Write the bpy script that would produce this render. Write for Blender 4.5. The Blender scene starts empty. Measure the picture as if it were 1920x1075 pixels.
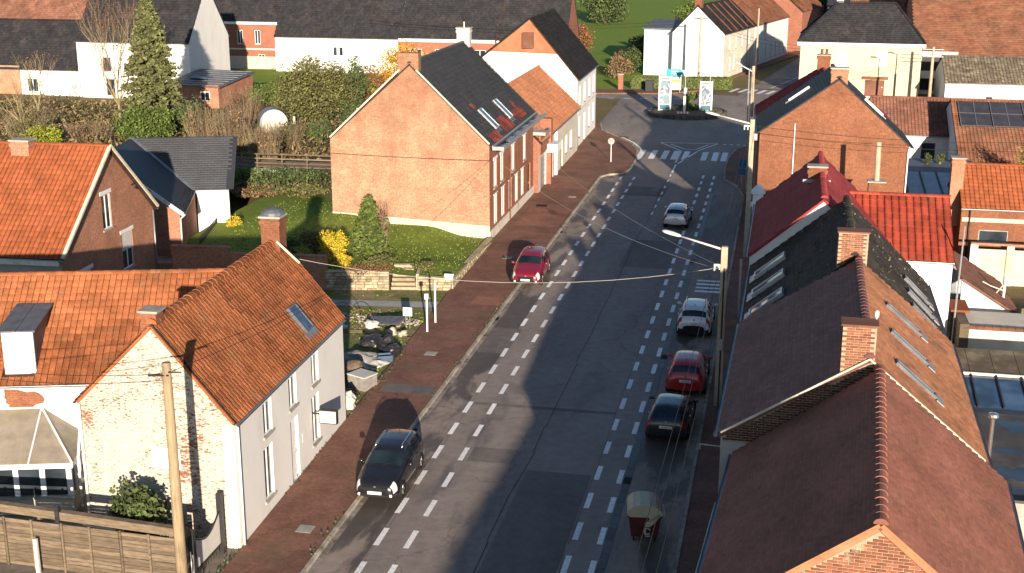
import bpy, bmesh, math, random
import numpy as np
from mathutils import Vector, Matrix
from mathutils.geometry import tessellate_polygon

random.seed(7)
rng = np.random.default_rng(7)
R = math.radians
scene = bpy.context.scene
COL = scene.collection

# ------------------------------------------------------------------ camera
CAM_H = 20.5
cam_data = bpy.data.cameras.new('camera')
cam_data.sensor_width = 36.0
cam_data.sensor_fit = 'HORIZONTAL'
cam_data.lens = 2430.0 / 1920.0 * 36.0
cam_data.clip_start = 0.5
cam_data.clip_end = 4000
cam = bpy.data.objects.new('camera', cam_data)
COL.objects.link(cam)
cam.location = (0, 0, CAM_H)
cam.rotation_euler = (R(90 - 15.928), 0, R(11.867))
scene.camera = cam

# ------------------------------------------------------------------ light
SUN_EL = 11.2
SUN_AZ = 18.0            # shadows run this many degrees left of the street direction (+Y)
world = bpy.data.worlds.new('World')
scene.world = world
world.use_nodes = True
wn = world.node_tree
wn.nodes.clear()
sky = wn.nodes.new('ShaderNodeTexSky')
sky.sky_type = 'NISHITA'
sky.sun_disc = False
sky.sun_elevation = R(SUN_EL)
sky.sun_rotation = R(180 - SUN_AZ)
sky.air_density = 1.0
sky.ozone_density = 3.0
sky.dust_density = 0.6
bg = wn.nodes.new('ShaderNodeBackground')
bg.inputs['Strength'].default_value = 0.076
wo = wn.nodes.new('ShaderNodeOutputWorld')
wn.links.new(sky.outputs[0], bg.inputs[0])
wn.links.new(bg.outputs[0], wo.inputs[0])
sun_data = bpy.data.lights.new('sun', 'SUN')
sun_data.energy = 5.0
sun_data.angle = R(0.55)
sun_data.color = (1.0, 0.835, 0.665)
sun = bpy.data.objects.new('sun', sun_data)
COL.objects.link(sun)
sdir = Vector((-math.sin(R(SUN_AZ)) * math.cos(R(SUN_EL)), math.cos(R(SUN_AZ)) * math.cos(R(SUN_EL)), -math.sin(R(SUN_EL))))
sun.rotation_euler = sdir.to_track_quat('-Z', 'Y').to_euler()
sun.location = (30, -60, 40)

vs = scene.view_settings
vs.view_transform = 'Standard'
vs.look = 'None'
vs.gamma = 1.0
vs.exposure = 1.0
vs.use_curve_mapping = False
scene.cycles.use_denoising = True
scene.cycles.max_bounces = 5
scene.cycles.diffuse_bounces = 3
scene.cycles.transparent_max_bounces = 8

# ------------------------------------------------------------------ mesh helpers
class MB:
    def __init__(self):
        self.v = []; self.f = []; self.uv = []; self.mi = []; self.t = []
    def face(self, pts, uv=None, mi=0, t=0.5):
        b = len(self.v)
        self.v.extend([tuple(p) for p in pts])
        self.f.append(tuple(range(b, b + len(pts))))
        self.uv.append(uv); self.mi.append(mi); self.t.append(t)
        return self
    def mesh(self, pts, faces, mi=0, t=0.5):
        b = len(self.v)
        self.v.extend([tuple(p) for p in pts])
        for fc in faces:
            self.f.append(tuple(b + i for i in fc)); self.uv.append(None); self.mi.append(mi); self.t.append(t)
        return self
    def box(self, x0, x1, y0, y1, z0, z1, mi=0, t=0.5, M=None):
        p = [(x0, y0, z0), (x1, y0, z0), (x1, y1, z0), (x0, y1, z0), (x0, y0, z1), (x1, y0, z1), (x1, y1, z1), (x0, y1, z1)]
        if M is not None: p = [tuple(M @ Vector(q)) for q in p]
        fs = [(0, 3, 2, 1), (4, 5, 6, 7), (0, 1, 5, 4), (1, 2, 6, 5), (2, 3, 7, 6), (3, 0, 4, 7)]
        dx, dy, dz = x1 - x0, y1 - y0, z1 - z0
        us = [((0, 0), (0, dy), (dx, dy), (dx, 0)), ((0, 0), (dx, 0), (dx, dy), (0, dy)), ((0, z0), (dx, z0), (dx, z1), (0, z1)),
              ((0, z0), (dy, z0), (dy, z1), (0, z1)), ((0, z0), (dx, z0), (dx, z1), (0, z1)), ((0, z0), (dy, z0), (dy, z1), (0, z1))]
        b = len(self.v); self.v.extend(p)
        for fc, u in zip(fs, us):
            self.f.append(tuple(b + i for i in fc)); self.uv.append(u); self.mi.append(mi); self.t.append(t)
        return self
    def bar(self, a, b, w, h, mi=0, t=0.5, up=(0, 0, 1)):
        a = Vector(a); b = Vector(b); d = (b - a); L = d.length; d.normalize()
        u = Vector(up)
        s = d.cross(u)
        if s.length < 1e-4: s = d.cross(Vector((1, 0, 0)))
        s.normalize(); u = s.cross(d)
        M = Matrix((s, d, u)).transposed().to_4x4(); M.translation = a
        return self.box(-w / 2, w / 2, 0, L, -h / 2, h / 2, mi, t, M)
    def tube(self, pts, r, n=6, mi=0, t=0.5, cap=True):
        pts = [Vector(p) for p in pts]; m = len(pts)
        rs = r if isinstance(r, (list, tuple)) else [r] * m
        b = len(self.v); ref = None
        for i, p in enumerate(pts):
            d = (pts[min(i + 1, m - 1)] - pts[max(i - 1, 0)]).normalized()
            if ref is None:
                ref = d.cross(Vector((0, 0, 1)))
                if ref.length < 1e-3: ref = Vector((1, 0, 0))
            s = (ref - d * ref.dot(d)).normalized(); ref = s; q = d.cross(s)
            for k in range(n):
                a = 2 * math.pi * k / n
                self.v.append(tuple(p + (s * math.cos(a) + q * math.sin(a)) * rs[i]))
        for i in range(m - 1):
            for k in range(n):
                k2 = (k + 1) % n
                self.f.append((b + i * n + k, b + i * n + k2, b + (i + 1) * n + k2, b + (i + 1) * n + k))
                self.uv.append(None); self.mi.append(mi); self.t.append(t)
        if cap:
            for fc in (tuple(b + k for k in reversed(range(n))), tuple(b + (m - 1) * n + k for k in range(n))):
                self.f.append(fc); self.uv.append(None); self.mi.append(mi); self.t.append(t)
        return self
    def prism(self, poly, ext, mi=0, t=0.5):
        poly = [Vector(p) for p in poly]; e = Vector(ext); n = len(poly)
        self.face(list(poly), mi=mi, t=t)
        self.face([p + e for p in reversed(poly)], mi=mi, t=t)
        for i in range(n):
            j = (i + 1) % n
            self.face([poly[i], poly[i] + e, poly[j] + e, poly[j]], mi=mi, t=t)
        return self
    def lathe(self, prof, c=(0, 0, 0), n=16, mi=0, t=0.5, sx=1.0, sy=1.0):
        b = len(self.v); c = Vector(c)
        for r, z in prof:
            for k in range(n):
                a = 2 * math.pi * k / n
                self.v.append((c.x + r * sx * math.cos(a), c.y + r * sy * math.sin(a), c.z + z))
        for i in range(len(prof) - 1):
            for k in range(n):
                k2 = (k + 1) % n
                self.f.append((b + i * n + k, b + i * n + k2, b + (i + 1) * n + k2, b + (i + 1) * n + k))
                self.uv.append(None); self.mi.append(mi); self.t.append(t)
        self.f.append(tuple(b + k for k in reversed(range(n)))); self.uv.append(None); self.mi.append(mi); self.t.append(t)
        e = b + (len(prof) - 1) * n
        self.f.append(tuple(e + k for k in range(n))); self.uv.append(None); self.mi.append(mi); self.t.append(t)
        return self
    def build(self, name, mats, parent=None, smooth=False, loc=None):
        if not isinstance(mats, (list, tuple)): mats = [mats]
        me = bpy.data.meshes.new(name)
        me.from_pydata(self.v, [], self.f)
        for m in mats: me.materials.append(m)
        if any(i for i in self.mi): me.polygons.foreach_set('material_index', self.mi)
        if any(u is not None for u in self.uv):
            lay = me.uv_layers.new(name='UVMap'); arr = []
            for fc, u in zip(self.f, self.uv):
                if u is None:
                    for vi in fc:
                        p = self.v[vi]; arr += [p[0] + p[1], p[2]]
                else:
                    for q in u: arr += [q[0], q[1]]
            lay.data.foreach_set('uv', arr)
        at = me.attributes.new('tint', 'FLOAT', 'FACE'); at.data.foreach_set('value', self.t)
        if smooth: me.polygons.foreach_set('use_smooth', [True] * len(me.polygons))
        me.update()
        o = bpy.data.objects.new(name, me); COL.objects.link(o)
        if parent is not None: o.parent = parent
        if loc is not None: o.location = loc
        return o

def np_mesh(name, V, F, tint, mat, parent=None, smooth=False):
    """V (n,3) and F (m,4) arrays -> one mesh object"""
    me = bpy.data.meshes.new(name)
    V = np.ascontiguousarray(V, dtype=np.float32); F = np.ascontiguousarray(F, dtype=np.int32)
    m, k = F.shape
    me.vertices.add(len(V)); me.vertices.foreach_set('co', V.ravel())
    me.loops.add(m * k); me.loops.foreach_set('vertex_index', F.ravel())
    me.polygons.add(m); me.polygons.foreach_set('loop_start', np.arange(0, m * k, k, dtype=np.int32))
    me.update(calc_edges=True)
    at = me.attributes.new('tint', 'FLOAT', 'FACE'); at.data.foreach_set('value', np.ascontiguousarray(tint, dtype=np.float32))
    if smooth: me.polygons.foreach_set('use_smooth', np.ones(m, dtype=bool))
    me.materials.append(mat); me.validate()
    o = bpy.data.objects.new(name, me); COL.objects.link(o)
    if parent is not None: o.parent = parent
    return o

def tag(o, label=None, cat=None, group=None, kind=None):
    if label: o['label'] = label
    if cat: o['category'] = cat
    if group: o['group'] = group
    if kind: o['kind'] = kind
    return o

def thing(name, label, cat, loc=(0, 0, 0), rz=0.0, group=None):
    o = bpy.data.objects.new(name, None); COL.objects.link(o)
    o.empty_display_size = 0.3; o.location = loc; o.rotation_euler = (0, 0, rz)
    return tag(o, label, cat, group)

def copy_obj(o, parent=None):
    c = o.copy(); COL.objects.link(c); c.parent = parent
    return c

# ------------------------------------------------------------------ materials
class NT:
    def __init__(self, name):
        self.m = bpy.data.materials.new(name); self.m.use_nodes = True
        self.t = self.m.node_tree; self.t.nodes.clear()
        self.out = self.t.nodes.new('ShaderNodeOutputMaterial')
        self.b = self.t.nodes.new('ShaderNodeBsdfPrincipled')
        self.t.links.new(self.b.outputs[0], self.out.inputs[0])
        self._pos = None
    def n(self, typ, **kw):
        x = self.t.nodes.new(typ)
        for k, v in kw.items(): setattr(x, k, v)
        return x
    def link(self, a, b): self.t.links.new(a, b)
    def pos(self):
        if self._pos is None: self._pos = self.n('ShaderNodeNewGeometry').outputs['Position']
        return self._pos
    def scaled(self, s):
        x = self.n('ShaderNodeVectorMath', operation='MULTIPLY'); self.link(self.pos(), x.inputs[0]); x.inputs[1].default_value = s
        return x.outputs[0]
    def noise(self, scale, detail=3, rough=0.6, vec=None, dist=0.0):
        x = self.n('ShaderNodeTexNoise'); x.inputs['Scale'].default_value = scale; x.inputs['Detail'].default_value = detail
        x.inputs['Roughness'].default_value = rough; x.inputs['Distortion'].default_value = dist
        self.link(vec if vec is not None else self.pos(), x.inputs['Vector'])
        return x.outputs['Fac']
    def ramp(self, val, a, b, lo=0.0, hi=1.0):
        x = self.n('ShaderNodeMapRange'); x.interpolation_type = 'SMOOTHSTEP'
        self.link(val, x.inputs[0])
        for i, q in zip((1, 2, 3, 4), (a, b, lo, hi)): x.inputs[i].default_value = q
        return x.outputs[0]
    def mix(self, fac, a, b, mode='MIX'):
        x = self.n('ShaderNodeMix', data_type='RGBA', blend_type=mode)
        if isinstance(fac, float): x.inputs[0].default_value = fac
        else: self.link(fac, x.inputs[0])
        for s, i in ((a, 6), (b, 7)):
            if isinstance(s, tuple): x.inputs[i].default_value = s + (1,) if len(s) == 3 else s
            else: self.link(s, x.inputs[i])
        return x.outputs[2]
    def gray(self, val):
        x = self.n('ShaderNodeCombineColor')
        for i in range(3): self.link(val, x.inputs[i])
        return x.outputs[0]
    def mul(self, col, val):
        return self.mix(1.0, col, self.gray(val), 'MULTIPLY')
    def bump(self, h, strength=0.4, dist=0.02):
        x = self.n('ShaderNodeBump'); x.inputs['Strength'].default_value = strength; x.inputs['Distance'].default_value = dist
        self.link(h, x.inputs['Height']); self.link(x.outputs[0], self.b.inputs['Normal'])
    def done(self, col, rough=0.8, spec=0.3, metal=0.0):
        if isinstance(col, tuple): self.b.inputs['Base Color'].default_value = col + (1,)
        else: self.link(col, self.b.inputs['Base Color'])
        if isinstance(rough, float): self.b.inputs['Roughness'].default_value = rough
        else: self.link(rough, self.b.inputs['Roughness'])
        self.b.inputs['Specular IOR Level'].default_value = spec
        self.b.inputs['Metallic'].default_value = metal
        return self.m

def mat(name, col, var=0.18, scale=1.2, rough=0.85, spec=0.3, metal=0.0, bump=0.0, bscale=30, col2=None, s2=0.6, th=(0.5, 0.65), tint=0.0, orand=0.0, stretch=None, fine=0.0):
    k = NT(name)
    vec = k.scaled(stretch) if stretch else None
    c = col
    if col2 is not None:
        c = k.mix(k.ramp(k.noise(s2, 5, 0.65, vec), th[0], th[1]), col, col2)
    if var: c = k.mul(c, k.ramp(k.noise(scale, 4, 0.65, vec), 0.25, 0.75, 1 - var, 1 + var))
    if fine: c = k.mul(c, k.ramp(k.noise(bscale, 2, 0.6), 0.3, 0.7, 1 - fine, 1 + fine))
    if tint:
        a = k.n('ShaderNodeAttribute'); a.attribute_name = 'tint'
        c = k.mul(c, k.ramp(a.outputs['Fac'], 0, 1, 1 - tint, 1 + tint))
    if orand:
        o = k.n('ShaderNodeObjectInfo')
        c = k.mul(c, k.ramp(o.outputs['Random'], 0, 1, 1 - orand, 1 + orand))
    if bump: k.bump(k.noise(bscale, 3, 0.6), bump, 0.02)
    return k.done(c, rough, spec, metal)

def brick_mat(name, c1, c2, mortar, stain=None, st=(0.52, 0.7), bw=0.22, bh=0.075, var=0.2, ms=0.011, top=None):
    k = NT(name)
    uv = k.n('ShaderNodeUVMap'); uv.uv_map = 'UVMap'
    br = k.n('ShaderNodeTexBrick'); br.offset = 0.5
    k.link(uv.outputs[0], br.inputs['Vector'])
    for nm, q in (('Color1', c1), ('Color2', c2), ('Mortar', mortar)): br.inputs[nm].default_value = q + (1,)
    br.inputs['Scale'].default_value = 1.0; br.inputs['Mortar Size'].default_value = ms; br.inputs['Mortar Smooth'].default_value = 0.2
    br.inputs['Brick Width'].default_value = bw; br.inputs['Row Height'].default_value = bh; br.inputs['Bias'].default_value = 0.0
    c = br.outputs['Color']
    c = k.mul(c, k.ramp(k.noise(0.7, 5, 0.7), 0.25, 0.75, 1 - var, 1 + var))
    c = k.mul(c, k.ramp(k.noise(9, 2, 0.6), 0.3, 0.7, 0.82, 1.18))
    if stain: c = k.mix(k.ramp(k.noise(0.45, 5, 0.7), st[0], st[1]), c, k.mix(0.65, c, stain))
    if top:      # older, redder brick towards the top of the wall and in rain streaks
        sp = k.n('ShaderNodeSeparateXYZ'); k.link(k.pos(), sp.inputs[0])
        ad = k.n('ShaderNodeMath', operation='ADD'); k.link(sp.outputs['Z'], ad.inputs[0]); k.link(k.ramp(k.noise(0.5, 5, 0.7, k.scaled((1, 1, 0.35))), 0.2, 0.8, -3.2, 3.2), ad.inputs[1])
        c = k.mix(k.ramp(ad.outputs[0], top[0], top[1], 0, 0.75), c, k.mix(0.6, c, top[2]))
    k.bump(br.outputs['Fac'], -0.5, 0.01)
    return k.done(c, 0.9, 0.2)

def glass_mat(name, col=(0.03, 0.04, 0.05), rough=0.06):
    k = NT(name)
    c = k.mul(col, k.ramp(k.noise(0.8, 2), 0.3, 0.7, 0.6, 1.5))
    return k.done(c, rough, 0.6)

def paint_mat(name, col, metal=0.2, rough=0.3, coat=0.6):
    k = NT(name)
    c = k.mul(col, k.ramp(k.noise(3, 3), 0.3, 0.7, 0.93, 1.07))
    r = k.ramp(k.noise(14, 4, 0.7), 0.3, 0.75, rough * 0.85, rough * 1.35)
    m = k.done(c, r, 0.5, metal)
    k.b.inputs['Coat Weight'].default_value = coat; k.b.inputs['Coat Roughness'].default_value = 0.08
    return m

M = {}
def tilepair(key, col, **kw):
    M[key] = mat(key + '_field', col, tint=kw.pop('t', 0.16), **dict(kw))
    M[key + '_one'] = mat(key + '_single', col, orand=0.15, **dict(kw))
tilepair('clay', (0.275, 0.098, 0.042), var=0.3, scale=0.8, rough=0.9, spec=0.15, col2=(0.20, 0.105, 0.055), s2=0.9, th=(0.52, 0.78), fine=0.15, bscale=14)
tilepair('clay2', (0.25, 0.074, 0.03), var=0.16, scale=0.9, rough=0.85, spec=0.2, t=0.16)
tilepair('clay_far', (0.19, 0.082, 0.05), var=0.3, scale=0.5, rough=0.9, spec=0.15, col2=(0.17, 0.09, 0.055), s2=0.35, th=(0.45, 0.7))
tilepair('brown', (0.19, 0.088, 0.06), var=0.3, scale=0.6, rough=0.9, spec=0.2, col2=(0.11, 0.07, 0.05), s2=0.5, th=(0.5, 0.75))
tilepair('redmetal', (0.29, 0.052, 0.03), var=0.2, scale=0.9, rough=0.65, spec=0.2, t=0.14, col2=(0.22, 0.06, 0.035), s2=0.7, th=(0.5, 0.75))
tilepair('plum', (0.17, 0.075, 0.066), var=0.22, scale=0.7, rough=0.75, spec=0.3, t=0.22)
tilepair('rosy', (0.265, 0.11, 0.08), var=0.22, scale=0.5, rough=0.85, spec=0.15, t=0.13, col2=(0.2, 0.095, 0.07), s2=0.45, th=(0.5, 0.7))
tilepair('darkred', (0.285, 0.05, 0.055), var=0.16, scale=0.5, rough=0.8, spec=0.08, t=0.12)
tilepair('orange_flat', (0.40, 0.175, 0.092), var=0.25, scale=0.7, rough=0.9, spec=0.2, col2=(0.20, 0.10, 0.055), s2=0.6, th=(0.5, 0.7), t=0.16)
tilepair('black', (0.018, 0.018, 0.022), var=0.3, scale=0.7, rough=0.75, spec=0.3, t=0.3, col2=(0.03, 0.026, 0.027), s2=0.5)
tilepair('black_moss', (0.040, 0.034, 0.03), var=0.35, scale=0.5, rough=0.9, spec=0.2, t=0.3, col2=(0.07, 0.058, 0.045), s2=2.2, th=(0.55, 0.75))
tilepair('slate', (0.035, 0.038, 0.045), var=0.15, scale=0.8, rough=0.6, spec=0.4, t=0.14)
tilepair('navy', (0.016, 0.02, 0.03), var=0.2, scale=0.8, rough=0.65, spec=0.3, t=0.18)
tilepair('mossgrey', (0.12, 0.10, 0.075), var=0.3, scale=0.7, rough=0.95, spec=0.1, t=0.25, col2=(0.16, 0.14, 0.10), s2=1.4)
tilepair('clay_pale', (0.42, 0.18, 0.095), var=0.15, scale=0.6, rough=0.9, spec=0.15, t=0.12)
tilepair('redtile', (0.20, 0.045, 0.032), var=0.3, scale=0.9, rough=0.8, spec=0.25, t=0.3)
tilepair('mixred', (0.05, 0.033, 0.033), var=0.3, scale=0.6, rough=0.8, spec=0.3, t=0.4, col2=(0.24, 0.055, 0.035), s2=0.5, th=(0.56, 0.62))

M['white_wall'] = mat('white_render', (0.74, 0.73, 0.70), var=0.06, scale=0.5, stretch=(1.0, 1.0, 0.5), rough=0.95, spec=0.15, col2=(0.62, 0.60, 0.55), s2=0.7, th=(0.55, 0.8), bump=0.15, bscale=25)
M['cream_wall'] = mat('cream_render', (0.60, 0.52, 0.36), var=0.06, scale=0.5, rough=0.95, spec=0.15, bump=0.1, bscale=20)
M['bluewhite_wall'] = mat('cool_white_render', (0.70, 0.71, 0.73), var=0.06, scale=0.4, rough=0.9, spec=0.15, bump=0.1, bscale=20)
M['old_wall'] = mat('weathered_render', (0.60, 0.56, 0.47), var=0.12, scale=0.5, rough=0.95, spec=0.1, col2=(0.40, 0.34, 0.26), s2=0.8, th=(0.55, 0.8), bump=0.2)
M['grey_wall'] = mat('grey_cement', (0.36, 0.35, 0.33), var=0.15, scale=0.8, rough=0.95, spec=0.1, bump=0.2)
M['brick_tan'] = brick_mat('tan_brick', (0.40, 0.215, 0.125), (0.31, 0.145, 0.085), (0.40, 0.29, 0.20), stain=(0.27, 0.11, 0.07), st=(0.5, 0.72), top=(5.5, 10.5, (0.19, 0.085, 0.05)))
M['brick_red'] = brick_mat('red_brick', (0.42, 0.175, 0.10), (0.34, 0.13, 0.075), (0.36, 0.24, 0.17))
M['brick_face'] = brick_mat('facade_brick', (0.33, 0.12, 0.075), (0.27, 0.095, 0.06), (0.28, 0.16, 0.11), var=0.12)
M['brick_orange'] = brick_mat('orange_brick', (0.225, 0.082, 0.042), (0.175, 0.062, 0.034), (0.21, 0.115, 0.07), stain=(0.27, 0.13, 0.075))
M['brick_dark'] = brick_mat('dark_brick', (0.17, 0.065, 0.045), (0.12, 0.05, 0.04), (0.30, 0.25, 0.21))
M['tile_hung'] = mat('hung_clay_tile', (0.33, 0.14, 0.075), var=0.2, scale=1.2, rough=0.9, bump=0.4, bscale=8)
M['plinth'] = mat('pale_plinth', (0.55, 0.49, 0.39), var=0.15, scale=0.8, rough=0.95, bump=0.2, col2=(0.42, 0.36, 0.27), s2=0.8)
M['stone'] = mat('rubble_stone', (0.36, 0.30, 0.20), var=0.3, scale=3.0, rough=0.95, bump=0.5, bscale=12, orand=0.3, tint=0.3)
M['joint'] = mat('mortar_joint', (0.16, 0.13, 0.10), var=0.2, scale=3, rough=1.0)
M['white_paint'] = mat('white_paint', (0.78, 0.78, 0.76), var=0.06, scale=2, rough=0.6)
M['offwhite'] = mat('offwhite_trim', (0.66, 0.62, 0.53), var=0.12, scale=2, rough=0.8, col2=(0.5, 0.46, 0.38), s2=1.5)
M['zinc'] = mat('zinc_sheet', (0.30, 0.32, 0.34), var=0.2, scale=2, rough=0.45, metal=0.6)
M['underlay'] = mat('roof_underlay', (0.05, 0.028, 0.02), var=0.3, scale=2, rough=1.0)
M['lead'] = mat('lead_flashing', (0.13, 0.14, 0.16), var=0.25, scale=2, rough=0.6, metal=0.3)
M['concrete'] = mat('concrete', (0.36, 0.34, 0.30), var=0.22, scale=1.6, rough=0.95, bump=0.25, orand=0.12)
M['pole_conc'] = mat('pole_concrete', (0.40, 0.34, 0.25), var=0.18, scale=2, rough=0.95, bump=0.3)
M['timber'] = mat('weathered_timber', (0.155, 0.118, 0.08), var=0.35, scale=2.2, rough=0.95, bump=0.4, bscale=18, orand=0.25, stretch=(1, 1, 6))
M['timber_pole'] = mat('pole_timber', (0.33, 0.25, 0.15), var=0.25, scale=3, rough=0.9, bump=0.3, stretch=(6, 6, 0.6), col2=(0.24, 0.20, 0.13), s2=1.2)
M['darkmetal'] = mat('dark_metal', (0.03, 0.03, 0.033), var=0.2, scale=4, rough=0.5)
M['greymetal'] = mat('grey_metal', (0.42, 0.43, 0.44), var=0.12, scale=4, rough=0.4, metal=0.5)
M['lampwhite'] = mat('lamp_housing', (0.62, 0.62, 0.60), var=0.08, scale=4, rough=0.5)
M['wire'] = mat('wire_black', (0.03, 0.03, 0.03), var=0.1, rough=0.7)
M['wirepale'] = mat('wire_pale', (0.45, 0.43, 0.38), var=0.1, rough=0.7)
M['glass'] = glass_mat('window_glass')
M['skyglass'] = glass_mat('skylight_glass', (0.045, 0.085, 0.15), 0.07)  # blue base tint stands in for the sky mirrored in the glass
M['curtain'] = mat('net_curtain', (0.5, 0.49, 0.46), var=0.2, scale=5, rough=0.9)
M['shutter'] = mat('roller_shutter', (0.62, 0.60, 0.57), var=0.06, scale=3, rough=0.7)
M['mortar_white'] = mat('verge_mortar', (0.60, 0.55, 0.42), var=0.2, scale=4, rough=0.95, bump=0.4)
M['poly'] = mat('polycarbonate_roof', (0.28, 0.24, 0.19), var=0.2, scale=1.5, rough=0.5, col2=(0.28, 0.25, 0.15), s2=0.7)
M['pv'] = mat('solar_cell', (0.05, 0.045, 0.05), var=0.25, scale=1.2, rough=0.35, spec=0.5, col2=(0.12, 0.10, 0.09), s2=0.4, th=(0.55, 0.75))
M['rubber'] = mat('rubber_black', (0.012, 0.012, 0.013), var=0.2, rough=0.85)
M['chrome'] = mat('chrome', (0.62, 0.62, 0.63), var=0.05, rough=0.2, metal=0.9)
M['carglass'] = glass_mat('car_glass', (0.012, 0.02, 0.026), 0.04)
M['headlamp'] = mat('headlamp', (0.60, 0.60, 0.60), var=0.2, scale=8, rough=0.12, spec=0.6)
M['taillamp'] = mat('taillamp', (0.28, 0.01, 0.012), var=0.2, scale=8, rough=0.15, spec=0.6)
M['plate'] = mat('number_plate', (0.72, 0.71, 0.69), var=0.05, rough=0.5)
M['platered'] = mat('plate_red', (0.4, 0.03, 0.04), var=0.05, rough=0.5)
M['alloy'] = mat('alloy_rim', (0.38, 0.38, 0.39), var=0.15, rough=0.35, metal=0.6)
M['bark'] = mat('bark', (0.20, 0.155, 0.095), var=0.3, scale=4, rough=0.95, bump=0.5)
M['bark_green'] = mat('pale_bark', (0.26, 0.21, 0.115), var=0.3, scale=4, rough=0.95, bump=0.4)
def leafmat(name, col, var=0.25, tint=0.55):
    m = mat(name, col, var=var, scale=0.7, rough=0.75, spec=0.25, tint=tint)
    b = [n for n in m.node_tree.nodes if n.type == 'BSDF_PRINCIPLED'][0]
    return m
M['leaf_conifer'] = leafmat('leaf_conifer', (0.12, 0.13, 0.052))
M['leaf_dark'] = leafmat('leaf_dark', (0.07, 0.095, 0.032))
M['leaf_green'] = leafmat('leaf_green', (0.095, 0.135, 0.03))
M['leaf_olive'] = leafmat('leaf_olive', (0.12, 0.12, 0.042))
M['leaf_brown'] = leafmat('leaf_brown', (0.19, 0.125, 0.065))
M['leaf_rust'] = leafmat('leaf_rust', (0.20, 0.095, 0.04))
M['leaf_yellow'] = leafmat('leaf_yellow', (0.50, 0.38, 0.03))
M['leaf_gold'] = leafmat('leaf_gold', (0.48, 0.26, 0.03))
M['leaf_lime'] = leafmat('leaf_lime', (0.22, 0.25, 0.03))
M['leaf_red'] = leafmat('leaf_red', (0.13, 0.05, 0.035))
M['grassblade'] = leafmat('grass_blade', (0.125, 0.165, 0.03))
M['hedge'] = leafmat('hedge_leaf', (0.09, 0.115, 0.035))

# ------------------------------------------------------------------ building helpers
def in_poly(pts, poly):
    x = pts[:, 0]; y = pts[:, 1]; c = np.zeros(len(pts), dtype=bool); n = len(poly); j = n - 1
    for i in range(n):
        xi, yi = poly[i]; xj, yj = poly[j]
        if yi != yj:
            c ^= ((yi > y) != (yj > y)) & (x < (xj - xi) * (y - yi) / (yj - yi) + xi)
        j = i
    return c

TILE_CACHE = {}
def tile_template(kind, w, e):
    """(V, F) of one tile: u across, v up the slope, n outward"""
    if kind == 'pan':
        us = [0.03, 0.18, 0.36, 0.54, 0.74, 0.95]; hs = [0.046, 0.056, 0.026, 0.012, 0.022, 0.046]
        amp = w / 0.24
    elif kind == 'roll':
        us = [0.02, 0.2, 0.42, 0.70, 0.88, 0.97]; hs = [0.042, 0.06, 0.04, 0.006, 0.006, 0.03]; amp = w / 0.26
    else:
        us = [0.012, 0.988]; hs = [0.0, 0.0]; amp = 1.0
    lift = {'pan': 0.032, 'roll': 0.03, 'flat': 0.022, 'slate': 0.012}[kind]
    m = len(us); V = []
    for u, h in zip(us, hs): V.append((u * w, 0.0, h * amp + lift))
    for u, h in zip(us, hs): V.append((u * w, e * 1.12, h * amp))
    for u, h in zip(us, hs): V.append((u * w, 0.0, h * amp * 0.7 - 0.012))
    F = []
    for i in range(m - 1):
        F.append((i, i + 1, m + i + 1, m + i))
        F.append((2 * m + i, 2 * m + i + 1, i + 1, i))
    if kind in ('flat', 'slate'):
        pass
    return np.array(V, dtype=float), np.array(F, dtype=int)

def frame_of(pts):
    p0, p1, p2 = Vector(pts[0]), Vector(pts[1]), Vector(pts[-1])
    u = (p1 - p0).normalized(); n = u.cross(p2 - p0).normalized(); v = n.cross(u)
    return p0, u, v, n

def world_of(parent, p):
    """world point of a local point of a (possibly nested) parent with plain loc/rot"""
    p = Vector(p)
    while parent is not None:
        p = Matrix.Translation(parent.location) @ (Matrix.Rotation(parent.rotation_euler.z, 4, 'Z') @ p)
        parent = parent.parent
    return p

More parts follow.
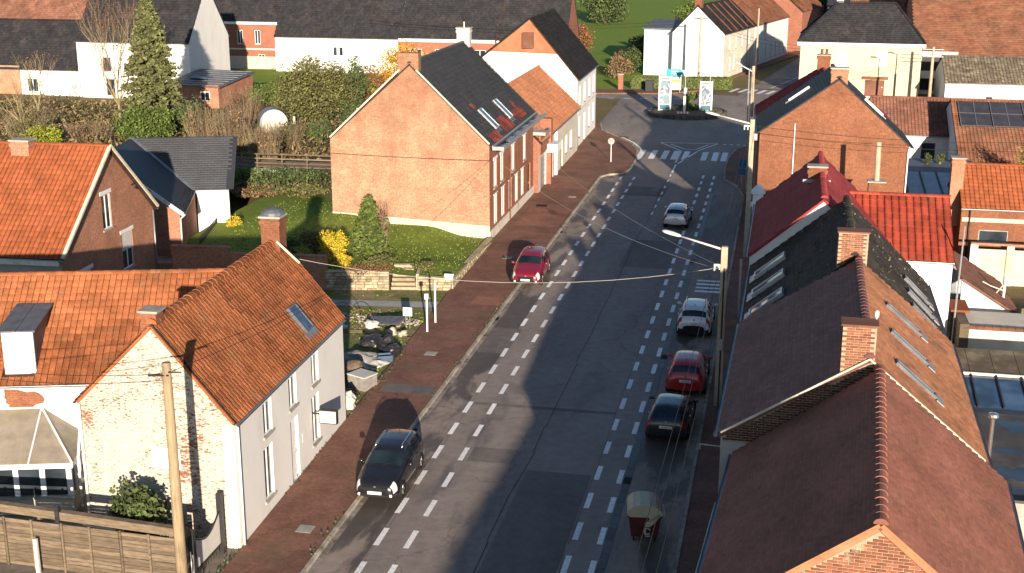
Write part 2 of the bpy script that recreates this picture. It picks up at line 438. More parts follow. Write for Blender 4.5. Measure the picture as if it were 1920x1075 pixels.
def tile_cover(parent, pts, key, kind, w, e, individual=0, jit=0.004, name='roof_tile', miss=0.0, skip=None):
    """lay tiles over a planar roof polygon (pts: first edge is the eave, left to right seen from outside)"""
    if kind in ('flat', 'slate'): jit *= 0.35
    p0, u, v, n = frame_of(pts)
    poly = [((Vector(p) - p0).dot(u), (Vector(p) - p0).dot(v)) for p in pts]
    umin = min(p[0] for p in poly); umax = max(p[0] for p in poly); vmax = max(p[1] for p in poly); vmin = min(p[1] for p in poly)
    nu = max(1, round((umax - umin) / w)); w = (umax - umin) / nu
    nv = max(1, round((vmax - vmin) / e)); e = (vmax - vmin) / nv
    I, J = np.meshgrid(np.arange(nu), np.arange(nv))
    U = umin + I.ravel() * w; Vv = vmin + J.ravel() * e
    if kind in ('flat', 'slate'): U = U + (J.ravel() % 2) * w * 0.5 - w * 0.25
    cen = np.stack([U + w / 2, Vv + e / 2], 1)
    ok = in_poly(cen, poly)
    if skip:
        for (a, b, c, d) in skip: ok &= ~((cen[:, 0] > a) & (cen[:, 0] < c) & (cen[:, 1] > b) & (cen[:, 1] < d))
    U, Vv = U[ok], Vv[ok]
    T, F = tile_template(kind, w, e)
    k = len(U)
    B = np.array([u[:], v[:], n[:]]); O = np.array(p0[:])
    objs = []
    pick = np.zeros(k, dtype=bool)
    if individual:
        cw = np.stack([U, Vv, np.zeros(k)], 1) @ B + O
        d = np.array([(world_of(parent, c) - Vector((0, 0, CAM_H))).length for c in cw])
        pick[np.argsort(d)[:individual]] = True
        me = bpy.data.meshes.new(name)
        me.from_pydata([tuple(x) for x in T], [], [tuple(int(i) for i in fc) for fc in F])
        me.materials.append(M[key + '_one'])
        rotm = Matrix((u, v, n)).transposed()
        for i in np.nonzero(pick)[0]:
            o = bpy.data.objects.new(name, me); COL.objects.link(o); o.parent = parent
            o.location = p0 + u * float(U[i]) + v * float(Vv[i]) + n * float(rng.normal(0, jit))
            o.rotation_euler = (rotm @ Matrix.Rotation(float(rng.normal(0, 0.012)), 3, 'Z')).to_euler()
    rest = ~pick
    if rest.any():
        Ur, Vr = U[rest], Vv[rest]; kr = len(Ur)
        P = T[None, :, :] + np.stack([Ur, Vr, rng.normal(0, jit, kr)], 1)[:, None, :]
        P[:, : len(T) // 3, 2] += rng.normal(0, jit, kr)[:, None]
        P = P.reshape(-1, 3) @ B + O
        FF = (F[None, :, :] + (np.arange(kr) * len(T))[:, None, None]).reshape(-1, 4)
        tint = np.repeat(np.clip(rng.normal(0.5, 0.24, kr), 0, 1), len(F))
        o = np_mesh('roof_tiles', P, FF, tint, M[key], parent)
        o['kind'] = 'stuff'
        objs.append(o)
    return objs

def roof_plane(parent, pts, key, kind='pan', w=0.24, e=0.33, individual=0, thick=0.10, name='roof', skip=None, jit=0.004):
    p0, u, v, n = frame_of(pts)
    mb = MB(); mb.prism([Vector(p) - n * 0.012 for p in pts], -n * thick)
    r = mb.build(name, M['underlay'] if kind in ('pan', 'roll') else M[key], parent)
    tile_cover(r, pts, key, kind, w, e, individual, jit=jit, skip=skip)
    return r

def ridge_row(parent, a, b, key, r=0.13, seg=0.36, individual=True, name='ridge_tile'):
    a = Vector(a); b = Vector(b); L = (b - a).length; d = (b - a) / L
    nseg = max(1, round(L / seg)); s = L / nseg
    side = d.cross(Vector((0, 0, 1))).normalized(); up = side.cross(d)
    def arc(mb, o, y0, y1, r0, r1):
        q = 7
        for k in range(q):
            a0 = math.pi * k / q; a1 = math.pi * (k + 1) / q
            f = lambda an, rr, yy: o + side * (math.cos(an) * rr) + up * (math.sin(an) * rr * 0.85) + d * yy
            mb.face([f(a0, r0, y0), f(a0, r1, y1), f(a1, r1, y1), f(a1, r0, y0)])
        mb.face([o + side * (math.cos(math.pi * k / q) * r0) + up * (math.sin(math.pi * k / q) * r0 * 0.85) + d * y0 for k in range(q + 1)])
    if individual:
        mb = MB(); arc(mb, Vector((0, 0, 0)), 0, s * 1.06, r * 1.08, r * 0.93)
        o0 = mb.build(name, M[key + '_one'], parent, smooth=False)
        for i in range(nseg):
            o = o0 if i == 0 else copy_obj(o0, parent)
            o.location = a + d * (s * i) + up * random.uniform(-0.006, 0.006)
    else:
        mb = MB()
        for i in range(nseg): arc(mb, a + d * (s * i), 0, s * 1.06, r * 1.08, r * 0.93)
        mb.t = [random.random() for _ in mb.t]
        o = mb.build('ridge', M[key], parent)

def wall_face(mb, O, U, outer, holes=(), depth=0.12, mi=0):
    """planar upright wall: O origin, U horizontal unit; outer polygon and hole rects in (u, z)"""
    O = Vector(O); U = Vector(U).normalized(); Z = Vector((0, 0, 1)); N = U.cross(Z)
    P = lambda u, z: O + U * u + Z * z
    loops = [[Vector((u, z, 0)) for u, z in outer]]
    for h in holes:
        u0, z0, w, hh = h[:4]
        loops.append([Vector((u0, z0, 0)), Vector((u0, z0 + hh, 0)), Vector((u0 + w, z0 + hh, 0)), Vector((u0 + w, z0, 0))])
    flat = [p for lp in loops for p in lp]
    for t in tessellate_polygon(loops):
        a, b, c = (flat[i] for i in t)
        if (b - a).cross(c - a).z < 0: b, c = c, b
        mb.face([P(a.x, a.y), P(b.x, b.y), P(c.x, c.y)], uv=[(a.x, a.y), (b.x, b.y), (c.x, c.y)], mi=mi)
    for h in holes:
        u0, z0, w, hh = h[:4]; u1, z1 = u0 + w, z0 + hh
        D = -N * depth
        for (a, b) in (((u0, z0), (u1, z0)), ((u1, z0), (u1, z1)), ((u1, z1), (u0, z1)), ((u0, z1), (u0, z0))):
            pa, pb = P(*a), P(*b)
            mb.face([pa, pb, pb + D, pa + D], uv=[(0, 0), (0.3, 0), (0.3, 0.1), (0, 0.1)], mi=mi)

def window(parent, O, U, rect, style='plain', frame='white_paint', depth=0.12, glass='glass', name='window'):
    """styles: plain, two (one mullion), three, door, shutter_half, blind (closed shutter); options joined by '+': sill, lintel"""
    O = Vector(O); U = Vector(U).normalized(); Z = Vector((0, 0, 1)); N = U.cross(Z)
    u0, z0, w, h = rect[:4]
    Mx = Matrix((U, -N, Z)).transposed().to_4x4(); Mx.translation = O
    y0 = depth - 0.07; y1 = depth + 0.02
    mb = MB(); fw = min(0.07, w * 0.12)
    mb.box(u0, u0 + w, y0, y1, z0, z0 + fw, M=Mx); mb.box(u0, u0 + w, y0, y1, z0 + h - fw, z0 + h, M=Mx)
    mb.box(u0, u0 + fw, y0, y1, z0 + fw, z0 + h - fw, M=Mx); mb.box(u0 + w - fw, u0 + w, y0, y1, z0 + fw, z0 + h - fw, M=Mx)
    nm = {'two': 1, 'three': 2}.get(style.split('+')[0], 0)
    if 'shutter' in style: nm = 1
    xs = [u0 + fw] + [u0 + w * (i + 1) / (nm + 1) for i in range(nm)] + [u0 + w - fw]
    for x in xs[1:-1]: mb.box(x - fw * 0.6, x + fw * 0.6, y0 + 0.005, y1 - 0.005, z0 + fw, z0 + h - fw, M=Mx)
    wo = mb.build(name, M[frame], parent)
    top = z0 + h - fw
    if 'shutter' in style:
        s = MB(); k = 0.45
        ns = 10
        for i in range(ns):
            za = z0 + h - fw - (i + 1) * (h * k / ns); s.box(u0 + fw, u0 + w - fw, y0 - 0.02, y0 + 0.012, za, za + h * k / ns * 0.88, M=Mx)
        s.build('roller_shutter', M['shutter'], wo)
        top = z0 + h - fw - h * k
    if 'blind' in style:
        s = MB(); s.box(u0 + fw, u0 + w - fw, y0 + 0.01, y1 - 0.02, z0 + fw, top, M=Mx); s.build('closed_blind', M['shutter'], wo)
    else:
        for a, b in zip(xs[:-1], xs[1:]):
            g = MB(); g.box(a + 0.01, b - 0.01, y0 + 0.03, y0 + 0.045, z0 + fw, top, M=Mx); g.build('pane', M[glass], wo)
        if 'curtain' in style:
            g = MB(); g.box(u0 + fw, u0 + w - fw, y1 + 0.03, y1 + 0.04, z0 + h * 0.45, top, M=Mx); g.build('curtain', M['curtain'], wo)
    if 'sill' in style:
        s = MB(); s.box(u0 - 0.06, u0 + w + 0.06, -0.06, depth - 0.07, z0 - 0.08, z0 + 0.004, M=Mx); s.build('sill', M['concrete'], wo)
    if 'lintel' in style:
        s = MB(); s.box(u0 - 0.14, u0 + w + 0.14, -0.025, 0.03, z0 + h + 0.003, z0 + h + 0.2, M=Mx); s.build('lintel', M['white_paint'], wo)
    return wo

def door(parent, O, U, rect, col='white_paint', depth=0.15, garage=False, name='door'):
    O = Vector(O); U = Vector(U).normalized(); Z = Vector((0, 0, 1)); N = U.cross(Z)
    u0, z0, w, h = rect[:4]
    Mx = Matrix((U, -N, Z)).transposed().to_4x4(); Mx.translation = O
    d = MB(); d.box(u0 + 0.005, u0 + w - 0.005, depth - 0.05, depth + 0.01, z0, z0 + h - 0.005, M=Mx)
    if garage:
        for i in range(1, 6): d.box(u0 + 0.02, u0 + w - 0.02, depth - 0.062, depth - 0.05, z0 + h * i / 6 - 0.16, z0 + h * i / 6, M=Mx)
    else:
        for a, b in ((0.1, 0.45), (0.55, 0.92)): d.box(u0 + w * 0.2, u0 + w * 0.8, depth - 0.065, depth - 0.05, z0 + h * a, z0 + h * b, M=Mx)
    o = d.build(name, M[col], parent)
    k = MB(); k.box(u0 + w * 0.86, u0 + w * 0.92, depth - 0.1, depth - 0.05, z0 + 1.0, z0 + 1.14, M=Mx); k.build('handle', M['greymetal'], o)
    return o

def chimney(parent, x, y, z0, z1, w, d, key='brick_orange', cap='concrete', pots=0, name='chimney', corbel=True):
    mb = MB(); mb.box(x - w / 2, x + w / 2, y - d / 2, y + d / 2, z0, z1)
    if corbel: mb.box(x - w / 2 - 0.05, x + w / 2 + 0.05, y - d / 2 - 0.05, y + d / 2 + 0.05, z1 - 0.28, z1 - 0.10)
    o = mb.build(name, M[key], parent)
    c = MB(); c.box(x - w / 2 - 0.07, x + w / 2 + 0.07, y - d / 2 - 0.07, y + d / 2 + 0.07, z1 + 0.002, z1 + 0.075); c.build('cap', M[cap], o)
    for i in range(pots):
        px = x + (i - (pots - 1) / 2) * min(0.35, w / max(1, pots))
        p = MB(); p.lathe([(0.11, 0), (0.10, 0.3), (0.12, 0.32), (0.12, 0.38), (0.08, 0.38)], (px, y, z1 + 0.075), 10); p.build('chimney_pot', M['brown'], o)
    return o

def gutter(parent, a, b, r=0.06, m='zinc', name='gutter'):
    a = Vector(a); b = Vector(b); d = (b - a).normalized(); s = d.cross(Vector((0, 0, 1))).normalized(); mb = MB()
    q = 6
    ring = [(math.cos(math.pi + math.pi * k / q) * r, math.sin(math.pi + math.pi * k / q) * r) for k in range(q + 1)]
    for k in range(q):
        (x0, z0), (x1, z1) = ring[k], ring[k + 1]
        f = lambda p, x, z: p + s * x + Vector((0, 0, z))
        mb.face([f(a, x0, z0), f(b, x0, z0), f(b, x1, z1), f(a, x1, z1)])
        mb.face([f(a, x0 * .85, z0 * .85), f(a, x1 * .85, z1 * .85), f(b, x1 * .85, z1 * .85), f(b, x0 * .85, z0 * .85)])
    return mb.build(name, M[m], parent)

def pipe(parent, pts, r=0.045, m='zinc', name='downpipe', n=8):
    mb = MB(); mb.tube(pts, r, n); return mb.build(name, M[m], parent, smooth=True)

def skylight(roof, pts, u0, v0, w, h, glass='skyglass', frame='lead', name='skylight', raise_=0.10):
    p0, u, v, n = frame_of(pts)
    Mx = Matrix((u, v, n)).transposed().to_4x4(); Mx.translation = p0 + u * u0 + v * v0
    mb = MB(); f = 0.075; z1 = raise_ + 0.05
    mb.box(0, w, 0, f, -0.05, z1, M=Mx); mb.box(0, w, h - f, h, -0.05, z1, M=Mx); mb.box(0, f, f, h - f, -0.05, z1, M=Mx); mb.box(w - f, w, f, h - f, -0.05, z1, M=Mx)
    o = mb.build(name, M[frame], roof)
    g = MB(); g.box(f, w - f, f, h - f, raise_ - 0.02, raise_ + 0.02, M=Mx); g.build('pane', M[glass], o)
    fl = MB(); fl.box(-0.12, w + 0.12, -0.28, -0.002, 0.03, 0.062, M=Mx); fl.build('flashing', M['zinc'], o)
    return o

def house(name, label, cat, loc, rz, box, axis, eaves, ridge, wall, roof, kind='pan', tw=0.24, te=0.33, individual=0,
          over=(0.12, 0.12), holes=None, group=None, ridge_ind=False, roofs=(True, True), wallthick=0.0, skip=None, z0=-0.6, ridge_key=None, nowall=(), gut=True, ridge_r=0.14):
    """ridged house. box=(x0,x1,y0,y1) local; axis the ridge runs along; eaves=(z at low side, z at high side); ridge=(pos,z)"""
    t = thing(name, label, cat, loc, rz, group)
    x0, x1, y0, y1 = box; rp, rzv = ridge; e0, e1 = eaves
    holes = holes or {}
    sides = {}
    if axis == 'y':
        sides['S'] = ((x0, y0, 0), (1, 0, 0), [(0, z0), (x1 - x0, z0), (x1 - x0, e1), (rp - x0, rzv), (0, e0)])
        sides['N'] = ((x1, y1, 0), (-1, 0, 0), [(0, z0), (x1 - x0, z0), (x1 - x0, e0), (x1 - rp, rzv), (0, e1)])
        sides['E'] = ((x1, y0, 0), (0, 1, 0), [(0, z0), (y1 - y0, z0), (y1 - y0, e1), (0, e1)])
        sides['W'] = ((x0, y1, 0), (0, -1, 0), [(0, z0), (y1 - y0, z0), (y1 - y0, e0), (0, e0)])
    else:
        sides['E'] = ((x1, y0, 0), (0, 1, 0), [(0, z0), (y1 - y0, z0), (y1 - y0, e1), (rp - y0, rzv), (0, e0)])
        sides['W'] = ((x0, y1, 0), (0, -1, 0), [(0, z0), (y1 - y0, z0), (y1 - y0, e0), (y1 - rp, rzv), (0, e1)])
        sides['S'] = ((x0, y0, 0), (1, 0, 0), [(0, z0), (x1 - x0, z0), (x1 - x0, e0), (0, e0)])
        sides['N'] = ((x1, y1, 0), (-1, 0, 0), [(0, z0), (x1 - x0, z0), (x1 - x0, e1), (0, e1)])
    wallmat = wall if isinstance(wall, dict) else {k: wall for k in 'SNEW'}
    done = {}
    for s in 'SNEW':
        if s in nowall: continue
        done.setdefault(wallmat[s], []).append(s)
    for mkey, ss in done.items():
        mb = MB()
        for s in ss:
            O, U, outer = sides[s]
            wall_face(mb, O, U, outer, [h for h in holes.get(s, []) if len(h) < 5 or 'flush' not in h[4]])
        mb.build('wall', M[mkey], t)
    for s, hs in holes.items():
        O, U, outer = sides[s]
        for h in hs:
            st = h[4] if len(h) > 4 else 'plain'; fr = h[5] if len(h) > 5 else 'white_paint'
            if st.startswith('door'): door(t, O, U, h, fr, garage='garage' in st)
            else: window(t, O, U, h, st, fr)
    og, oe = over
    hh = lambda e, run: (rzv - e) / max(0.01, run)
    planes = {}
    if axis == 'y':
        sl = hh(e0, rp - x0); sr = hh(e1, x1 - rp)
        planes['W'] = [(x0 - oe, y1 + og, e0 - sl * oe), (x0 - oe, y0 - og, e0 - sl * oe), (rp, y0 - og, rzv), (rp, y1 + og, rzv)]
        planes['E'] = [(x1 + oe, y0 - og, e1 - sr * oe), (x1 + oe, y1 + og, e1 - sr * oe), (rp, y1 + og, rzv), (rp, y0 - og, rzv)]
        ra, rb = (rp, y0 - og, rzv + 0.07), (rp, y1 + og, rzv + 0.07)
    else:
        ss_ = hh(e0, rp - y0); sn = hh(e1, y1 - rp)
        planes['S'] = [(x0 - og, y0 - oe, e0 - ss_ * oe), (x1 + og, y0 - oe, e0 - ss_ * oe), (x1 + og, rp, rzv), (x0 - og, rp, rzv)]
        planes['N'] = [(x1 + og, y1 + oe, e1 - sn * oe), (x0 - og, y1 + oe, e1 - sn * oe), (x0 - og, rp, rzv), (x1 + og, rp, rzv)]
        ra, rb = (x0 - og, rp, rzv + 0.07), (x1 + og, rp, rzv + 0.07)
    t_planes = {}; t_roofs = {}
    keys = roof if isinstance(roof, dict) else {k: roof for k in planes}
    kinds = kind if isinstance(kind, dict) else {k: kind for k in planes}
    inds = individual if isinstance(individual, dict) else {k: individual for k in planes}
    for k, pts in planes.items():
        lift = 0.06
        pts = [Vector(p) + Vector((0, 0, lift)) for p in pts]
        wv, ev = (tw, te) if not isinstance(tw, dict) else (tw[k], te[k])
        r = roof_plane(t, pts, keys[k], kinds[k], wv, ev, inds.get(k, 0), skip=(skip or {}).get(k))
        t_planes[k] = pts; t_roofs[k] = r
        if gut:
            a, b = Vector(pts[0]), Vector(pts[1]); nn = frame_of(pts)[3]; out = Vector((nn.x, nn.y, 0)).normalized()
            gutter(r, a + out * 0.05 - Vector((0, 0, 0.04)), b + out * 0.05 - Vector((0, 0, 0.04)))
    rk = ridge_key or list(keys.values())[0]
    ridge_row(list(t_roofs.values())[0], ra, rb, rk, ridge_r, 0.36, ridge_ind)
    return t, sides, t_planes, t_roofs

def bricks(parent, O, U, poly, m, individual=300, bw=0.21, bh=0.065, gap=0.012, proud=0.014, name='brick', excl=(), rnd=0.005):
    """real bricks standing proud of a wall over a polygon given in (u,z)"""
    O = Vector(O); U = Vector(U).normalized(); Z = Vector((0, 0, 1)); N = U.cross(Z)
    us = [p[0] for p in poly]; zs = [p[1] for p in poly]
    cells = []
    r = 0; z = min(zs)
    while z < max(zs):
        u = min(us) - (0.5 * (bw + gap) if r % 2 else 0)
        while u < max(us):
            cells.append((u, z)); u += bw + gap
        z += bh + gap; r += 1
    C = np.array(cells) + np.array([[bw / 2, bh / 2]])
    ok = in_poly(C - np.array([[bw * .45, 0]]), poly) & in_poly(C + np.array([[bw * .45, 0]]), poly)
    for (a, b, c, d) in excl: ok &= ~((C[:, 0] > a - bw / 2) & (C[:, 0] < c + bw / 2) & (C[:, 1] > b - bh / 2) & (C[:, 1] < d + bh / 2))
    C = C[ok]
    if not len(C): return
    b = MB(); hw, hh = bw / 2, bh / 2; c = 0.006
    T = np.array([(-hw, -hh, 0), (hw, -hh, 0), (hw, hh, 0), (-hw, hh, 0), (-hw + c, -hh + c, 1), (hw - c, -hh + c, 1), (hw - c, hh - c, 1), (-hw + c, hh - c, 1)])
    F = [(4, 5, 6, 7), (0, 1, 5, 4), (1, 2, 6, 5), (2, 3, 7, 6), (3, 0, 4, 7)]
    B = np.array([U[:], Z[:], N[:]])
    dist = np.array([(world_of(parent, O + U * float(q[0]) + Z * float(q[1])) - Vector((0, 0, CAM_H))).length for q in C])
    order = np.argsort(dist); pick = np.zeros(len(C), dtype=bool); pick[order[:individual]] = True
    if individual:
        T1 = T.copy(); T1[:, 2] *= proud
        me = bpy.data.meshes.new(name); me.from_pydata([tuple(x) for x in (T1 @ B)], [], F); me.materials.append(m)
        for q in C[pick]:
            o = bpy.data.objects.new(name, me); COL.objects.link(o); o.parent = parent
            o.location = O + U * float(q[0]) + Z * float(q[1]) + N * (random.uniform(-rnd, rnd))
    rest = C[~pick]
    if len(rest):
        P = np.repeat(T[None], len(rest), 0).copy(); P[:, :, 2] *= (proud + rng.uniform(-rnd, rnd, len(rest)))[:, None]
        P[:, :, 0] += rest[:, :1]; P[:, :, 1] += rest[:, 1:]
        P = P.reshape(-1, 3) @ B + np.array(O[:])
        FF = (np.array(F)[None] + (np.arange(len(rest)) * 8)[:, None, None]).reshape(-1, 4)
        o = np_mesh('brickwork', P, FF, np.repeat(rng.random(len(rest)), 5), m, parent); o['kind'] = 'stuff'

# ------------------------------------------------------------------ plants
def leaf_cloud(name, P, size, m, parent, flat=0.0, aspect=1.6, up=None):
    n = len(P)
    a = rng.normal(size=(n, 3)); a[:, 2] *= (1 - flat); a /= np.linalg.norm(a, axis=1)[:, None]
    if up is not None: a = a * 0.6 + up; a /= np.linalg.norm(a, axis=1)[:, None]
    b = np.cross(a, rng.normal(size=(n, 3))); b /= np.linalg.norm(b, axis=1)[:, None] + 1e-9
    s = size * rng.uniform(0.6, 1.3, n)[:, None]
    V = np.stack([P - a * s * aspect / 2, P + b * s / 2, P + a * s * aspect / 2, P - b * s / 2], 1).reshape(-1, 3)
    F = np.arange(n * 4).reshape(-1, 4)
    return np_mesh(name, V, F, np.clip(rng.normal(0.5, 0.25, n), 0, 1), m, parent)

def clump_points(c, r, n, clumps=14, spread=0.42, shell=0.55):
    """points of an uneven crown: clumps scattered through an ellipsoid"""
    c = np.array(c, float); r = np.array(r, float)
    d = rng.normal(size=(clumps, 3)); d /= np.linalg.norm(d, axis=1)[:, None]
    rad = shell + (1 - shell) * rng.random(clumps)
    K = d * rad[:, None] * (1 - spread * 0.5)
    sz = spread * rng.uniform(0.6, 1.25, clumps)
    i = rng.integers(0, clumps, n)
    q = rng.normal(size=(n, 3)); q /= np.linalg.norm(q, axis=1)[:, None]; q *= rng.random(n)[:, None] ** 0.45
    return c + (K[i] + q * sz[i][:, None]) * r

def shrub(label, cat, loc, r, h, m, n=1500, leaf=0.14, name='shrub', group=None, clumps=16, trunk='bark', low=0.0):
    if loc[1] > 60: n = int(n * 2.1); leaf *= 0.68; clumps = int(clumps * 1.6)
    t = thing(name, label, cat, loc, 0, group)
    P = clump_points((0, 0, low + (h - low) / 2), (r, r * 0.9, (h - low) / 2), n, clumps)
    P = P[P[:, 2] > 0.02]
    leaf_cloud('crown', P, leaf, M[m], t)
    mb = MB()
    for i in range(7):
        a = random.uniform(0, 6.28); q = r * 0.5
        mb.tube([(0.05 * math.cos(a), 0.05 * math.sin(a), -0.1), (q * .4 * math.cos(a), q * .4 * math.sin(a), h * .35), (q * math.cos(a), q * math.sin(a), h * .7)], [0.04, 0.03, 0.015], 5)
    mb.build('stem', M[trunk], t)
    return t

def branch_rec(mb, p, d, L, r, depth, tips, spread=0.55, n=5, up=0.25):
    p = Vector(p); d = Vector(d).normalized(); pts = [p]; rs = [r]
    for i in range(3):
        d = (d + Vector((random.gauss(0, .13), random.gauss(0, .13), random.gauss(0, .08) + up * .12))).normalized()
        p = p + d * L / 3; pts.append(p); rs.append(r * (1 - 0.17 * (i + 1)))
    mb.tube(pts, rs, n, cap=False)
    if depth == 0: tips.append(p); return
    for k in range(random.choice((2, 3, 3)) if depth > 1 else 3):
        q = pts[random.choice((1, 2, 3, 3))]
        ax = Vector((random.gauss(0, 1), random.gauss(0, 1), random.gauss(0, 1))).normalized()
        d2 = (d + ax * spread + Vector((0, 0, up))).normalized()
        branch_rec(mb, q, d2, L * random.uniform(0.6, 0.85), r * 0.55, depth - 1, tips, spread, max(3, n - 1), up)

def bare_tree(label, loc, h, name='bare_tree', m='bark_green', stems=3, depth=4, spread=0.5, twig='leaf_rust', r0=0.11, group=None, up=0.35, leaf_n=3, lean=0.25):
    t = thing(name, label, 'tree', loc, 0, group)
    mb = MB(); tips = []
    tr = MB(); tr.tube([(0, 0, -0.2), (0.02, 0.01, h * .1), (0, 0.02, h * .2)], [r0 * 1.5, r0 * 1.2, r0], 8); tr.build('trunk', M[m], t)
    for i in range(stems):
        a = 6.28 * i / stems + random.uniform(-.4, .4)
        branch_rec(mb, (0, 0, h * .16), (math.cos(a) * lean, math.sin(a) * lean, 1), h * .34, r0 * .7, depth, tips, spread, 6, up)
    mb.build('crown', M[m], t)
    if leaf_n and tips:
        P = np.repeat(np.array([tuple(q) for q in tips]), leaf_n, 0); P = P + rng.normal(0, 0.18, P.shape)
        tw = leaf_cloud('twigs', P, 0.05, M[twig], t, aspect=5); tw['kind'] = 'stuff'
    return t

def twig_bush(label, loc, r, h, m='leaf_brown', n=500, name='bare_shrub', group=None, leafn=500):
    """upright thicket of thin stems with a haze of dry leaves"""
    t = thing(name, label, 'shrub', loc, 0, group); mb = MB()
    for i in range(n // 4):
        a = random.uniform(0, 6.28); q = r * math.sqrt(random.random()); b = Vector((q * math.cos(a) * .6, q * math.sin(a) * .6, 0))
        top = Vector((q * math.cos(a) * 1.1 + random.gauss(0, .15), q * math.sin(a) * 1.1 + random.gauss(0, .15), h * random.uniform(.55, 1.05)))
        mid = b.lerp(top, .5) + Vector((random.gauss(0, .08), random.gauss(0, .08), 0))
        mb.tube([b, mid, top], [0.02, 0.014, 0.006], 3, cap=False)
        for s in range(2):
            q2 = b.lerp(top, random.uniform(.4, .9)); mb.tube([q2, q2 + Vector((random.gauss(0, .3), random.gauss(0, .3), random.uniform(.2, .5)))], [0.01, 0.005], 3, cap=False)
    mb.build('stem', M['bark'], t)
    P = clump_points((0, 0, h * .5), (r, r, h * .5), leafn, 18); P = P[P[:, 2] > 0.05]
    leaf_cloud('crown', P, 0.11, M[m], t, aspect=2.2)
    return t

def conifer(label, loc, h, r, m='leaf_conifer', levels=34, name='conifer_tree', per=11, needle=0.16, low=0.06):
    t = thing(name, label, 'tree', loc)
    tr = MB(); tr.tube([(0, 0, -0.2), (0.03, 0, h * .5), (0, 0, h * .98)], [0.16 * h / 10, 0.09 * h / 10, 0.01], 8); tr.build('trunk', M['bark'], t)
    br = MB(); P = []
    for i in range(levels):
        f = low + (1 - low) * (i / levels) ** 0.9; z = h * f; L0 = r * (1 - f) ** 0.8 + 0.08
        for k in range(per):
            a = random.uniform(0, 6.28); L = L0 * random.uniform(.6, 1.12); dr = random.uniform(-.12, .12)
            e = Vector((math.cos(a) * L, math.sin(a) * L, z - L * .12 + dr)); mid = Vector((math.cos(a) * L * .5, math.sin(a) * L * .5, z - L * .02 + dr))
            br.tube([(0, 0, z), mid, e], [0.03, 0.02, 0.008], 3, cap=False)
            for s in range(int(10 + 16 * L)):
                q = random.random() ** .7; b = mid.lerp(e, (q - .5) * 2) if q > .5 else Vector((0, 0, z)).lerp(mid, q * 2)
                P.append((b.x + random.gauss(0, .10), b.y + random.gauss(0, .10), b.z + random.gauss(0, .07)))
    br.build('branches', M['bark'], t)
    leaf_cloud('crown', np.array(P), needle, M[m], t, flat=.4, aspect=2.2)
    return t

# ------------------------------------------------------------------ ground, road, pavements
def asphalt(name, base, dark, stain=(0.54, 0.68), seed=0.0, cracks=True, strength=0.75):
    k = NT(name)
    off = k.n('ShaderNodeVectorMath', operation='ADD'); k.link(k.pos(), off.inputs[0]); off.inputs[1].default_value = (seed, seed * 2, 0)
    st = k.n('ShaderNodeVectorMath', operation='MULTIPLY'); k.link(off.outputs[0], st.inputs[0]); st.inputs[1].default_value = (1.0, 0.28, 1)
    c = k.mix(k.ramp(k.noise(0.55, 6, 0.62, st.outputs[0], 0.3), stain[0], stain[1], 0.0, strength), base, dark)
    c = k.mul(c, k.ramp(k.noise(0.25, 4, 0.6, st.outputs[0]), 0.25, 0.75, 0.8, 1.2))
    c = k.mul(c, k.ramp(k.noise(2.2, 4, 0.7, off.outputs[0]), 0.25, 0.75, 0.86, 1.14))
    c = k.mul(c, k.ramp(k.noise(45, 2, 0.6), 0.3, 0.7, 0.88, 1.12))
    if cracks:
        vo = k.n('ShaderNodeTexVoronoi', feature='DISTANCE_TO_EDGE'); vo.inputs['Scale'].default_value = 0.16
        wv = k.n('ShaderNodeVectorMath', operation='ADD')
        ns = k.n('ShaderNodeTexNoise'); ns.inputs['Scale'].default_value = 0.8; ns.inputs['Detail'].default_value = 4; k.link(off.outputs[0], ns.inputs['Vector'])
        sc = k.n('ShaderNodeVectorMath', operation='SCALE'); k.link(ns.outputs['Color'], sc.inputs[0]); sc.inputs['Scale'].default_value = 1.3
        k.link(off.outputs[0], wv.inputs[0]); k.link(sc.outputs[0], wv.inputs[1]); k.link(wv.outputs[0], vo.inputs['Vector'])
        c = k.mul(c, k.ramp(vo.outputs['Distance'], 0.001, 0.006, 0.72, 1.0))
    k.bump(k.noise(60, 2, 0.7), 0.25, 0.01)
    wet = k.ramp(k.noise(0.55, 6, 0.62, st.outputs[0], 0.3), stain[0], stain[1], 0.88, 0.55)
    return k.done(c, wet, 0.35)
M['asphalt'] = asphalt('asphalt_road', (0.262, 0.218, 0.19), (0.10, 0.09, 0.083))
M['asphalt_side'] = asphalt('asphalt_parking', (0.29, 0.232, 0.192), (0.07, 0.059, 0.051), (0.45, 0.56), 11.0, strength=0.9)
M['asphalt_patch'] = asphalt('asphalt_patch', (0.165, 0.143, 0.127), (0.105, 0.094, 0.086), (0.5, 0.7), 4.0, cracks=False)
M['gutter_conc'] = mat('gutter_slab', (0.23, 0.21, 0.185), var=0.3, scale=2.5, rough=0.9, bump=0.2, orand=0.22, col2=(0.09, 0.08, 0.07), s2=1.2, th=(0.5, 0.66))
M['gutter_wet'] = mat('gutter_wet', (0.055, 0.055, 0.06), var=0.3, scale=2.5, rough=0.5, spec=0.3, orand=0.4)
M['kerb'] = mat('kerb_concrete', (0.36, 0.32, 0.26), var=0.25, scale=2.5, rough=0.95, bump=0.3, orand=0.2, col2=(0.16, 0.15, 0.09), s2=1.3, th=(0.52, 0.7))
M['marking'] = mat('road_paint', (0.86, 0.85, 0.82), var=0.12, scale=6, rough=0.8, fine=0.15, bscale=18, orand=0.08, col2=(0.5, 0.47, 0.43), s2=5.0, th=(0.6, 0.75))
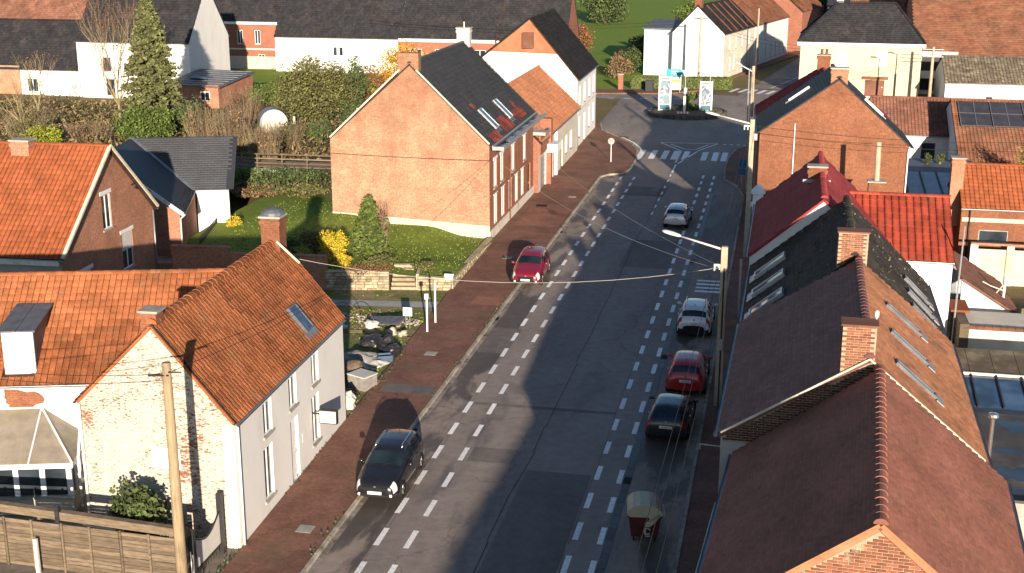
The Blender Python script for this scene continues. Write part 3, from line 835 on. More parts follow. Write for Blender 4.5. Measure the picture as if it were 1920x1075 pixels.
def paver_mat(name, c1, c2, mortar, moss):
    k = NT(name)
    br = k.n('ShaderNodeTexBrick'); br.offset = 0.5
    k.link(k.pos(), br.inputs['Vector'])
    for nm, q in (('Color1', c1), ('Color2', c2), ('Mortar', mortar)): br.inputs[nm].default_value = q + (1,)
    br.inputs['Scale'].default_value = 1.0; br.inputs['Mortar Size'].default_value = 0.007; br.inputs['Brick Width'].default_value = 0.2; br.inputs['Row Height'].default_value = 0.1
    c = k.mul(br.outputs['Color'], k.ramp(k.noise(0.5, 5, 0.7), 0.25, 0.75, 0.72, 1.28))
    c = k.mul(c, k.ramp(k.noise(7, 3, 0.7), 0.3, 0.7, 0.85, 1.15))
    c = k.mix(k.ramp(k.noise(0.35, 6, 0.7), 0.5, 0.72, 0, 0.75), c, moss)
    k.bump(br.outputs['Fac'], -0.4, 0.008)
    return k.done(c, 0.9, 0.2)
M['pavers'] = paver_mat('red_pavers', (0.25, 0.118, 0.082), (0.20, 0.098, 0.07), (0.13, 0.085, 0.064), (0.15, 0.115, 0.07))
def grass_mat(name, g1, g2, dirt, th=(0.55, 0.75), s=0.25):
    k = NT(name)
    c = k.mix(k.ramp(k.noise(0.9, 5, 0.7), 0.3, 0.7), g1, g2)
    c = k.mix(k.ramp(k.noise(s, 6, 0.7), th[0], th[1]), c, dirt)
    c = k.mul(c, k.ramp(k.noise(6, 4, 0.75), 0.25, 0.75, 0.7, 1.3))
    k.bump(k.noise(11, 4, 0.8), 0.35, 0.05)
    return k.done(c, 0.95, 0.1)
M['lawn'] = grass_mat('lawn_grass', (0.18, 0.24, 0.042), (0.14, 0.195, 0.036), (0.22, 0.18, 0.07), (0.55, 0.8), 0.3)
M['scrub'] = grass_mat('scrub_ground', (0.15, 0.15, 0.055), (0.17, 0.13, 0.07), (0.22, 0.155, 0.09), (0.42, 0.7), 0.2)
M['meadow'] = grass_mat('meadow_grass', (0.19, 0.27, 0.04), (0.15, 0.215, 0.036), (0.28, 0.20, 0.09), (0.6, 0.75), 0.06)
M['rough_garden'] = grass_mat('rough_garden', (0.14, 0.175, 0.045), (0.17, 0.17, 0.06), (0.29, 0.23, 0.14), (0.45, 0.6), 0.35)
M['dirt'] = mat('bare_earth', (0.14, 0.105, 0.075), var=0.3, scale=1.5, rough=1.0, bump=0.6, bscale=8)
M['gravel'] = mat('yard_gravel', (0.21, 0.18, 0.14), var=0.25, scale=2, rough=1.0, bump=0.5, bscale=20)

def sheet(name, pts, z, m, kind='structure', parent=None):
    mb = MB(); mb.face([(p[0], p[1], z) for p in pts])
    o = mb.build(name, M[m], parent)
    if parent is None: o['kind'] = kind
    return o

def slab(name, pts, z0, z1, m, parent=None):
    mb = MB(); mb.prism([(p[0], p[1], z1) for p in pts], (0, 0, z0 - z1))
    o = mb.build(name, M[m], parent)
    if parent is None: o['kind'] = 'structure'
    return o

sheet('ground', [(-900, -150), (900, -150), (900, 1600), (-900, 1600)], -0.06, 'scrub')
sheet('meadow', [(-70, 152), (-13, 152), (-14, 190), (-12, 420), (-160, 520)], -0.03, 'meadow')
sheet('verge', [(-19, 157), (-60, 153), (-60, 162), (-12, 163), (-11.5, 160.5)], 0.03, 'meadow')

KL, KR = -14.45, -2.55            # kerb lines of the street
road = sheet('road', [(KL - .1, -30), (KR + .1, -30), (KR + .1, 128), (KL - .1, 128)], 0.0, 'asphalt')
RC = Vector((-10.2, 140.5, 0))
circ = [(RC.x + 21 * math.cos(a), RC.y + 16.5 * math.sin(a)) for a in np.linspace(0, 2 * math.pi, 49)[:-1]]
sheet('roundabout_road', circ, 0.004, 'asphalt')
sheet('side_road', [(-24, 134.5), (-90, 130), (-90, 139), (-24, 149)], 0.008, 'asphalt')
sheet('far_road', [(-6.5, 150), (1.5, 148), (11, 196), (26, 258), (19, 261), (2.0, 204)], 0.008, 'asphalt')
sheet('cross_road', [(3, 134), (60, 128), (60, 136), (3, 144)], 0.012, 'asphalt')

sheet('parking_lane', [(-14.12, -20), (-12.82, -20), (-12.82, 106), (-14.12, 106)], 0.004, 'asphalt_side', parent=road)
sheet('parking_lane', [(-4.86, -20), (KR, -20), (KR, 100), (-4.86, 100)], 0.004, 'asphalt_side', parent=road)
for (x0, x1, y0, y1) in ((-8.9, -6.4, 33, 45.2), (-11.4, -9.6, 45.6, 47.0), (-14.1, -12.6, 58.5, 62.5), (-9.3, -6.3, 76, 83), (-11.5, -8.6, 97, 100.5), (-13.9, -12.2, 93, 96.5), (-12.6, -6.3, 51.6, 51.9)):
    sheet('asphalt_patch', [(x0, y0), (x1, y0), (x1, y1), (x0, y1)], 0.006, 'asphalt_patch', parent=road)
# open joints running along the lane and a manhole
for x in (-9.02, -12.72, -6.32):
    mb = MB(); y = 22.0
    while y < 108:
        y2 = y + random.uniform(2.5, 6); xa = x + random.gauss(0, .05); xb = x + random.gauss(0, .05)
        mb.face([(xa - .012, y, .0065), (xa + .012, y, .0065), (xb + .014, y2, .0065), (xb - .014, y2, .0065)]); y = y2
    mb.build('tar_seam', M['rubber'] if x == -9.02 else M['asphalt_patch'], road)

# sidewalks ----------------------------------------------------------
walkL_edge = [(KL, -10), (KL, 103.5), (-13.9, 104.6), (-12.75, 105.3), (-12.45, 107.5), (-12.5, 112), (-12.9, 116.5), (-13.9, 120), (-15.6, 123.5), (-17.6, 127), (-18.4, 131.5)]
walkL = slab('sidewalk', walkL_edge + [(-26, 134), (-26, 129.5), (-18.9, 128.9), (-18.35, 80), (-18.0, 68.5), (-17.35, 48.6), (-17.0, 36.6), (-17.0, -10)], -0.3, 0.115, 'pavers')
walkR_edge = [(KR, -10), (KR, 98), (-3.3, 102.0), (-4.35, 104.5), (-4.55, 109), (-4.5, 114), (-4.0, 118.5), (-2.5, 122.5), (0.5, 126)]
walkR = slab('sidewalk', walkR_edge[::-1] + [(-0.3, -10), (-0.3, 98), (-0.8, 112), (6, 122)][::1], -0.3, 0.112, 'pavers')
walkF = slab('sidewalk', [(-26, 154.6), (-14, 156.6), (-10.5, 160), (-7.5, 172.2), (1.6, 205.5), (14, 260), (11.5, 260), (-0.2, 206), (-8.8, 173), (-13.5, 161), (-26, 158)], -0.3, 0.10, 'pavers')

def kerb_run(parent, pts, side=1, m='kerb', L=1.0):
    """single kerb stones along a polyline; the walk lies to the left of the run when side=1"""
    pts = [Vector((p[0], p[1], 0)) for p in pts]
    mb = MB(); mb.box(0, 0.13, 0.006, 0.994, -0.2, 0.13); o0 = mb.build('kerb_stone', M['kerb'], parent); first = True
    for a, b in zip(pts[:-1], pts[1:]):
        d = b - a; n = max(1, round(d.length / L)); ang = math.atan2(-d.x, d.y)
        for i in range(n):
            p = a + d * (i / n)
            if p.y < 24: continue
            o = o0 if first else copy_obj(o0, parent); first = False
            o.location = (p.x, p.y, 0.006 + random.uniform(0, .012)); o.rotation_euler = (0, 0, ang); o.scale = (1 if side == 1 else -1, d.length / n / L, 1)
kerb_run(walkL, walkL_edge, 1)
kerb_run(walkR, walkR_edge, -1)
def slab_run(parent, x0, x1, y0, y1, L, z, m, name):
    mb = MB(); mb.box(x0, x1, 0.008, L - 0.008, -0.1, z); o0 = mb.build(name, M[m], parent)
    n = int((y1 - y0) / L)
    for i in range(n):
        o = o0 if i == 0 else copy_obj(o0, parent); o.location = (0, y0 + i * L, random.uniform(-.003, .003))
slab_run(road, -14.44, -14.14, 26, 104, 1.0, 0.014, 'gutter_conc', 'gutter_slab')
slab_run(road, -5.16, -4.88, 26, 99, 1.0, 0.014, 'gutter_wet', 'gutter_slab')
slab_run(road, -2.72, -2.56, 26, 99, 1.0, 0.016, 'gutter_conc', 'gutter_slab')
# weeds along the house walls and kerbs
def weeds(pts, n, size, z, mk='grassblade'):
    P = []
    for i in range(n):
        (ax, ay), (bx, by) = random.choice(pts); t = random.random(); P.append((ax + (bx - ax) * t + random.gauss(0, .07), ay + (by - ay) * t, z + random.uniform(0, .08)))
    o = leaf_cloud('weeds', np.array(P), size, M[mk], None, up=np.array([0, 0, 1.0]))
    return o
w = weeds([((-17.05, 30), (-17.05, 36.5)), ((-17.2, 49), (-17.4, 60)), ((-14.55, 60), (-14.55, 68)), ((-18.0, 70), (-18.1, 79)), ((-14.0, 104.9), (-12.9, 105.4)), ((-14.58, 36), (-14.58, 58)), ((-17.1, 41), (-17.4, 48.6))], 420, 0.07, 0.10, 'leaf_dark')
tag(w, 'small green weeds in the pavement joints by walls', 'weeds', kind='stuff')

# painted markings ----------------------------------------------------
def dash_line(x, y0, n, w=0.20, L=1.32, P=2.5, skipf=None):
    mb = MB(); mb.face([(-w / 2, -L / 2, 0), (w / 2, -L / 2, 0), (w / 2, L / 2, 0), (-w / 2, L / 2, 0)])
    o0 = None
    for i in range(n):
        y = y0 + i * P
        if skipf and skipf(y): continue
        if o0 is None: o0 = mb.build('road_marking', M['marking'], road); o = o0
        else: o = copy_obj(o0, road)
        o.location = (x, y, 0.011)
        o.scale = (1, random.uniform(.95, 1.03), 1)
dash_line(-12.72, 31.2, 30)
dash_line(-11.66, 31.2, 30)
dash_line(-6.17, 30.5, 31)
dash_line(-5.30, 30.3, 31)
def stripe(a, b, w, z=0.011, name='road_marking', parent=None):
    a = Vector((a[0], a[1], 0)); b = Vector((b[0], b[1], 0)); d = (b - a).normalized(); s = Vector((d.y, -d.x, 0)) * w / 2
    mb = MB(); mb.face([(p.x, p.y, z) for p in (a + s, b + s, b - s, a - s)][::-1])
    o = mb.build(name, M['marking'], parent or road); return o
for x in (-12.35, -11.25, -10.2, -9.3, -8.35, -6.7, -5.75, -4.95):
    stripe((x, 112.9), (x, 117.3), 0.52)
# splitter island lines
for a, b in (((-11.2, 121.6), (-5.9, 122.0)), ((-11.2, 121.6), (-8.95, 117.4)), ((-5.9, 122.0), (-7.5, 117.6)), ((-8.95, 117.3), (-8.95, 111.5)), ((-7.5, 117.4), (-8.7, 111.0)), ((-8.85, 110.6), (-8.82, 106.8)), ((-10.2, 120.9), (-8.7, 118.4)), ((-6.7, 121.2), (-7.7, 118.5)), ((-8.7, 118.4), (-7.7, 118.5))):
    stripe(a, b, 0.16)
for i in range(7): stripe((-8.85, 105.0 - 2.4 * i), (-8.85, 106.0 - 2.4 * i), 0.12)
for i in range(9): stripe((-5.4 + i * .62, 121.7 - i * .02), (-5.1 + i * .62, 121.7 - i * .02), 0.35)
# kerb-side curved line by the left corner
cl = [(-12.3, 112.2), (-12.25, 115), (-12.7, 118), (-13.7, 121), (-15.2, 124)]
for a, b in zip(cl[:-1], cl[1:]): stripe(a, b, 0.2, 0.013)
# crossing on the far road and its lane lines
def far_pt(u, v): return (-1.2 + v * 0.265 + u * 0.965, 158.5 + v * 0.965 - u * 0.265)
for i in range(6):
    a = far_pt(-5.6 + i * 1.15, 0); b = far_pt(-5.6 + i * 1.15, 3.6); stripe(a, b, 0.5, 0.016)
for i in range(8):
    a = far_pt(0.4, 8 + i * 5); b = far_pt(0.4, 10.5 + i * 5); stripe(a, b, 0.16, 0.016)
stripe(far_pt(-2.2, 6), far_pt(-2.2, 40), 0.13, 0.016)
for i in range(11): stripe((-28 + i * 1.9, 150.2 + i * .28), (-27.2 + i * 1.9, 150.3 + i * .28), 0.3, 0.016)
# worn circle of tyre marks is left to the asphalt material; zebra on the drive by the right houses
for i in range(4): stripe((-4.4, 71.5 + i * .75), (-3.0, 71.5 + i * .75), 0.34, 0.012)

# roundabout island ----------------------------------------------------
isl = thing('roundabout_island', 'round planted traffic island ringed with grey kerb stones', 'traffic island', (RC.x, RC.y, 0))
mb = MB(); mb.lathe([(4.0, 0), (4.0, 0.25), (3.6, 0.5), (2.0, 0.62), (0.02, 0.66)], (0, 0, 0), 40); mb.build('planting_bed', M['dirt'], isl)
mb = MB(); mb.box(-0.16, 0.16, -0.30, 0.30, 0, 0.42)
M['basalt'] = mat('dark_basalt', (.085, .08, .07), var=.3, scale=3, rough=.9, orand=.25, bump=.3)
k0 = mb.build('kerb_block', M['basalt'], isl)
for i in range(40):
    a = 2 * math.pi * i / 40; o = k0 if i == 0 else copy_obj(k0, isl)
    o.location = (4.1 * math.cos(a), 4.1 * math.sin(a), random.uniform(-.02, .02)); o.rotation_euler = (0, 0, a)
P = clump_points((0, 0, 0.6), (3.4, 3.4, 0.32), 1400, 30); leaf_cloud('ground_cover', P, 0.12, M['leaf_dark'], isl)
P = clump_points((0.3, 0.8, 1.3), (1.1, 0.9, 1.1), 900, 12); leaf_cloud('shrub_planting', P, 0.13, M['leaf_green'], isl)

# ------------------------------------------------------------------ left garden terrain
CP = np.array([(-25, 67.7, 1.05), (-22, 68, .95), (-20, 68.3, .8), (-18, 68.9, .6), (-18, 76, .42), (-18.3, 80.3, .28), (-24, 80.3, .95), (-29, 80.3, 1.5), (-34, 70, 1.15), (-36, 80, 1.3), (-40, 90, 1.2), (-30, 95, 1.1),
               (-60, 100, .9), (-60, 130, .4), (-40, 130, .4), (-90, 100, .7), (-20, 130, 0.02), (-20, 100, .1), (-90, 130, .2), (-45, 145, .05), (-75, 145, .05)])
def gz(x, y):
    d2 = (CP[:, 0] - x) ** 2 + (CP[:, 1] - y) ** 2 + 0.3
    w_ = 1 / d2 ** 1.6
    return float((w_ * CP[:, 2]).sum() / w_.sum())
def terrain(name, xs, ys, m, clip=None):
    mb = MB(); xs = list(xs); ys = list(ys)
    V = [(x, y, gz(x, y)) for y in ys for x in xs]; n = len(xs); F = []
    for j in range(len(ys) - 1):
        for i in range(n - 1):
            cx_, cy_ = (xs[i] + xs[i + 1]) / 2, (ys[j] + ys[j + 1]) / 2
            if clip and not clip(cx_, cy_): continue
            F.append((j * n + i, j * n + i + 1, (j + 1) * n + i + 1, (j + 1) * n + i))
    mb.mesh(V, F); o = mb.build(name, M[m], None, smooth=True); o['kind'] = 'structure'; return o
terrain('lawn', np.linspace(-36, -18.0, 37), np.linspace(67.9, 87, 39), 'lawn', lambda x, y: (x > -34 or y > 70) and not (x > -29 and y > 80.6) and y > 67.9 + (x + 25) * 0.14)
terrain('garden_ground', np.linspace(-100, -18.6, 56), np.linspace(86.5, 150, 44), 'scrub')
sheet('front_garden', [(-24.9, 48.7), (-17.3, 48.7), (-17.9, 68.6), (-25, 67.6)], 0.03, 'rough_garden')
sheet('garden_path', [(-24.9, 64.3), (-17.6, 65.2), (-17.7, 66.3), (-24.9, 65.4)], 0.05, 'grey_wall')
sheet('yard', [(-40, 20), (-17.0, 20), (-17.0, 41.5), (-40, 41.5)], 0.02, 'gravel')
sheet('back_yard', [(-60, 47), (-25, 47), (-25.1, 67.5), (-60, 70)], 0.04, 'rough_garden')
# relaid strips, drain covers and a dropped crossing in the pavements
for (x0, x1, y0, y1, m_) in ((-17.0, -14.62, 52.0, 53.1, 'asphalt_patch'), (-16.2, -14.62, 66.0, 67.6, 'pavers_new'), (-17.7, -14.62, 85.0, 90.5, 'pavers_new'), (-16.8, -15.2, 29.0, 31.2, 'pavers_new'), (-18.0, -14.7, 98.0, 102.5, 'pavers_new'), (-15.2, -14.62, 75, 80, 'asphalt_patch')):
    M.setdefault('pavers_new', None)
    if M['pavers_new'] is None: M['pavers_new'] = paver_mat('relaid_pavers', (0.33, 0.15, 0.10), (0.27, 0.125, 0.085), (0.16, 0.10, 0.075), (0.19, 0.13, 0.08))
    sheet('pavement_patch', [(x0, y0), (x1, y0), (x1, y1), (x0, y1)], 0.119, m_, parent=walkL)
for (x, y) in ((-15.4, 38.5), (-16.1, 57.5), (-15.3, 95.0), (-16.3, 76.2)):
    mb = MB(); mb.box(x - .28, x + .28, y - .28, y + .28, 0.1, 0.122); mb.build('access_cover', M['concrete'], walkL)
for (x, y) in ((-14.3, 48.0), (-14.3, 64.0), (-14.3, 84.0), (-5.0, 59.6), (-5.0, 78.0), (-5.0, 45.0)):
    mb = MB(); mb.box(x - .14, x + .14, y - .3, y + .3, 0.0, 0.022)
    dr = mb.build('drain_grate', M['rubber'], road)
# grass tufts on the lawn
P = []
while len(P) < 3500:
    x = random.uniform(-34, -18.1); y = random.uniform(68.3, 84)
    if (x > -29 and y > 80.2) or y < 68.3 + (x + 25) * .14: continue
    P.append((x, y, gz(x, y) + 0.03))
go = leaf_cloud('grass', np.array(P), 0.07, M['grassblade'], None, up=np.array([0, 0, 1.2]))
tag(go, 'short mown green grass on the sloping lawn', 'grass', kind='stuff')
P = []
while len(P) < 1500:
    x = random.uniform(-24.7, -17.6); y = random.uniform(49, 67.2)
    if 64.2 < y < 66.4 and random.random() < .95: continue
    if random.random() < 0.6 and not (61.5 < y < 64.5 or 54.5 < y < 57.5): continue
    P.append((x, y, 0.06))
go = leaf_cloud('grass', np.array(P), 0.09, M['grassblade'], None, up=np.array([0, 0, 1.0]))
tag(go, 'rough tufted grass in the cluttered front garden', 'grass', kind='stuff')

# ================================================================== LEFT SIDE OF THE STREET
def whitewash():
    k = NT('flaking_whitewash')
    c1 = k.mix(k.ramp(k.noise(5, 2), 0.3, 0.7), (0.22, 0.10, 0.06), (0.29, 0.16, 0.095))
    n1 = k.noise(0.55, 6, 0.72); n2 = k.noise(7.0, 4, 0.7, k.scaled((1, 1, 2.6)))
    ad = k.n('ShaderNodeMath', operation='ADD'); k.link(k.ramp(n1, 0.3, 0.75, -0.13, 0.13), ad.inputs[0]); k.link(n2, ad.inputs[1])
    c = k.mix(k.ramp(ad.outputs[0], 0.545, 0.615), (0.56, 0.515, 0.44), c1)
    o = k.n('ShaderNodeObjectInfo')
    c = k.mul(c, k.ramp(o.outputs['Random'], 0, 1, 0.86, 1.1))
    a = k.n('ShaderNodeAttribute'); a.attribute_name = 'tint'
    c = k.mul(c, k.ramp(a.outputs['Fac'], 0, 1, 0.88, 1.1))
    k.bump(k.noise(22, 3), 0.4, 0.01)
    return k.done(c, 0.95, 0.12)
M['whitewash'] = whitewash()

# --- white cottage in front -----------------------------------------
w_up = lambda u: (u, 3.0, 0.82, 1.22, 'two+sill')
w_lo = lambda u: (u, 0.62, 0.86, 1.95, 'two+sill')
L1, S1, P1, R1_ = house('white_cottage', 'white cottage with flaking brick gable and orange pantile roof beside the pavement', 'house', (-17.05, 36.85, 0), R(1.6),
    (-5.45, 0, 0, 11.75), 'y', (5.0, 4.6), (-2.62, 7.75), {'S': 'whitewash', 'E': 'white_wall', 'N': 'white_wall', 'W': 'whitewash'}, 'clay', 'pan', 0.225, 0.30,
    individual={'E': 300}, over=(0.03, 0.10), ridge_ind=True, ridge_r=0.18, skip={'E': [(8.05, 0.55, 8.95, 1.85)]},
    holes={'E': [w_up(2.55), w_up(5.15), w_up(7.7), w_lo(2.4), w_lo(7.55), (5.15, 0.05, 0.82, 2.5, 'door')]})
bricks(L1, (-5.45, -0.001, 0), (1, 0, 0), [(0.02, 0.0), (5.43, 0.0), (5.43, 4.5), (2.83, 7.55), (0.02, 4.85)], M['whitewash'], individual=300)
skylight(R1_['E'], P1['E'], 8.1, 0.62, 0.8, 1.2, frame='lead')
chimney(L1, -2.75, 0.35, 7.3, 8.15, 0.55, 0.55, 'brick_orange', corbel=False)
ch = chimney(L1, -2.62, 11.3, 6.4, 8.85, 0.78, 0.78, 'brick_orange', 'concrete')
mb = MB(); mb.lathe([(0.48, 0), (0.46, 0.12), (0.3, 0.24), (0.05, 0.3)], (-2.62, 11.3, 8.93), 12); mb.build('cowl', M['lead'], ch)
mb = MB(); mb.tube([(-2.3, 10.75, 7.95), (-1.9, 10.8, 7.55), (-1.45, 10.95, 7.05)], 0.05, 6); mb.build('flashing', M['mortar_white'], ch)
pipe(L1, [(0.07, 0.12, 4.45), (0.07, 0.12, 0.1)], 0.045, 'white_paint')
pipe(L1, [(-5.40, -0.09, 4.9), (-5.40, -0.09, 0.2)], 0.045, 'white_paint')
mb = MB(); mb.box(-2.95, -1.95, -0.035, -0.016, 2.75, 3.5); mb.build('board', M['white_paint'], L1)
mb = MB(); mb.box(-0.42, 0.004, -0.03, -0.016, 0.0, 4.4); mb.build('corner_pilaster', M['offwhite'], L1)
# verge of pale mortar and red fascia on the front eave
mb = MB(); mb.bar((0.02, -0.06, 4.55), (-2.62, -0.06, 7.72), 0.07, 0.09); mb.bar((-5.45, -0.06, 4.95), (-2.62, -0.06, 7.72), 0.07, 0.09); mb.build('verge', M['clay'], L1)
for u in (1.2,):
    mb = MB(); mb.box(0.004, 0.014, 6.35, 6.7, 1.25, 1.6); mb.build('house_number_plate', M['white_paint'], L1)
# lightbox sign on the cottage front
sg = thing('projecting_sign', 'small white projecting lightbox sign with dark frame on white cottage front', 'sign', (-16.95, 44.7, 1.75))
mb = MB(); mb.box(-0.12, 0.62, -0.09, 0.09, -0.26, 0.3); mb.build('cabinet', M['darkmetal'], sg)
mb = MB(); mb.box(-0.08, 0.58, -0.10, -0.092, -0.22, 0.26); mb.build('panel', M['offwhite'], sg)
mb = MB(); mb.box(0.10, 0.42, -0.106, -0.102, -0.06, -0.02); mb.box(0.16, 0.36, -0.106, -0.102, 0.04, 0.075); mb.build('print', M['zinc'], sg)
mb = MB(); mb.bar((-0.40, 0, 0.1), (-0.1, 0, 0.1), 0.05, 0.05); mb.build('bracket', M['darkmetal'], sg)

# --- rear wing --------------------------------------------------------
W1h, SW, PW, RW = house('rear_wing', 'long orange pantile wing with white dormer behind white cottage', 'house', (-21.2, 45.9, 0), R(16),
    (-17, 0.75, -4.2, 4.2), 'x', (4.08, 4.08), (0, 7.0), 'white_wall', 'clay', 'pan', 0.235, 0.32, individual={'S': 300}, over=(0.0, 0.12), ridge_ind=True,
    skip={'S': [(9.3, 0.2, 10.62, 3.3), (6.55, 0.2, 7.75, 3.3)]})
def dormer(x0, x1, broken=False):
    d = MB(); y0 = -3.85; yb = -1.25
    d.box(x0, x1, y0, y0 + 0.09, 4.1, 5.95)
    d.face([(x1, y0 + .09, 4.2), (x1, yb, 6.1), (x1, y0 + .09, 5.95)]); d.face([(x0, y0 + .09, 4.2), (x0, y0 + .09, 5.95), (x0, yb, 6.1)])
    o = d.build('dormer', M['lead'], RW['S'])
    f = MB(); f.box(x0 + 0.02, x1 - 0.02, y0 - 0.03, y0 - 0.003, 4.15, 5.97); f.build('dormer_front', M['white_paint'], o)
    f = MB(); f.box(x0 + 0.16, x1 - 0.16, y0 - 0.045, y0 - 0.032, 4.5, 5.7); f.build('closed_shutter', M['shutter'], o)
    for i, (a, b) in enumerate(((x0 - .1, (x0 + x1) / 2 - .01), ((x0 + x1) / 2 + .01, x1 + .1))):
        f = MB(); f.mesh([(a, y0 - .14, 5.97), (b, y0 - .14, 5.97), (b, yb - .1, 6.24), (a, yb - .1, 6.24), (a, y0 - .14, 6.03), (b, y0 - .14, 6.03), (b, yb - .1, 6.30), (a, yb - .1, 6.30)], [(0, 3, 2, 1), (4, 5, 6, 7), (0, 1, 5, 4), (1, 2, 6, 5), (2, 3, 7, 6), (3, 0, 4, 7)])
        f.build('lead_sheet', M['lead'], o)
    f = MB(); f.bar((x1 + .06, y0 - .02, 4.15), (x1 + .06, yb, 6.12), 0.1, 0.06); f.build('flashing', M['zinc'], o)
dormer(-7.6, -6.45); dormer(-10.4, -9.25)
pts = [(-7.75, -4.215, 3.98)]; 
mb = MB(); ring = []
for i in range(22):
    a = 6.283 * i / 22; rr = 1 + .25 * math.sin(3 * a + 1) + random.uniform(-.15, .15); ring.append((-7.0 + .68 * rr * math.cos(a), -4.206, 3.45 + .42 * rr * math.sin(a)))
mb.face(ring, uv=[(p[0], p[2]) for p in ring]); mb.build('bare_brick_patch', M['brick_orange'], W1h)
mb = MB(); mb.box(-0.3, .3, -.01, .01, 0, 0.01)
# roof pipe on the wing
mb = MB(); mb.tube([(-8.6, -2.9, 4.9), (-8.6, -2.9, 5.35)], 0.11, 8); mb.build('vent_pipe', M['darkmetal'], RW['S'])

# --- conservatory -----------------------------------------------------
cv = thing('conservatory', 'white framed conservatory with brown polycarbonate hipped roof against rear wing', 'conservatory', (-21.2, 45.9, 0), R(16))
cx0, cx1, cy0, cy1 = -13.5, -4.8, -6.65, -4.25
mb = MB(); mb.box(cx0, cx1, cy0, cy0 + .2, -0.2, 0.62); mb.box(cx1 - .2, cx1, cy0 + .2, cy1, -0.2, 0.62); mb.build('dwarf_wall', M['old_wall'], cv)
mb = MB(); mb.box(cx0, cx1 + .06, cy0 - .08, cy0 + .22, 0.62, 0.68); mb.box(cx1 - .22, cx1 + .06, cy0 + .22, cy1, 0.62, 0.68); mb.build('sill', M['concrete'], cv)
xs = [cx1 - .08 - .92 * i for i in range(10)]
for i, x in enumerate(xs):
    mb = MB(); mb.box(x - .09, x + .09, cy0 + .02, cy0 + .16, 0.69, 1.80); mb.build('post', M['white_paint'], cv)
    if i < 9:
        mb = MB(); mb.box(x - .83, x - .09, cy0 + .08, cy0 + .10, 0.72, 1.75); mb.build('pane', M['glass'], cv)
for y in (cy0 + .75, cy0 + 1.45, cy1 - .1):
    mb = MB(); mb.box(cx1 - .16, cx1 - .02, y - .07, y + .07, 0.69, 1.8); mb.build('post', M['white_paint'], cv)
for a, b in ((cy0 + .17, cy0 + .68), (cy0 + .83, cy0 + 1.38), (cy0 + 1.53, cy1 - .18)):
    mb = MB(); mb.box(cx1 - .1, cx1 - .08, a, b, 0.72, 1.75); mb.build('pane', M['glass'], cv)
mb = MB(); mb.box(cx0, cx1 + .12, cy0 - .12, cy0 + .2, 1.80, 1.98); mb.box(cx1 - .2, cx1 + .12, cy0 + .2, cy1, 1.80, 1.98); mb.build('eaves_beam', M['white_paint'], cv)
A = (cx0, cy0 - .1, 2.0); B = (cx1 + .1, cy0 - .1, 2.0); Cc = (cx1 - 1.5, cy1, 3.15); D = (cx0, cy1, 3.15); E_ = (cx1 + .1, cy1, 2.0)
bx = [cx1 + .1, cx1 - 1.4, cx1 - 3.0, cx1 - 4.6, cx1 - 6.2, cx0]
for a, b in zip(bx[:-1], bx[1:]):
    ta = min(a, Cc[0]); tb = min(b, Cc[0]); poly = [(b, cy0 - .1, 2.0), (a, cy0 - .1, 2.0), (ta, cy1, 3.15), (tb, cy1, 3.15)]
    if ta == tb: poly = poly[:3]
    mb = MB(); mb.prism(poly, (0, 0, -.03)); mb.build('roof_sheet', M['poly'], cv)
mb = MB(); mb.prism([B, E_, Cc], (0, 0, -.03)); mb.build('roof_sheet', M['poly'], cv)
mb = MB(); mb.bar(B, Cc, 0.06, 0.06); mb.build('hip_bar', M['white_paint'], cv)
for a in bx[1:-1]:
    mb = MB(); mb.bar((a, cy0 - .1, 2.01), (min(a, Cc[0]), cy1, 3.16), 0.05, 0.05); mb.build('glazing_bar', M['white_paint'], cv)
mb = MB(); mb.bar(Cc, D, 0.08, 0.06); mb.build('ridge_bar', M['white_paint'], cv)
pipe(cv, [(cx1 + .25, cy1 - .2, 3.9), (cx1 + .1, cy1 - .9, 3.0), (cx1 + .22, cy0 + .3, 2.0), (cx1 + .22, cy0 + .3, 0.1)], 0.05, 'white_paint')

# --- brick house with orange roof further left ---------------------------
L2, S2, P2, R2_ = house('brick_house', 'red brick house with bright orange tiled roof, white shutters and window lintels', 'house', (-34.15, 55.4, 0), R(2.5),
    (-17, 0, 0, 10.6), 'x', (4.5, 4.75), (5.7, 8.95), {'S': 'grey_wall', 'E': 'brick_red', 'N': 'brick_red', 'W': 'brick_red'}, 'clay2', 'pan', 0.25, 0.34, over=(0.18, 0.18),
    holes={'E': [(1.6, 1.3, 1.35, 1.9, 'shutter+sill+lintel'), (6.5, 2.1, 1.3, 2.0, 'shutter+sill+lintel'), (4.6, 4.75, 1.0, 1.85, 'two+sill+lintel')]}, ridge_ind=False)
chimney(L2, -4.5, 5.35, 8.0, 9.25, 1.0, 0.75, 'brick_red')
mb = MB()
mb.bar((0.2, -0.2, 4.5), (0.2, 5.7, 9.05), 0.16, 0.12); mb.build('verge', M['mortar_white'], L2)
mb = MB(); mb.bar((0.2, 10.8, 4.75), (0.2, 5.7, 9.05), 0.16, 0.12); mb.build('verge', M['mortar_white'], L2)
pipe(L2, [(0.08, 10.4, 4.6), (0.08, 10.4, 0.1)], 0.05, 'zinc')
mb = MB(); mb.box(-17, 0.02, -0.32, -0.2, 4.12, 4.36); mb.build('eaves_board', M['offwhite'], L2)
mb = MB(); mb.tube([(0.06, 8.0, 6.5), (0.16, 8.6, 6.62), (0.12, 9.6, 6.3)], 0.03, 5); mb.box(.02, .12, 8.4, 8.55, 6.2, 6.35); mb.build('cable_bracket', M['darkmetal'], L2)

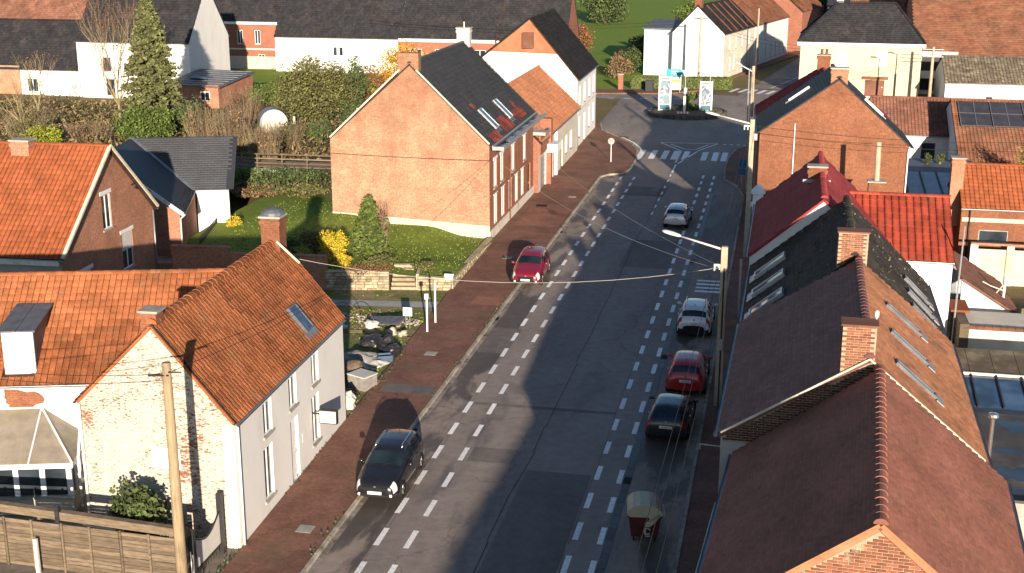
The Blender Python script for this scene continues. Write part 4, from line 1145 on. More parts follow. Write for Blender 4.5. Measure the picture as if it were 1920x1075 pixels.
# --- slate extension ----------------------------------------------------
ex = thing('slate_extension', 'white rendered extension with dark slate cross roof behind brick house', 'house', (-37.0, 76.3, 0))
def rel(p): return (p[0] + 37.0, p[1] - 76.3, p[2])
a_ = rel((-34.7, 69.9, 3.5)); b_ = rel((-37.0, 76.2, 3.5)); c_ = rel((-42.6, 79.0, 6.25)); d_ = rel((-40.8, 71.6, 6.5)); e_ = rel((-34.95, 76.9, 3.5)); f_ = rel((-36.4, 81.2, 6.15)); h_ = rel((-38.9, 86.0, 3.4)); i_ = rel((-44, 84, 3.4)); 
roof_plane(ex, [a_, b_, c_, d_], 'slate', 'slate', 0.45, 0.22)
r2 = roof_plane(ex, [b_, e_, f_, c_], 'slate', 'slate', 0.45, 0.22)
roof_plane(ex, [h_, i_, c_, f_], 'slate', 'slate', 0.45, 0.22)
mb = MB(); mb.bar(Vector(e_) + Vector((.1, .05, .05)), Vector(f_) + Vector((.1, .05, .05)), 0.5, 0.05); mb.bar(Vector(f_) + Vector((.1, .05, .05)), Vector(h_) + Vector((.1, .05, .05)), 0.5, 0.05); mb.build('verge', M['slate'], ex)
mb = MB(); mb.bar(Vector(b_) + Vector((0, 0, .05)), Vector(c_) + Vector((0, 0, .05)), 0.22, 0.04); mb.build('valley_flashing', M['zinc'], ex)
mb = MB()
wall_face(mb, Vector((b_[0] + .05, b_[1] + .25, 0)), (1, 0.33, 0), [(0, -.4), (2.05, -.4), (2.05, 3.5), (0, 3.5)])
def wall_pts(mb, a, b, top_a, top_b, z0=-.4, apex=None):
    a = Vector(a); b = Vector(b); L = (b - a).length; outer = [(0, z0), (L, z0), (L, top_b)] + ([apex] if apex else []) + [(0, top_a)]
    wall_face(mb, (a.x, a.y, 0), ((b - a).x, (b - a).y, 0), outer)
wall_pts(mb, (e_[0] - .15, e_[1] + .2), (h_[0] - .1, h_[1]), 3.45, 3.4, apex=(4.6, 6.05))
mb.build('wall', M['white_wall'], ex)
mb = MB(); wall_pts(mb, (a_[0] - .35, a_[1] + .2), (b_[0] - .05, b_[1] + .25), 3.45, 3.45); wall_pts(mb, (d_[0], d_[1] - .1), (a_[0] - .35, a_[1] + .2), 6.3, 3.5)
mb.build('wall', M['brick_red'], ex)
mb = MB(); mb.bar(Vector(a_) + Vector((0, -.06, -.08)), Vector(d_) + Vector((0, -.06, -.08)), 0.06, 0.24); mb.build('bargeboard', M['white_paint'], ex)
mb = MB(); mb.bar(Vector(b_) + Vector((0, 0, -.1)), Vector(e_) + Vector((0, 0, -.1)), 0.1, 0.16); mb.build('eaves_board', M['white_paint'], ex)
mb = MB(); mb.bar(Vector(a_) + Vector((.05, 0, -.05)), Vector(b_) + Vector((.05, 0, -.05)), 0.12, 0.1); mb.build('gutter', M['darkmetal'], ex)
pipe(ex, [Vector(a_) + Vector((.05, .05, -.1)), Vector(a_) + Vector((-.3, .15, -.4)), (a_[0] - .3, a_[1] + .12, 0.1)], 0.05, 'white_paint')
o = Vector((h_[0], h_[1], 0)); 
window(ex, Vector((e_[0] - .13, e_[1] + .2, 0)), Vector((h_[0] - e_[0], h_[1] - e_[1] - .2, 0)), (1.6, 0.9, 1.2, 1.9), 'two', depth=0.02)
# porch steps, railing
pr = thing('black_railing', 'black metal railing round the brick house terrace', 'railing', (-35.2, 71.5, 0.6))
for i in range(26):
    t_ = i / 25; x = 0.6 - 1.2 * t_; y = 5.3 * t_
    mb = MB(); mb.tube([(x, y, 0), (x, y, 1.0)], 0.018, 5); mb.build('baluster', M['darkmetal'], pr)
mb = MB(); mb.tube([(0.6, 0, 1.0), (-.6, 5.3, 1.0)], 0.03, 6); mb.tube([(0.6, 0, .12), (-.6, 5.3, .12)], 0.025, 6); mb.build('rail', M['darkmetal'], pr)
slab('terrace', [(-36.9, 68.5), (-34.4, 69.5), (-35.6, 76.2), (-36.9, 76.2)], -0.2, 0.6, 'brick_red')

# --- big tan brick gable house -----------------------------------------
up_ = lambda u: (u, 3.35, 1.0, 1.85, 'two+sill+lintel')
lo_ = lambda u: (u, 0.85, 1.05, 2.05, 'two+lintel')
L3, S3, P3, R3_ = house('tan_brick_house', 'tall tan brick gable house with black tile roof and two blue skylights', 'house', (-18.35, 80.25, 0), R(0.4),
    (-10.7, 0, 0, 15.4), 'y', (6.55, 6.45), (-5.2, 11.45), {'S': 'brick_tan', 'E': 'brick_face', 'N': 'brick_tan', 'W': 'brick_tan'}, 'slate', 'roll', 0.28, 0.36, over=(0.02, 0.32),
    holes={'E': [up_(1.3), up_(3.4), up_(7.2), up_(11.4), lo_(1.3), lo_(3.7), lo_(6.1), lo_(8.4), lo_(10.6), (13.2, 0.15, 1.1, 2.6, 'door', 'darkmetal')]})
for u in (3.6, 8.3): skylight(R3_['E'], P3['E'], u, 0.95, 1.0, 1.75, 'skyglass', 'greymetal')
p0_, u_, v_, n_ = frame_of(P3['E'])
def tile_patch(roof, pts, rects, key, kind, w, e):
    p0, u, v, n = frame_of(pts)
    for (a, b, c, d) in rects: tile_cover(roof, [p0 + u * a + v * b + n * .03, p0 + u * c + v * b + n * .03, p0 + u * c + v * d + n * .03, p0 + u * a + v * d + n * .03], key, kind, w, e)
tile_patch(R3_['E'], P3['E'], ((1.0, .15, 3.3, .9), (4.8, .35, 8.0, 1.1), (5.4, 1.1, 7.2, 1.5), (9.6, .5, 12.8, 1.3), (11.4, 1.4, 12.2, 2.0), (3.0, 2.9, 3.6, 3.3)), 'redtile', 'roll', .28, .36)
mb = MB(); mb.box(-5.95, -4.6, -0.004, 0.6, 10.4, 12.15); mb.build('chimney', M['brick_tan'], L3)
c3 = chimney(L3, -5.2, 15.0, 10.9, 12.5, 0.95, 0.75, 'old_wall', 'plinth', pots=0)
mb = MB(); mb.tube([(-5.2, 15, 12.55), (-5.2, 15, 13.0)], 0.06, 8); mb.build('flue', M['greymetal'], c3)
mb = MB(); mb.prism([(-10.7, -0.05, -.5), (0.02, -0.05, -.5), (0.02, -0.05, 1.1), (-10.7, -0.05, 1.62)], (0, 0.047, 0)); mb.build('plinth', M['plinth'], L3)
mb = MB(); mb.box(0.003, 0.055, -0.05, 15.4, -.3, 0.72); mb.build('plinth', M['offwhite'], L3)
# box gutter with raised rims along the street eave
mb = MB(); zb = 6.12
mb.box(0.22, 0.98, -0.15, 15.4, zb, zb + .06); mb.box(0.92, 1.0, -0.15, 15.4, zb + .06, zb + .24); mb.box(0.22, 0.30, -0.15, 15.4, zb + .06, zb + .3); mb.box(0.3, 0.92, -0.15, -0.06, zb + .06, zb + .24); mb.build('box_gutter', M['greymetal'], L3)
for i in range(7):
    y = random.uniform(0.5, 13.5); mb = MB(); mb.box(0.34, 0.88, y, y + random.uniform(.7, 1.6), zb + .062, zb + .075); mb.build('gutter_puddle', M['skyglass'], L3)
pipe(L3, [(0.1, 6.2, 6.2), (0.1, 6.2, .2)], 0.05, 'brown')
mb = MB(); mb.bar((-10.7, -0.05, 6.6), (-5.85, -0.05, 11.1), 0.05, 0.1); mb.bar((0.02, -0.05, 6.5), (-4.75, -0.05, 11.1), 0.05, 0.1); mb.build('verge', M['mortar_white'], L3)
mb = MB()
for z in (3.0,): mb.box(0.004, 0.05, 0.1, 13.0, z, z + .13)
mb.build('string_course', M['brick_face'], L3)

# --- low orange-roofed house -------------------------------------------
L4, S4, P4, R4_ = house('orange_roof_house', 'low house with plain orange tile roof between tan brick and white houses', 'house', (-18.1, 95.9, 0), R(0.3),
    (-8, 0, 0, 19.6), 'y', (4.1, 4.15), (-3.6, 7.5), {'S': 'brick_face', 'E': 'old_wall', 'N': 'white_wall', 'W': 'white_wall'}, 'clay_pale', 'pan', 0.26, 0.36, over=(0.05, 0.25),
    holes={'E': [(1.0, 0.1, 2.4, 2.6, 'door garage', 'greymetal'), (5.5, 0.1, 1.0, 2.3, 'door', 'darkmetal'), (8.0, 0.9, 1.1, 1.6, 'two+sill'), (10.4, 0.1, 1.0, 2.3, 'door', 'brown'), (12.6, .9, 1.1, 1.6, 'two+sill'), (15.2, .9, 1.1, 1.6, 'two+sill')]})
mb = MB(); mb.box(-0.6, 0.35, 3.6, 4.3, -.1, 5.3); mb.build('brick_pier', M['brick_face'], L4)
mb = MB(); mb.box(0.01, 0.16, 0.1, 4.2, 3.0, 4.6); mb.build('brick_panel', M['brick_face'], L4)
for y in (4.5, 7.4):
    mb = MB(); mb.box(0.01, 0.2, y, y + .5, 0, 3.9); mb.build('white_pilaster', M['white_paint'], L4)
mb = MB(); mb.box(-.5, .6, -0.32, 1.9, 4.6, 4.7); mb.box(-.5, .6, -.32, -.24, 4.7, 4.85); mb.box(.52, .6, -.24, 1.9, 4.7, 4.85); mb.box(-.5, -.42, -.24, 1.9, 4.7, 4.85); mb.build('porch_gutter', M['greymetal'], L4)
mb = MB(); mb.box(0.05, 0.95, 3.0, 4.9, 2.75, 3.4); mb.build('white_awning_box', M['white_paint'], L4)

# --- tall white house ---------------------------------------------------
hw = lambda u, z, h: (u, z, 0.95, h, 'two+sill')
L5, S5, P5, R5_ = house('tall_white_house', 'tall white house with orange tile-hung gable and black roof at the street corner', 'house', (-18.4, 116.2, 0), R(0.6),
    (-9.2, 0, 0, 12.7), 'y', (7.9, 6.55), (-4.35, 11.7), 'white_wall', 'black', 'roll', 0.28, 0.36, over=(0.15, 0.22),
    holes={'E': [hw(1.0, 3.8, 1.8), hw(4.2, 3.8, 1.8), hw(7.4, 3.8, 1.8), hw(10.4, 3.8, 1.8), hw(1.0, .9, 1.9), hw(7.4, .9, 1.9), hw(10.4, .9, 1.9), (4.3, .1, 1.0, 2.6, 'door', 'white_paint')]})
mb = MB(); mb.prism([(-8.05, -0.04, 8.75), (-1.7, -0.04, 8.6), (-4.35, -0.04, 11.6)], (0, 0.036, 0)); cl5 = mb.build('gable_cladding', M['tile_hung'], L5)
mb = MB(); mb.box(-5.0, -4.0, -0.42, -0.045, 9.1, 10.5); mb.build('gable_hatch', M['brown'], L5)
mb = MB(); mb.box(0.004, 0.06, 0, 12.7, 3.35, 3.5); mb.build('string_course', M['offwhite'], L5)
pipe(L5, [(0.08, .2, 6.3), (0.08, .2, .2)], .05, 'greymetal')

# ================================================================== BACKGROUND ROW, TOP LEFT
def back_house(label, x0, x1, y0, dep, eave, rz_, wall, roof, holes=None, name='terrace_house', rot=0.0, kind='flat', tw=0.3, te=0.36, **k):
    return house(name, label, 'house', (x0, y0, 0), rot, (0, x1 - x0, 0, dep), 'x', (eave, eave), (dep / 2, rz_), wall, roof, kind, tw, te, over=(0.05, 0.2), holes={'S': holes or []}, group='row of houses behind the gardens', **k)
T2, *_ = back_house('big white house with dark roof behind the tall conifer', -81, -66.9, 139, 11, 6.75, 13.2, 'white_wall', 'black', [(3.2, 3.2, 1.0, 1.6, 'two+sill', 'brown'), (6.4, 3.2, 1.0, 1.6, 'two', 'brown'), (3.4, .4, 1.1, 1.9, 'two', 'brown'), (9.5, 3.2, 1.0, 1.5, 'two')])
T1, *_ = back_house('low house with black tile roof and white wall at far left edge', -100, -81.15, 139.3, 8.5, 3.35, 8.5, 'white_wall', 'black', [(12, .5, 1.4, 1.6, 'two')])
mb = MB(); mb.box(0, 11.2, -0.05, -0.003, -.2, 3.55); mb.build('brick_facing', M['brick_tan'], T1)
T0, *_ = back_house('brick gabled house with dark verge at the left picture edge', -112, -93.6, 134, 13, 5.0, 9.5, 'grey_wall', 'slate')
Tg, *_ = back_house('mossy brown roof with white gutter behind the black tile roof', -103, -81.5, 152, 10, 6.8, 10.6, 'white_wall', 'brown')
T3, *_ = back_house('brick terrace house with three narrow white windows and stone bands', -81.0, -69.2, 172, 10, 6.5, 12.5, 'brick_face', 'black', [(3.0, 3.4, .85, 1.9, 'two+sill'), (5.6, 3.4, .85, 1.9, 'two+sill'), (8.2, 3.4, .85, 1.9, 'two+sill'), (8.6, .1, .95, 1.9, 'two')])
mb = MB(); mb.box(0, 11.8, -.05, -.003, 2.6, 2.8); mb.build('stone_band', M['offwhite'], T3)
mb = MB(); mb.box(0, 11.8, -.06, -.003, -.2, 1.7); mb.build('rendered_base', M['plinth'], T3)
mb = MB(); mb.box(-.1, 11.8, -.35, -.003, 6.1, 6.45); mb.build('cornice', M['white_paint'], T3)
T4, *_ = back_house('long plain white house with one small double window', -69.0, -51.45, 170, 11, 4.85, 11.5, 'white_wall', 'black', [(8.3, 2.2, .62, 1.25, 'plain', 'white_paint'), (9.15, 2.2, .62, 1.25, 'plain')])
T5, *_ = back_house('brick terrace house with wide white windows and black roof', -51.3, -38.0, 170, 11, 4.75, 11.3, 'brick_face', 'black', [(.8, 2.3, 2.4, 1.1, 'three+sill'), (5.0, 2.3, 2.4, 1.1, 'three+sill'), (9.6, 2.3, 2.4, 1.1, 'three+sill')])
mb = MB(); mb.box(0, 13.3, -.3, -.003, 4.35, 4.75); mb.build('cornice', M['white_paint'], T5)
chimney(T5, 12.9, 5.5, 9.8, 12.4, .9, .9, 'brick_face', pots=2)
T6, *_ = back_house('black roofed terrace house at the end of the row', -37.85, -28.6, 170.5, 11, 4.65, 11.4, 'brick_face', 'black', [(1, 2.2, 1.2, 1.3, 'two')])
mb = MB(); mb.box(0, 9.2, -.3, -.003, 4.25, 4.65); mb.build('cornice', M['white_paint'], T6)
T7 = thing('brick_outbuilding', 'small brick outbuilding with grey felt roof beside big white house', 'shed', (-66.5, 131.5, 0))
mb = MB(); mb.box(0, 6.3, 0, 9.5, -.3, 2.9); mb.build('wall', M['brick_red'], T7)
mb = MB(); mb.prism([(-.2, -.3, 2.95), (6.6, -.3, 2.75), (6.6, 9.7, 3.3), (-.2, 9.7, 3.5)], (0, 0, -.1)); rf = mb.build('roof', M['lead'], T7)
for i in range(8):
    mb = MB(); mb.box(-.2, 6.6, -.1 + i * 1.25, -.02 + i * 1.25, 2.92, 2.98, M=Matrix.Rotation(R(3.2), 4, 'X')); mb.build('batten', M['zinc'], rf)
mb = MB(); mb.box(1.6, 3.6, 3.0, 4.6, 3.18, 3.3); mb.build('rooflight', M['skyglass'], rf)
window(T7, (0, 0, 0), (1, 0, 0), (4.2, 1.2, 1.1, 1.0), 'two', depth=0.02)

# ================================================================== RIGHT SIDE OF THE STREET
# neighbour below the lower picture edge, known from the shade it throws on the street
H0, *_ = house('terrace_house', 'terraced house with plum tile roof just below the picture', 'house', (-1.7, -42.0, 0), R(-1.0),
    (0, 7.2, 0, 57.0), 'y', (5.3, 5.3), (3.75, 8.0), 'brick_dark', 'rosy', 'flat', 0.5, 0.4)
chimney(H0, 5.1, 56.3, 6.2, 9.5, 1.2, .8, 'brick_orange')
for yy in (12, 31): chimney(H0, 3.8, yy, 6.8, 8.9, 1.0, .8, 'brick_orange')

Q1, SQ1, PQ1, RQ1 = house('rosy_roof_house', 'nearest right-hand house with fine rosy-brown tiles and brick gable', 'house', (-1.27, 24.66, 0), R(-3.3),  # from this house through the red wing: group scaled about the camera, values baked
    (0, 6.94, 0, 9.35), 'y', (6.135, 6.135), (3.62, 8.865), {'S': 'brick_orange', 'W': 'brick_orange', 'E': 'brick_orange', 'N': 'brick_dark'}, 'rosy', 'flat', 0.165, 0.11, over=(0.1, 0.12), ridge_ind=True)
def single_brick(name, ca, cb, lime=None, lo=.72, hi=1.25):
    k = NT(name); c = k.mix(k.ramp(k.noise(6, 2), 0.3, 0.7), ca, cb); oi = k.n('ShaderNodeObjectInfo')
    c = k.mul(c, k.ramp(oi.outputs['Random'], 0, 1, lo, hi)); at = k.n('ShaderNodeAttribute'); at.attribute_name = 'tint'; c = k.mul(c, k.ramp(at.outputs['Fac'], 0, 1, .8, 1.2))
    if lime: c = k.mix(k.ramp(k.noise(1.3, 5, .7), .6, .72), c, lime)
    k.bump(k.noise(30, 3), .4, .01); return k.done(c, .92, .15)
M['brick_one'] = single_brick('orange_single_brick', (0.33, 0.125, 0.07), (0.25, 0.09, 0.05), (0.42, 0.34, 0.24))
M['brick_soot'] = single_brick('dark_single_brick', (0.15, 0.065, 0.045), (0.09, 0.045, 0.035), None, .6, 1.4)  # single bricks in a darker, browner tone than the orange ones
M['mortar_pale'] = mat('pale_mortar', (0.34, 0.28, 0.205), var=.2, scale=5, rough=1.0, bump=.3)
mb = MB(); wall_face(mb, (0, -0.004, 0), (1, 0, 0), [(1.4, 7.15), (5.6, 7.15), (3.62, 8.79)]); mb.build('mortar_bed', M['mortar_pale'], Q1)
bricks(Q1, (0, -0.005, 0), (1, 0, 0), [(1.8, 7.5), (5.45, 7.5), (3.62, 8.74)], M['brick_one'], individual=300, bw=.2, bh=.06)
mb = MB(); mb.bar((0.0, -0.11, 6.18), (3.62, -0.11, 8.90), .04, .15); mb.bar((6.94, -0.11, 6.18), (3.62, -0.11, 8.90), .04, .15); mb.build('verge', M['orange_flat'], Q1)
# blue corrugated canopy along its street front
cn = thing('corrugated_canopy', 'blue-grey corrugated canopy over the pavement below rosy-brown roof', 'canopy', (-1.98, 27.0, 2.55), R(-3.3))
mb = MB(); n = 60; V = []; F = []
for i in range(n + 1):
    y = 11.2 * i / n; zz = .03 * (1 if i % 2 else -1); V += [(-.05, y, zz), (0.85, y, zz + .16)]
for i in range(n): F.append((2 * i, 2 * i + 1, 2 * i + 3, 2 * i + 2))
mb.mesh(V, F); M['bluesheet'] = mat('blue_sheet', (0.12, 0.17, 0.24), var=.25, scale=2, rough=.5, spec=.4); mb.build('sheet', M['bluesheet'], cn)
mb = MB(); mb.bar((-.08, 0, .02), (-.08, 11.2, .02), .08, .12); mb.build('edge_trim', M['offwhite'], cn)

Q2, SQ2, PQ2, RQ2 = house('orange_slope_house', 'house with brown tile roof, three narrow skylights and orange brick chimney', 'house', (-1.22, 34.23, 0), R(-1.0),
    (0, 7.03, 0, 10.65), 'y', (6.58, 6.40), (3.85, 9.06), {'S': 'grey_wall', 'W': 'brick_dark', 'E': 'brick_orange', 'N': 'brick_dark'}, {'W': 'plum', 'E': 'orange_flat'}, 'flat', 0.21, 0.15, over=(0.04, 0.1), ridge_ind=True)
mb = MB(); wall_face(mb, (0, -0.006, 0), (1, 0, 0), [(0.05, 6.36), (6.98, 6.22), (6.98, 6.40), (3.85, 8.97), (0.05, 6.58)]); mb.build('mortar_bed', M['mortar_pale'], Q2)
bricks(Q2, (0, -0.007, 0), (1, 0, 0), [(0.05, 6.42), (2.7, 6.42), (5.4, 7.5), (3.85, 8.95), (0.05, 6.64)], M['brick_soot'], individual=300, bw=.2, bh=.06)
mb = MB(); mb.bar((0, -.06, 6.65), (3.85, -.06, 9.11), .07, .05); mb.bar((7.03, -.06, 6.47), (3.85, -.06, 9.11), .07, .05); mb.build('verge_mortar', M['mortar_white'], Q2)
def brick_chimney(parent, x, y, z0, z1, w, d, key='brick_one', mortar='mortar_pale'):
    mb = MB(); mb.box(x - w / 2, x + w / 2, y - d / 2, y + d / 2, z0, z1); o = mb.build('chimney', M[mortar], parent)
    zz = [(0.004, z0 + .01), (w - .004, z0 + .01), (w - .004, z1 - .01), (.004, z1 - .01)]; zd = [(0.004, z0 + .01), (d - .004, z0 + .01), (d - .004, z1 - .01), (.004, z1 - .01)]
    bricks(o, (x - w / 2, y - d / 2 - .001, 0), (1, 0, 0), zz, M[key], individual=150, bw=.2, bh=.06)
    bricks(o, (x + w / 2 + .001, y - d / 2, 0), (0, 1, 0), zd, M[key], individual=0, bw=.2, bh=.06)
    bricks(o, (x - w / 2 - .001, y + d / 2, 0), (0, -1, 0), zd, M[key], individual=0, bw=.2, bh=.06)
    c = MB(); c.box(x - w / 2 - .05, x + w / 2 + .05, y - d / 2 - .05, y + d / 2 + .05, z1 + .002, z1 + .05); c.build('cap', M['brown'], o)
    return o
brick_chimney(Q2, 3.54, 0.31, 8.2, 9.98, .88, .6)
for y in (1.6, 4.5, 7.4): skylight(RQ2['E'], PQ2['E'], y, 1.75, .38, 1.5, frame='lead', raise_=.05)
an = thing('aerial_mast', 'thin white aerial mast beside the orange brick chimney', 'aerial', (2.77, 34.8, 8.4))
mb = MB(); mb.tube([(0, 0, 0), (0, 0, 1.7)], .02, 6); mb.build('mast', M['white_paint'], an)
mb = MB(); mb.lathe([(.02, 0), (.06, .05), (.06, .18), (.02, .22)], (0, 0, 1.65), 8); mb.build('head', M['white_paint'], an)

Q3, SQ3, PQ3, RQ3 = house('black_roof_house', 'house with mossy black roof and three skylights on either slope', 'house', (-1.01, 45.1, 0), R(-0.4),
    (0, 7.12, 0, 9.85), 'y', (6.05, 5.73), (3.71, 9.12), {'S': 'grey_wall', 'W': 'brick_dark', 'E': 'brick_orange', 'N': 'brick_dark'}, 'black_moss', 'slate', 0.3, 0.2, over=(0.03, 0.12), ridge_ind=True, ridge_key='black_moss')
brick_chimney(Q3, 3.62, 0.29, 8.5, 9.98, 1.0, .55)
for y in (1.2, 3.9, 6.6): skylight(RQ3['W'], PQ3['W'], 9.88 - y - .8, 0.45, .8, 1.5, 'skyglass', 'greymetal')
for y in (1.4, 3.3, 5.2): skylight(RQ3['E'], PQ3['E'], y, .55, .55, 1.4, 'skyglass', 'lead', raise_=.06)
for sd in 'WE':
    p0_, u_, v_, n_ = frame_of(PQ3[sd])
    P = [tuple(u_ * random.uniform(.3, 9.6) + v_ * random.uniform(.2, 4.4) + p0_ + n_ * .04) for i in range(150)]
    mo = leaf_cloud('moss', np.array(P), .07, M['mossgrey'], RQ3[sd]); mo['kind'] = 'stuff'
P = [(3.71 + random.gauss(0, .1), random.uniform(.6, 9.8), 9.27) for i in range(260)]
mo = leaf_cloud('moss', np.array(P), .05, M['leaf_olive'], RQ3['W'], flat=.9); mo['kind'] = 'stuff'

Q4, SQ4, PQ4, RQ4 = house('dark_red_roof_house', 'house with smooth dark red roof and white gable strip', 'house', (-1.04, 55.0, 0), R(-0.2),
    (0, 5.9, 0, 10.9), 'y', (6.54, 6.27), (2.91, 9.06), 'white_wall', 'darkred', 'slate', 0.5, 0.36, over=(0.06, 0.14), ridge_ind=True)
chimney(Q4, 2.69, 5.7, 8.2, 9.4, .8, .56, 'brick_orange')
mb = MB(); mb.box(2.05, 3.3, 5.3, 5.4, 8.72, 8.86); mb.build('flashing', M['zinc'], Q4)
cp = thing('stone_finial', 'white stone pillar with moulded cap beside dark red roof', 'pillar', (-1.2, 75.2, 0))
mb = MB(); mb.box(-.3, .3, -.3, .3, 0, 4.3); mb.lathe([(.42, 4.3), (.42, 4.5), (.3, 4.55), (.3, 5.0), (.42, 5.05), (.42, 5.2), (.15, 5.5), (.02, 5.6)], (0, 0, 0), 8); mb.build('shaft', M['white_paint'], cp)

Q4w, SQ4w, PQ4w, RQ4w = house('red_wing', 'rear wing with glossy bright red metal-tile roof and white wall', 'house', (1.97, 59.25, 0), 0,
    (0, 5.86, 0, 7.34), 'x', (5.57, 5.57), (3.67, 7.70), 'white_wall', 'redmetal', 'roll', 0.34, 0.42, individual={'S': 300}, over=(0.06, 0.12), ridge_ind=True)
mp = thing('antenna_pole', 'thin grey pole standing at the corner of the bright red roof', 'pole', (8.05, 59.0, 0))
mb = MB(); mb.tube([(0, 0, 0), (0.1, 0, 7.3)], [.05, .035], 6); mb.build('shaft', M['greymetal'], mp)

Q5, SQ5, PQ5, RQ5 = house('navy_roof_house', 'orange brick gable house with navy slate roof near the roundabout', 'house', (-1.45, 85.0, 0), R(2.0),
    (0, 9.4, 0, 7.4), 'y', (7.15, 6.5), (4.8, 10.6), 'brick_orange', 'navy', 'slate', 0.4, 0.24, over=(0.05, 0.2), ridge_ind=False)
chimney(Q5, 4.8, .45, 9.9, 11.2, 1.05, .65, 'brick_tan', pots=0)
pipe(Q5, [(2.2, -.08, 7.7), (2.2, -.08, 0)], .035, 'white_paint')
pipe(Q5, [(9.4, -.02, 6.3), (9.35, -.1, 6.0), (9.35, -.1, 0)], .05, 'white_paint')
skylight(RQ5['W'], PQ5['W'], 3.2, 2.6, .3, 1.6, 'skyglass', 'white_paint')
skylight(RQ5['E'], PQ5['E'], 2.2, 2.4, .3, 1.6, 'skyglass', 'white_paint')
mb = MB(); mb.box(-.6, -.15, -.1, 7.4, 6.55, 6.98); mb.build('box_gutter', M['zinc'], Q5)

Q6, *_ = house('red_roof_house', 'small house with dark red corrugated roof beyond the navy roofed house', 'house', (-1.75, 92.6, 0), R(2),
    (0, 9.4, 0, 8), 'y', (6.6, 6.2), (4.7, 9.6), 'brick_red', 'darkred', 'roll', 0.3, .4)
chimney(Q6, 4.7, 7.2, 8.9, 10.6, .9, .7, 'brick_orange', pots=2)

# low buildings with flue between them
an2 = thing('flue_annex', 'low brick annex with tall steel flue on its chimney behind red roof', 'annex', (2.2, 75.2, 0))
mb = MB(); mb.box(0, 6.5, 0, 9, -.3, 3.3); mb.build('wall', M['brick_orange'], an2)
mb = MB(); mb.prism([(-.15, -.15, 3.38), (6.65, -.15, 3.38), (6.65, 9.15, 3.5), (-.15, 9.15, 3.5)], (0, 0, -.08)); mb.build('roof', M['lead'], an2)
c_ = chimney(an2, 3.5, 4.5, 3.3, 5.15, .95, .8, 'brick_orange', corbel=False)
mb = MB(); mb.tube([(3.5, 4.5, 5.2), (3.45, 4.5, 7.55)], .16, 10); mb.build('flue', M['pole_conc'], c_)
mb = MB(); mb.tube([(1.2, 4.0, 4.35), (5.6, 4.0, 4.25)], .2, 8); mb.tube([(1.4, 4, 3.4), (1.4, 4, 4.3)], .06, 6); mb.tube([(5.4, 4, 3.4), (5.4, 4, 4.2)], .06, 6); mb.build('white_duct', M['white_paint'], an2)

gr = thing('glass_roof_room', 'low room with grey ribbed glass roof between brick gable and orange roof', 'annex', (8.4, 86.8, 0))
mb = MB(); mb.box(0, 3.3, 0, 6.5, -.3, 2.6); mb.build('wall', M['brick_orange'], gr)
for i in range(3):
    mb = MB(); mb.prism([(i * 1.1 + .04, -.1, 2.72), (i * 1.1 + 1.06, -.1, 2.72), (i * 1.1 + 1.06, 6.5, 3.35), (i * 1.1 + .04, 6.5, 3.35)], (0, 0, -.05)); mb.build('pane', M['zinc'], gr)
for i in range(4):
    mb = MB(); mb.bar((i * 1.1, -.1, 2.76), (i * 1.1, 6.5, 3.39), .09, .09); mb.build('glazing_bar', M['darkmetal'], gr)
fr_ = thing('roof_terrace', 'grey flat roof terrace with potted shrubs before white wall', 'annex', (8.6, 94.2, 0))
mb = MB(); mb.box(0, 5.4, 0, 7, -.3, 2.9); mb.build('block', M['lead'], fr_)
for i, (x, y) in enumerate(((2.0, 4.8), (2.9, 5.0), (4.2, 5.2))):
    shrub(('small dark potted shrub on the roof terrace left', 'small dark potted shrub on the roof terrace middle', 'round dark potted shrub on the roof terrace right')[i], 'shrub', (8.6 + x, 94.2 + y, 2.9), .38, .85, 'leaf_dark', 220, .1, name='potted_shrub', group='pots on the roof terrace')

B3, SB3, PB3, RB3 = house('brick_rear_building', 'brick building with plain orange tile roof at the right picture edge', 'house', (10.95, 81.3, 0), R(0.5),
    (0, 14, 0, 6.8), 'x', (3.5, 3.5), (3.4, 5.45), 'brick_orange', 'clay2', 'roll', .28, .36, over=(.05, .2), holes={'S': [(1.1, 1.35, 1.75, .75, 'plain', 'concrete')]})
mb = MB(); mb.box(.05, 14, -.06, -.003, 2.6, 2.85); mb.build('concrete_band', M['plinth'], B3)
chimney(B3, -.25, 1.6, 2, 6.2, .75, .7, 'brick_red'); pipe(B3, [(.5, -.1, 3.4), (.5, -.1, 0)], .05, 'darkmetal')
cw = thing('concrete_garden_wall', 'pale concrete panel wall with white posts before brick rear building', 'wall', (11.0, 76.6, 0))
for i in range(7):
    mb = MB(); mb.box(i * 2.0 + .42, i * 2.0 + 2.0, -.04, .04, -.2, 2.05); mb.build('panel', M['plinth'], cw)
    mb = MB(); mb.box(i * 2.0, i * 2.0 + .4, -.12, .12, -.2, 2.3); mb.build('post', M['white_paint'] if i < 1 else M['plinth'], cw)
mb = MB(); mb.box(0, 14, -.14, .14, 2.31, 2.42); mb.build('coping', M['brick_red'], cw)
tk = thing('grey_tank', 'grey domed plastic tank behind the bright red roof corner', 'tank', (9.9, 73.5, 0))
mb = MB(); mb.lathe([(.75, 0), (.78, .1), (.75, 1.9), (.5, 2.25), (.12, 2.35)], (0, 0, 0), 20); mb.build('body', M['zinc'], tk)
mb = MB(); mb.lathe([(.2, 2.33), (.2, 2.42), (.02, 2.44)], (0, 0, 0), 12); mb.build('lid', M['darkmetal'], tk)

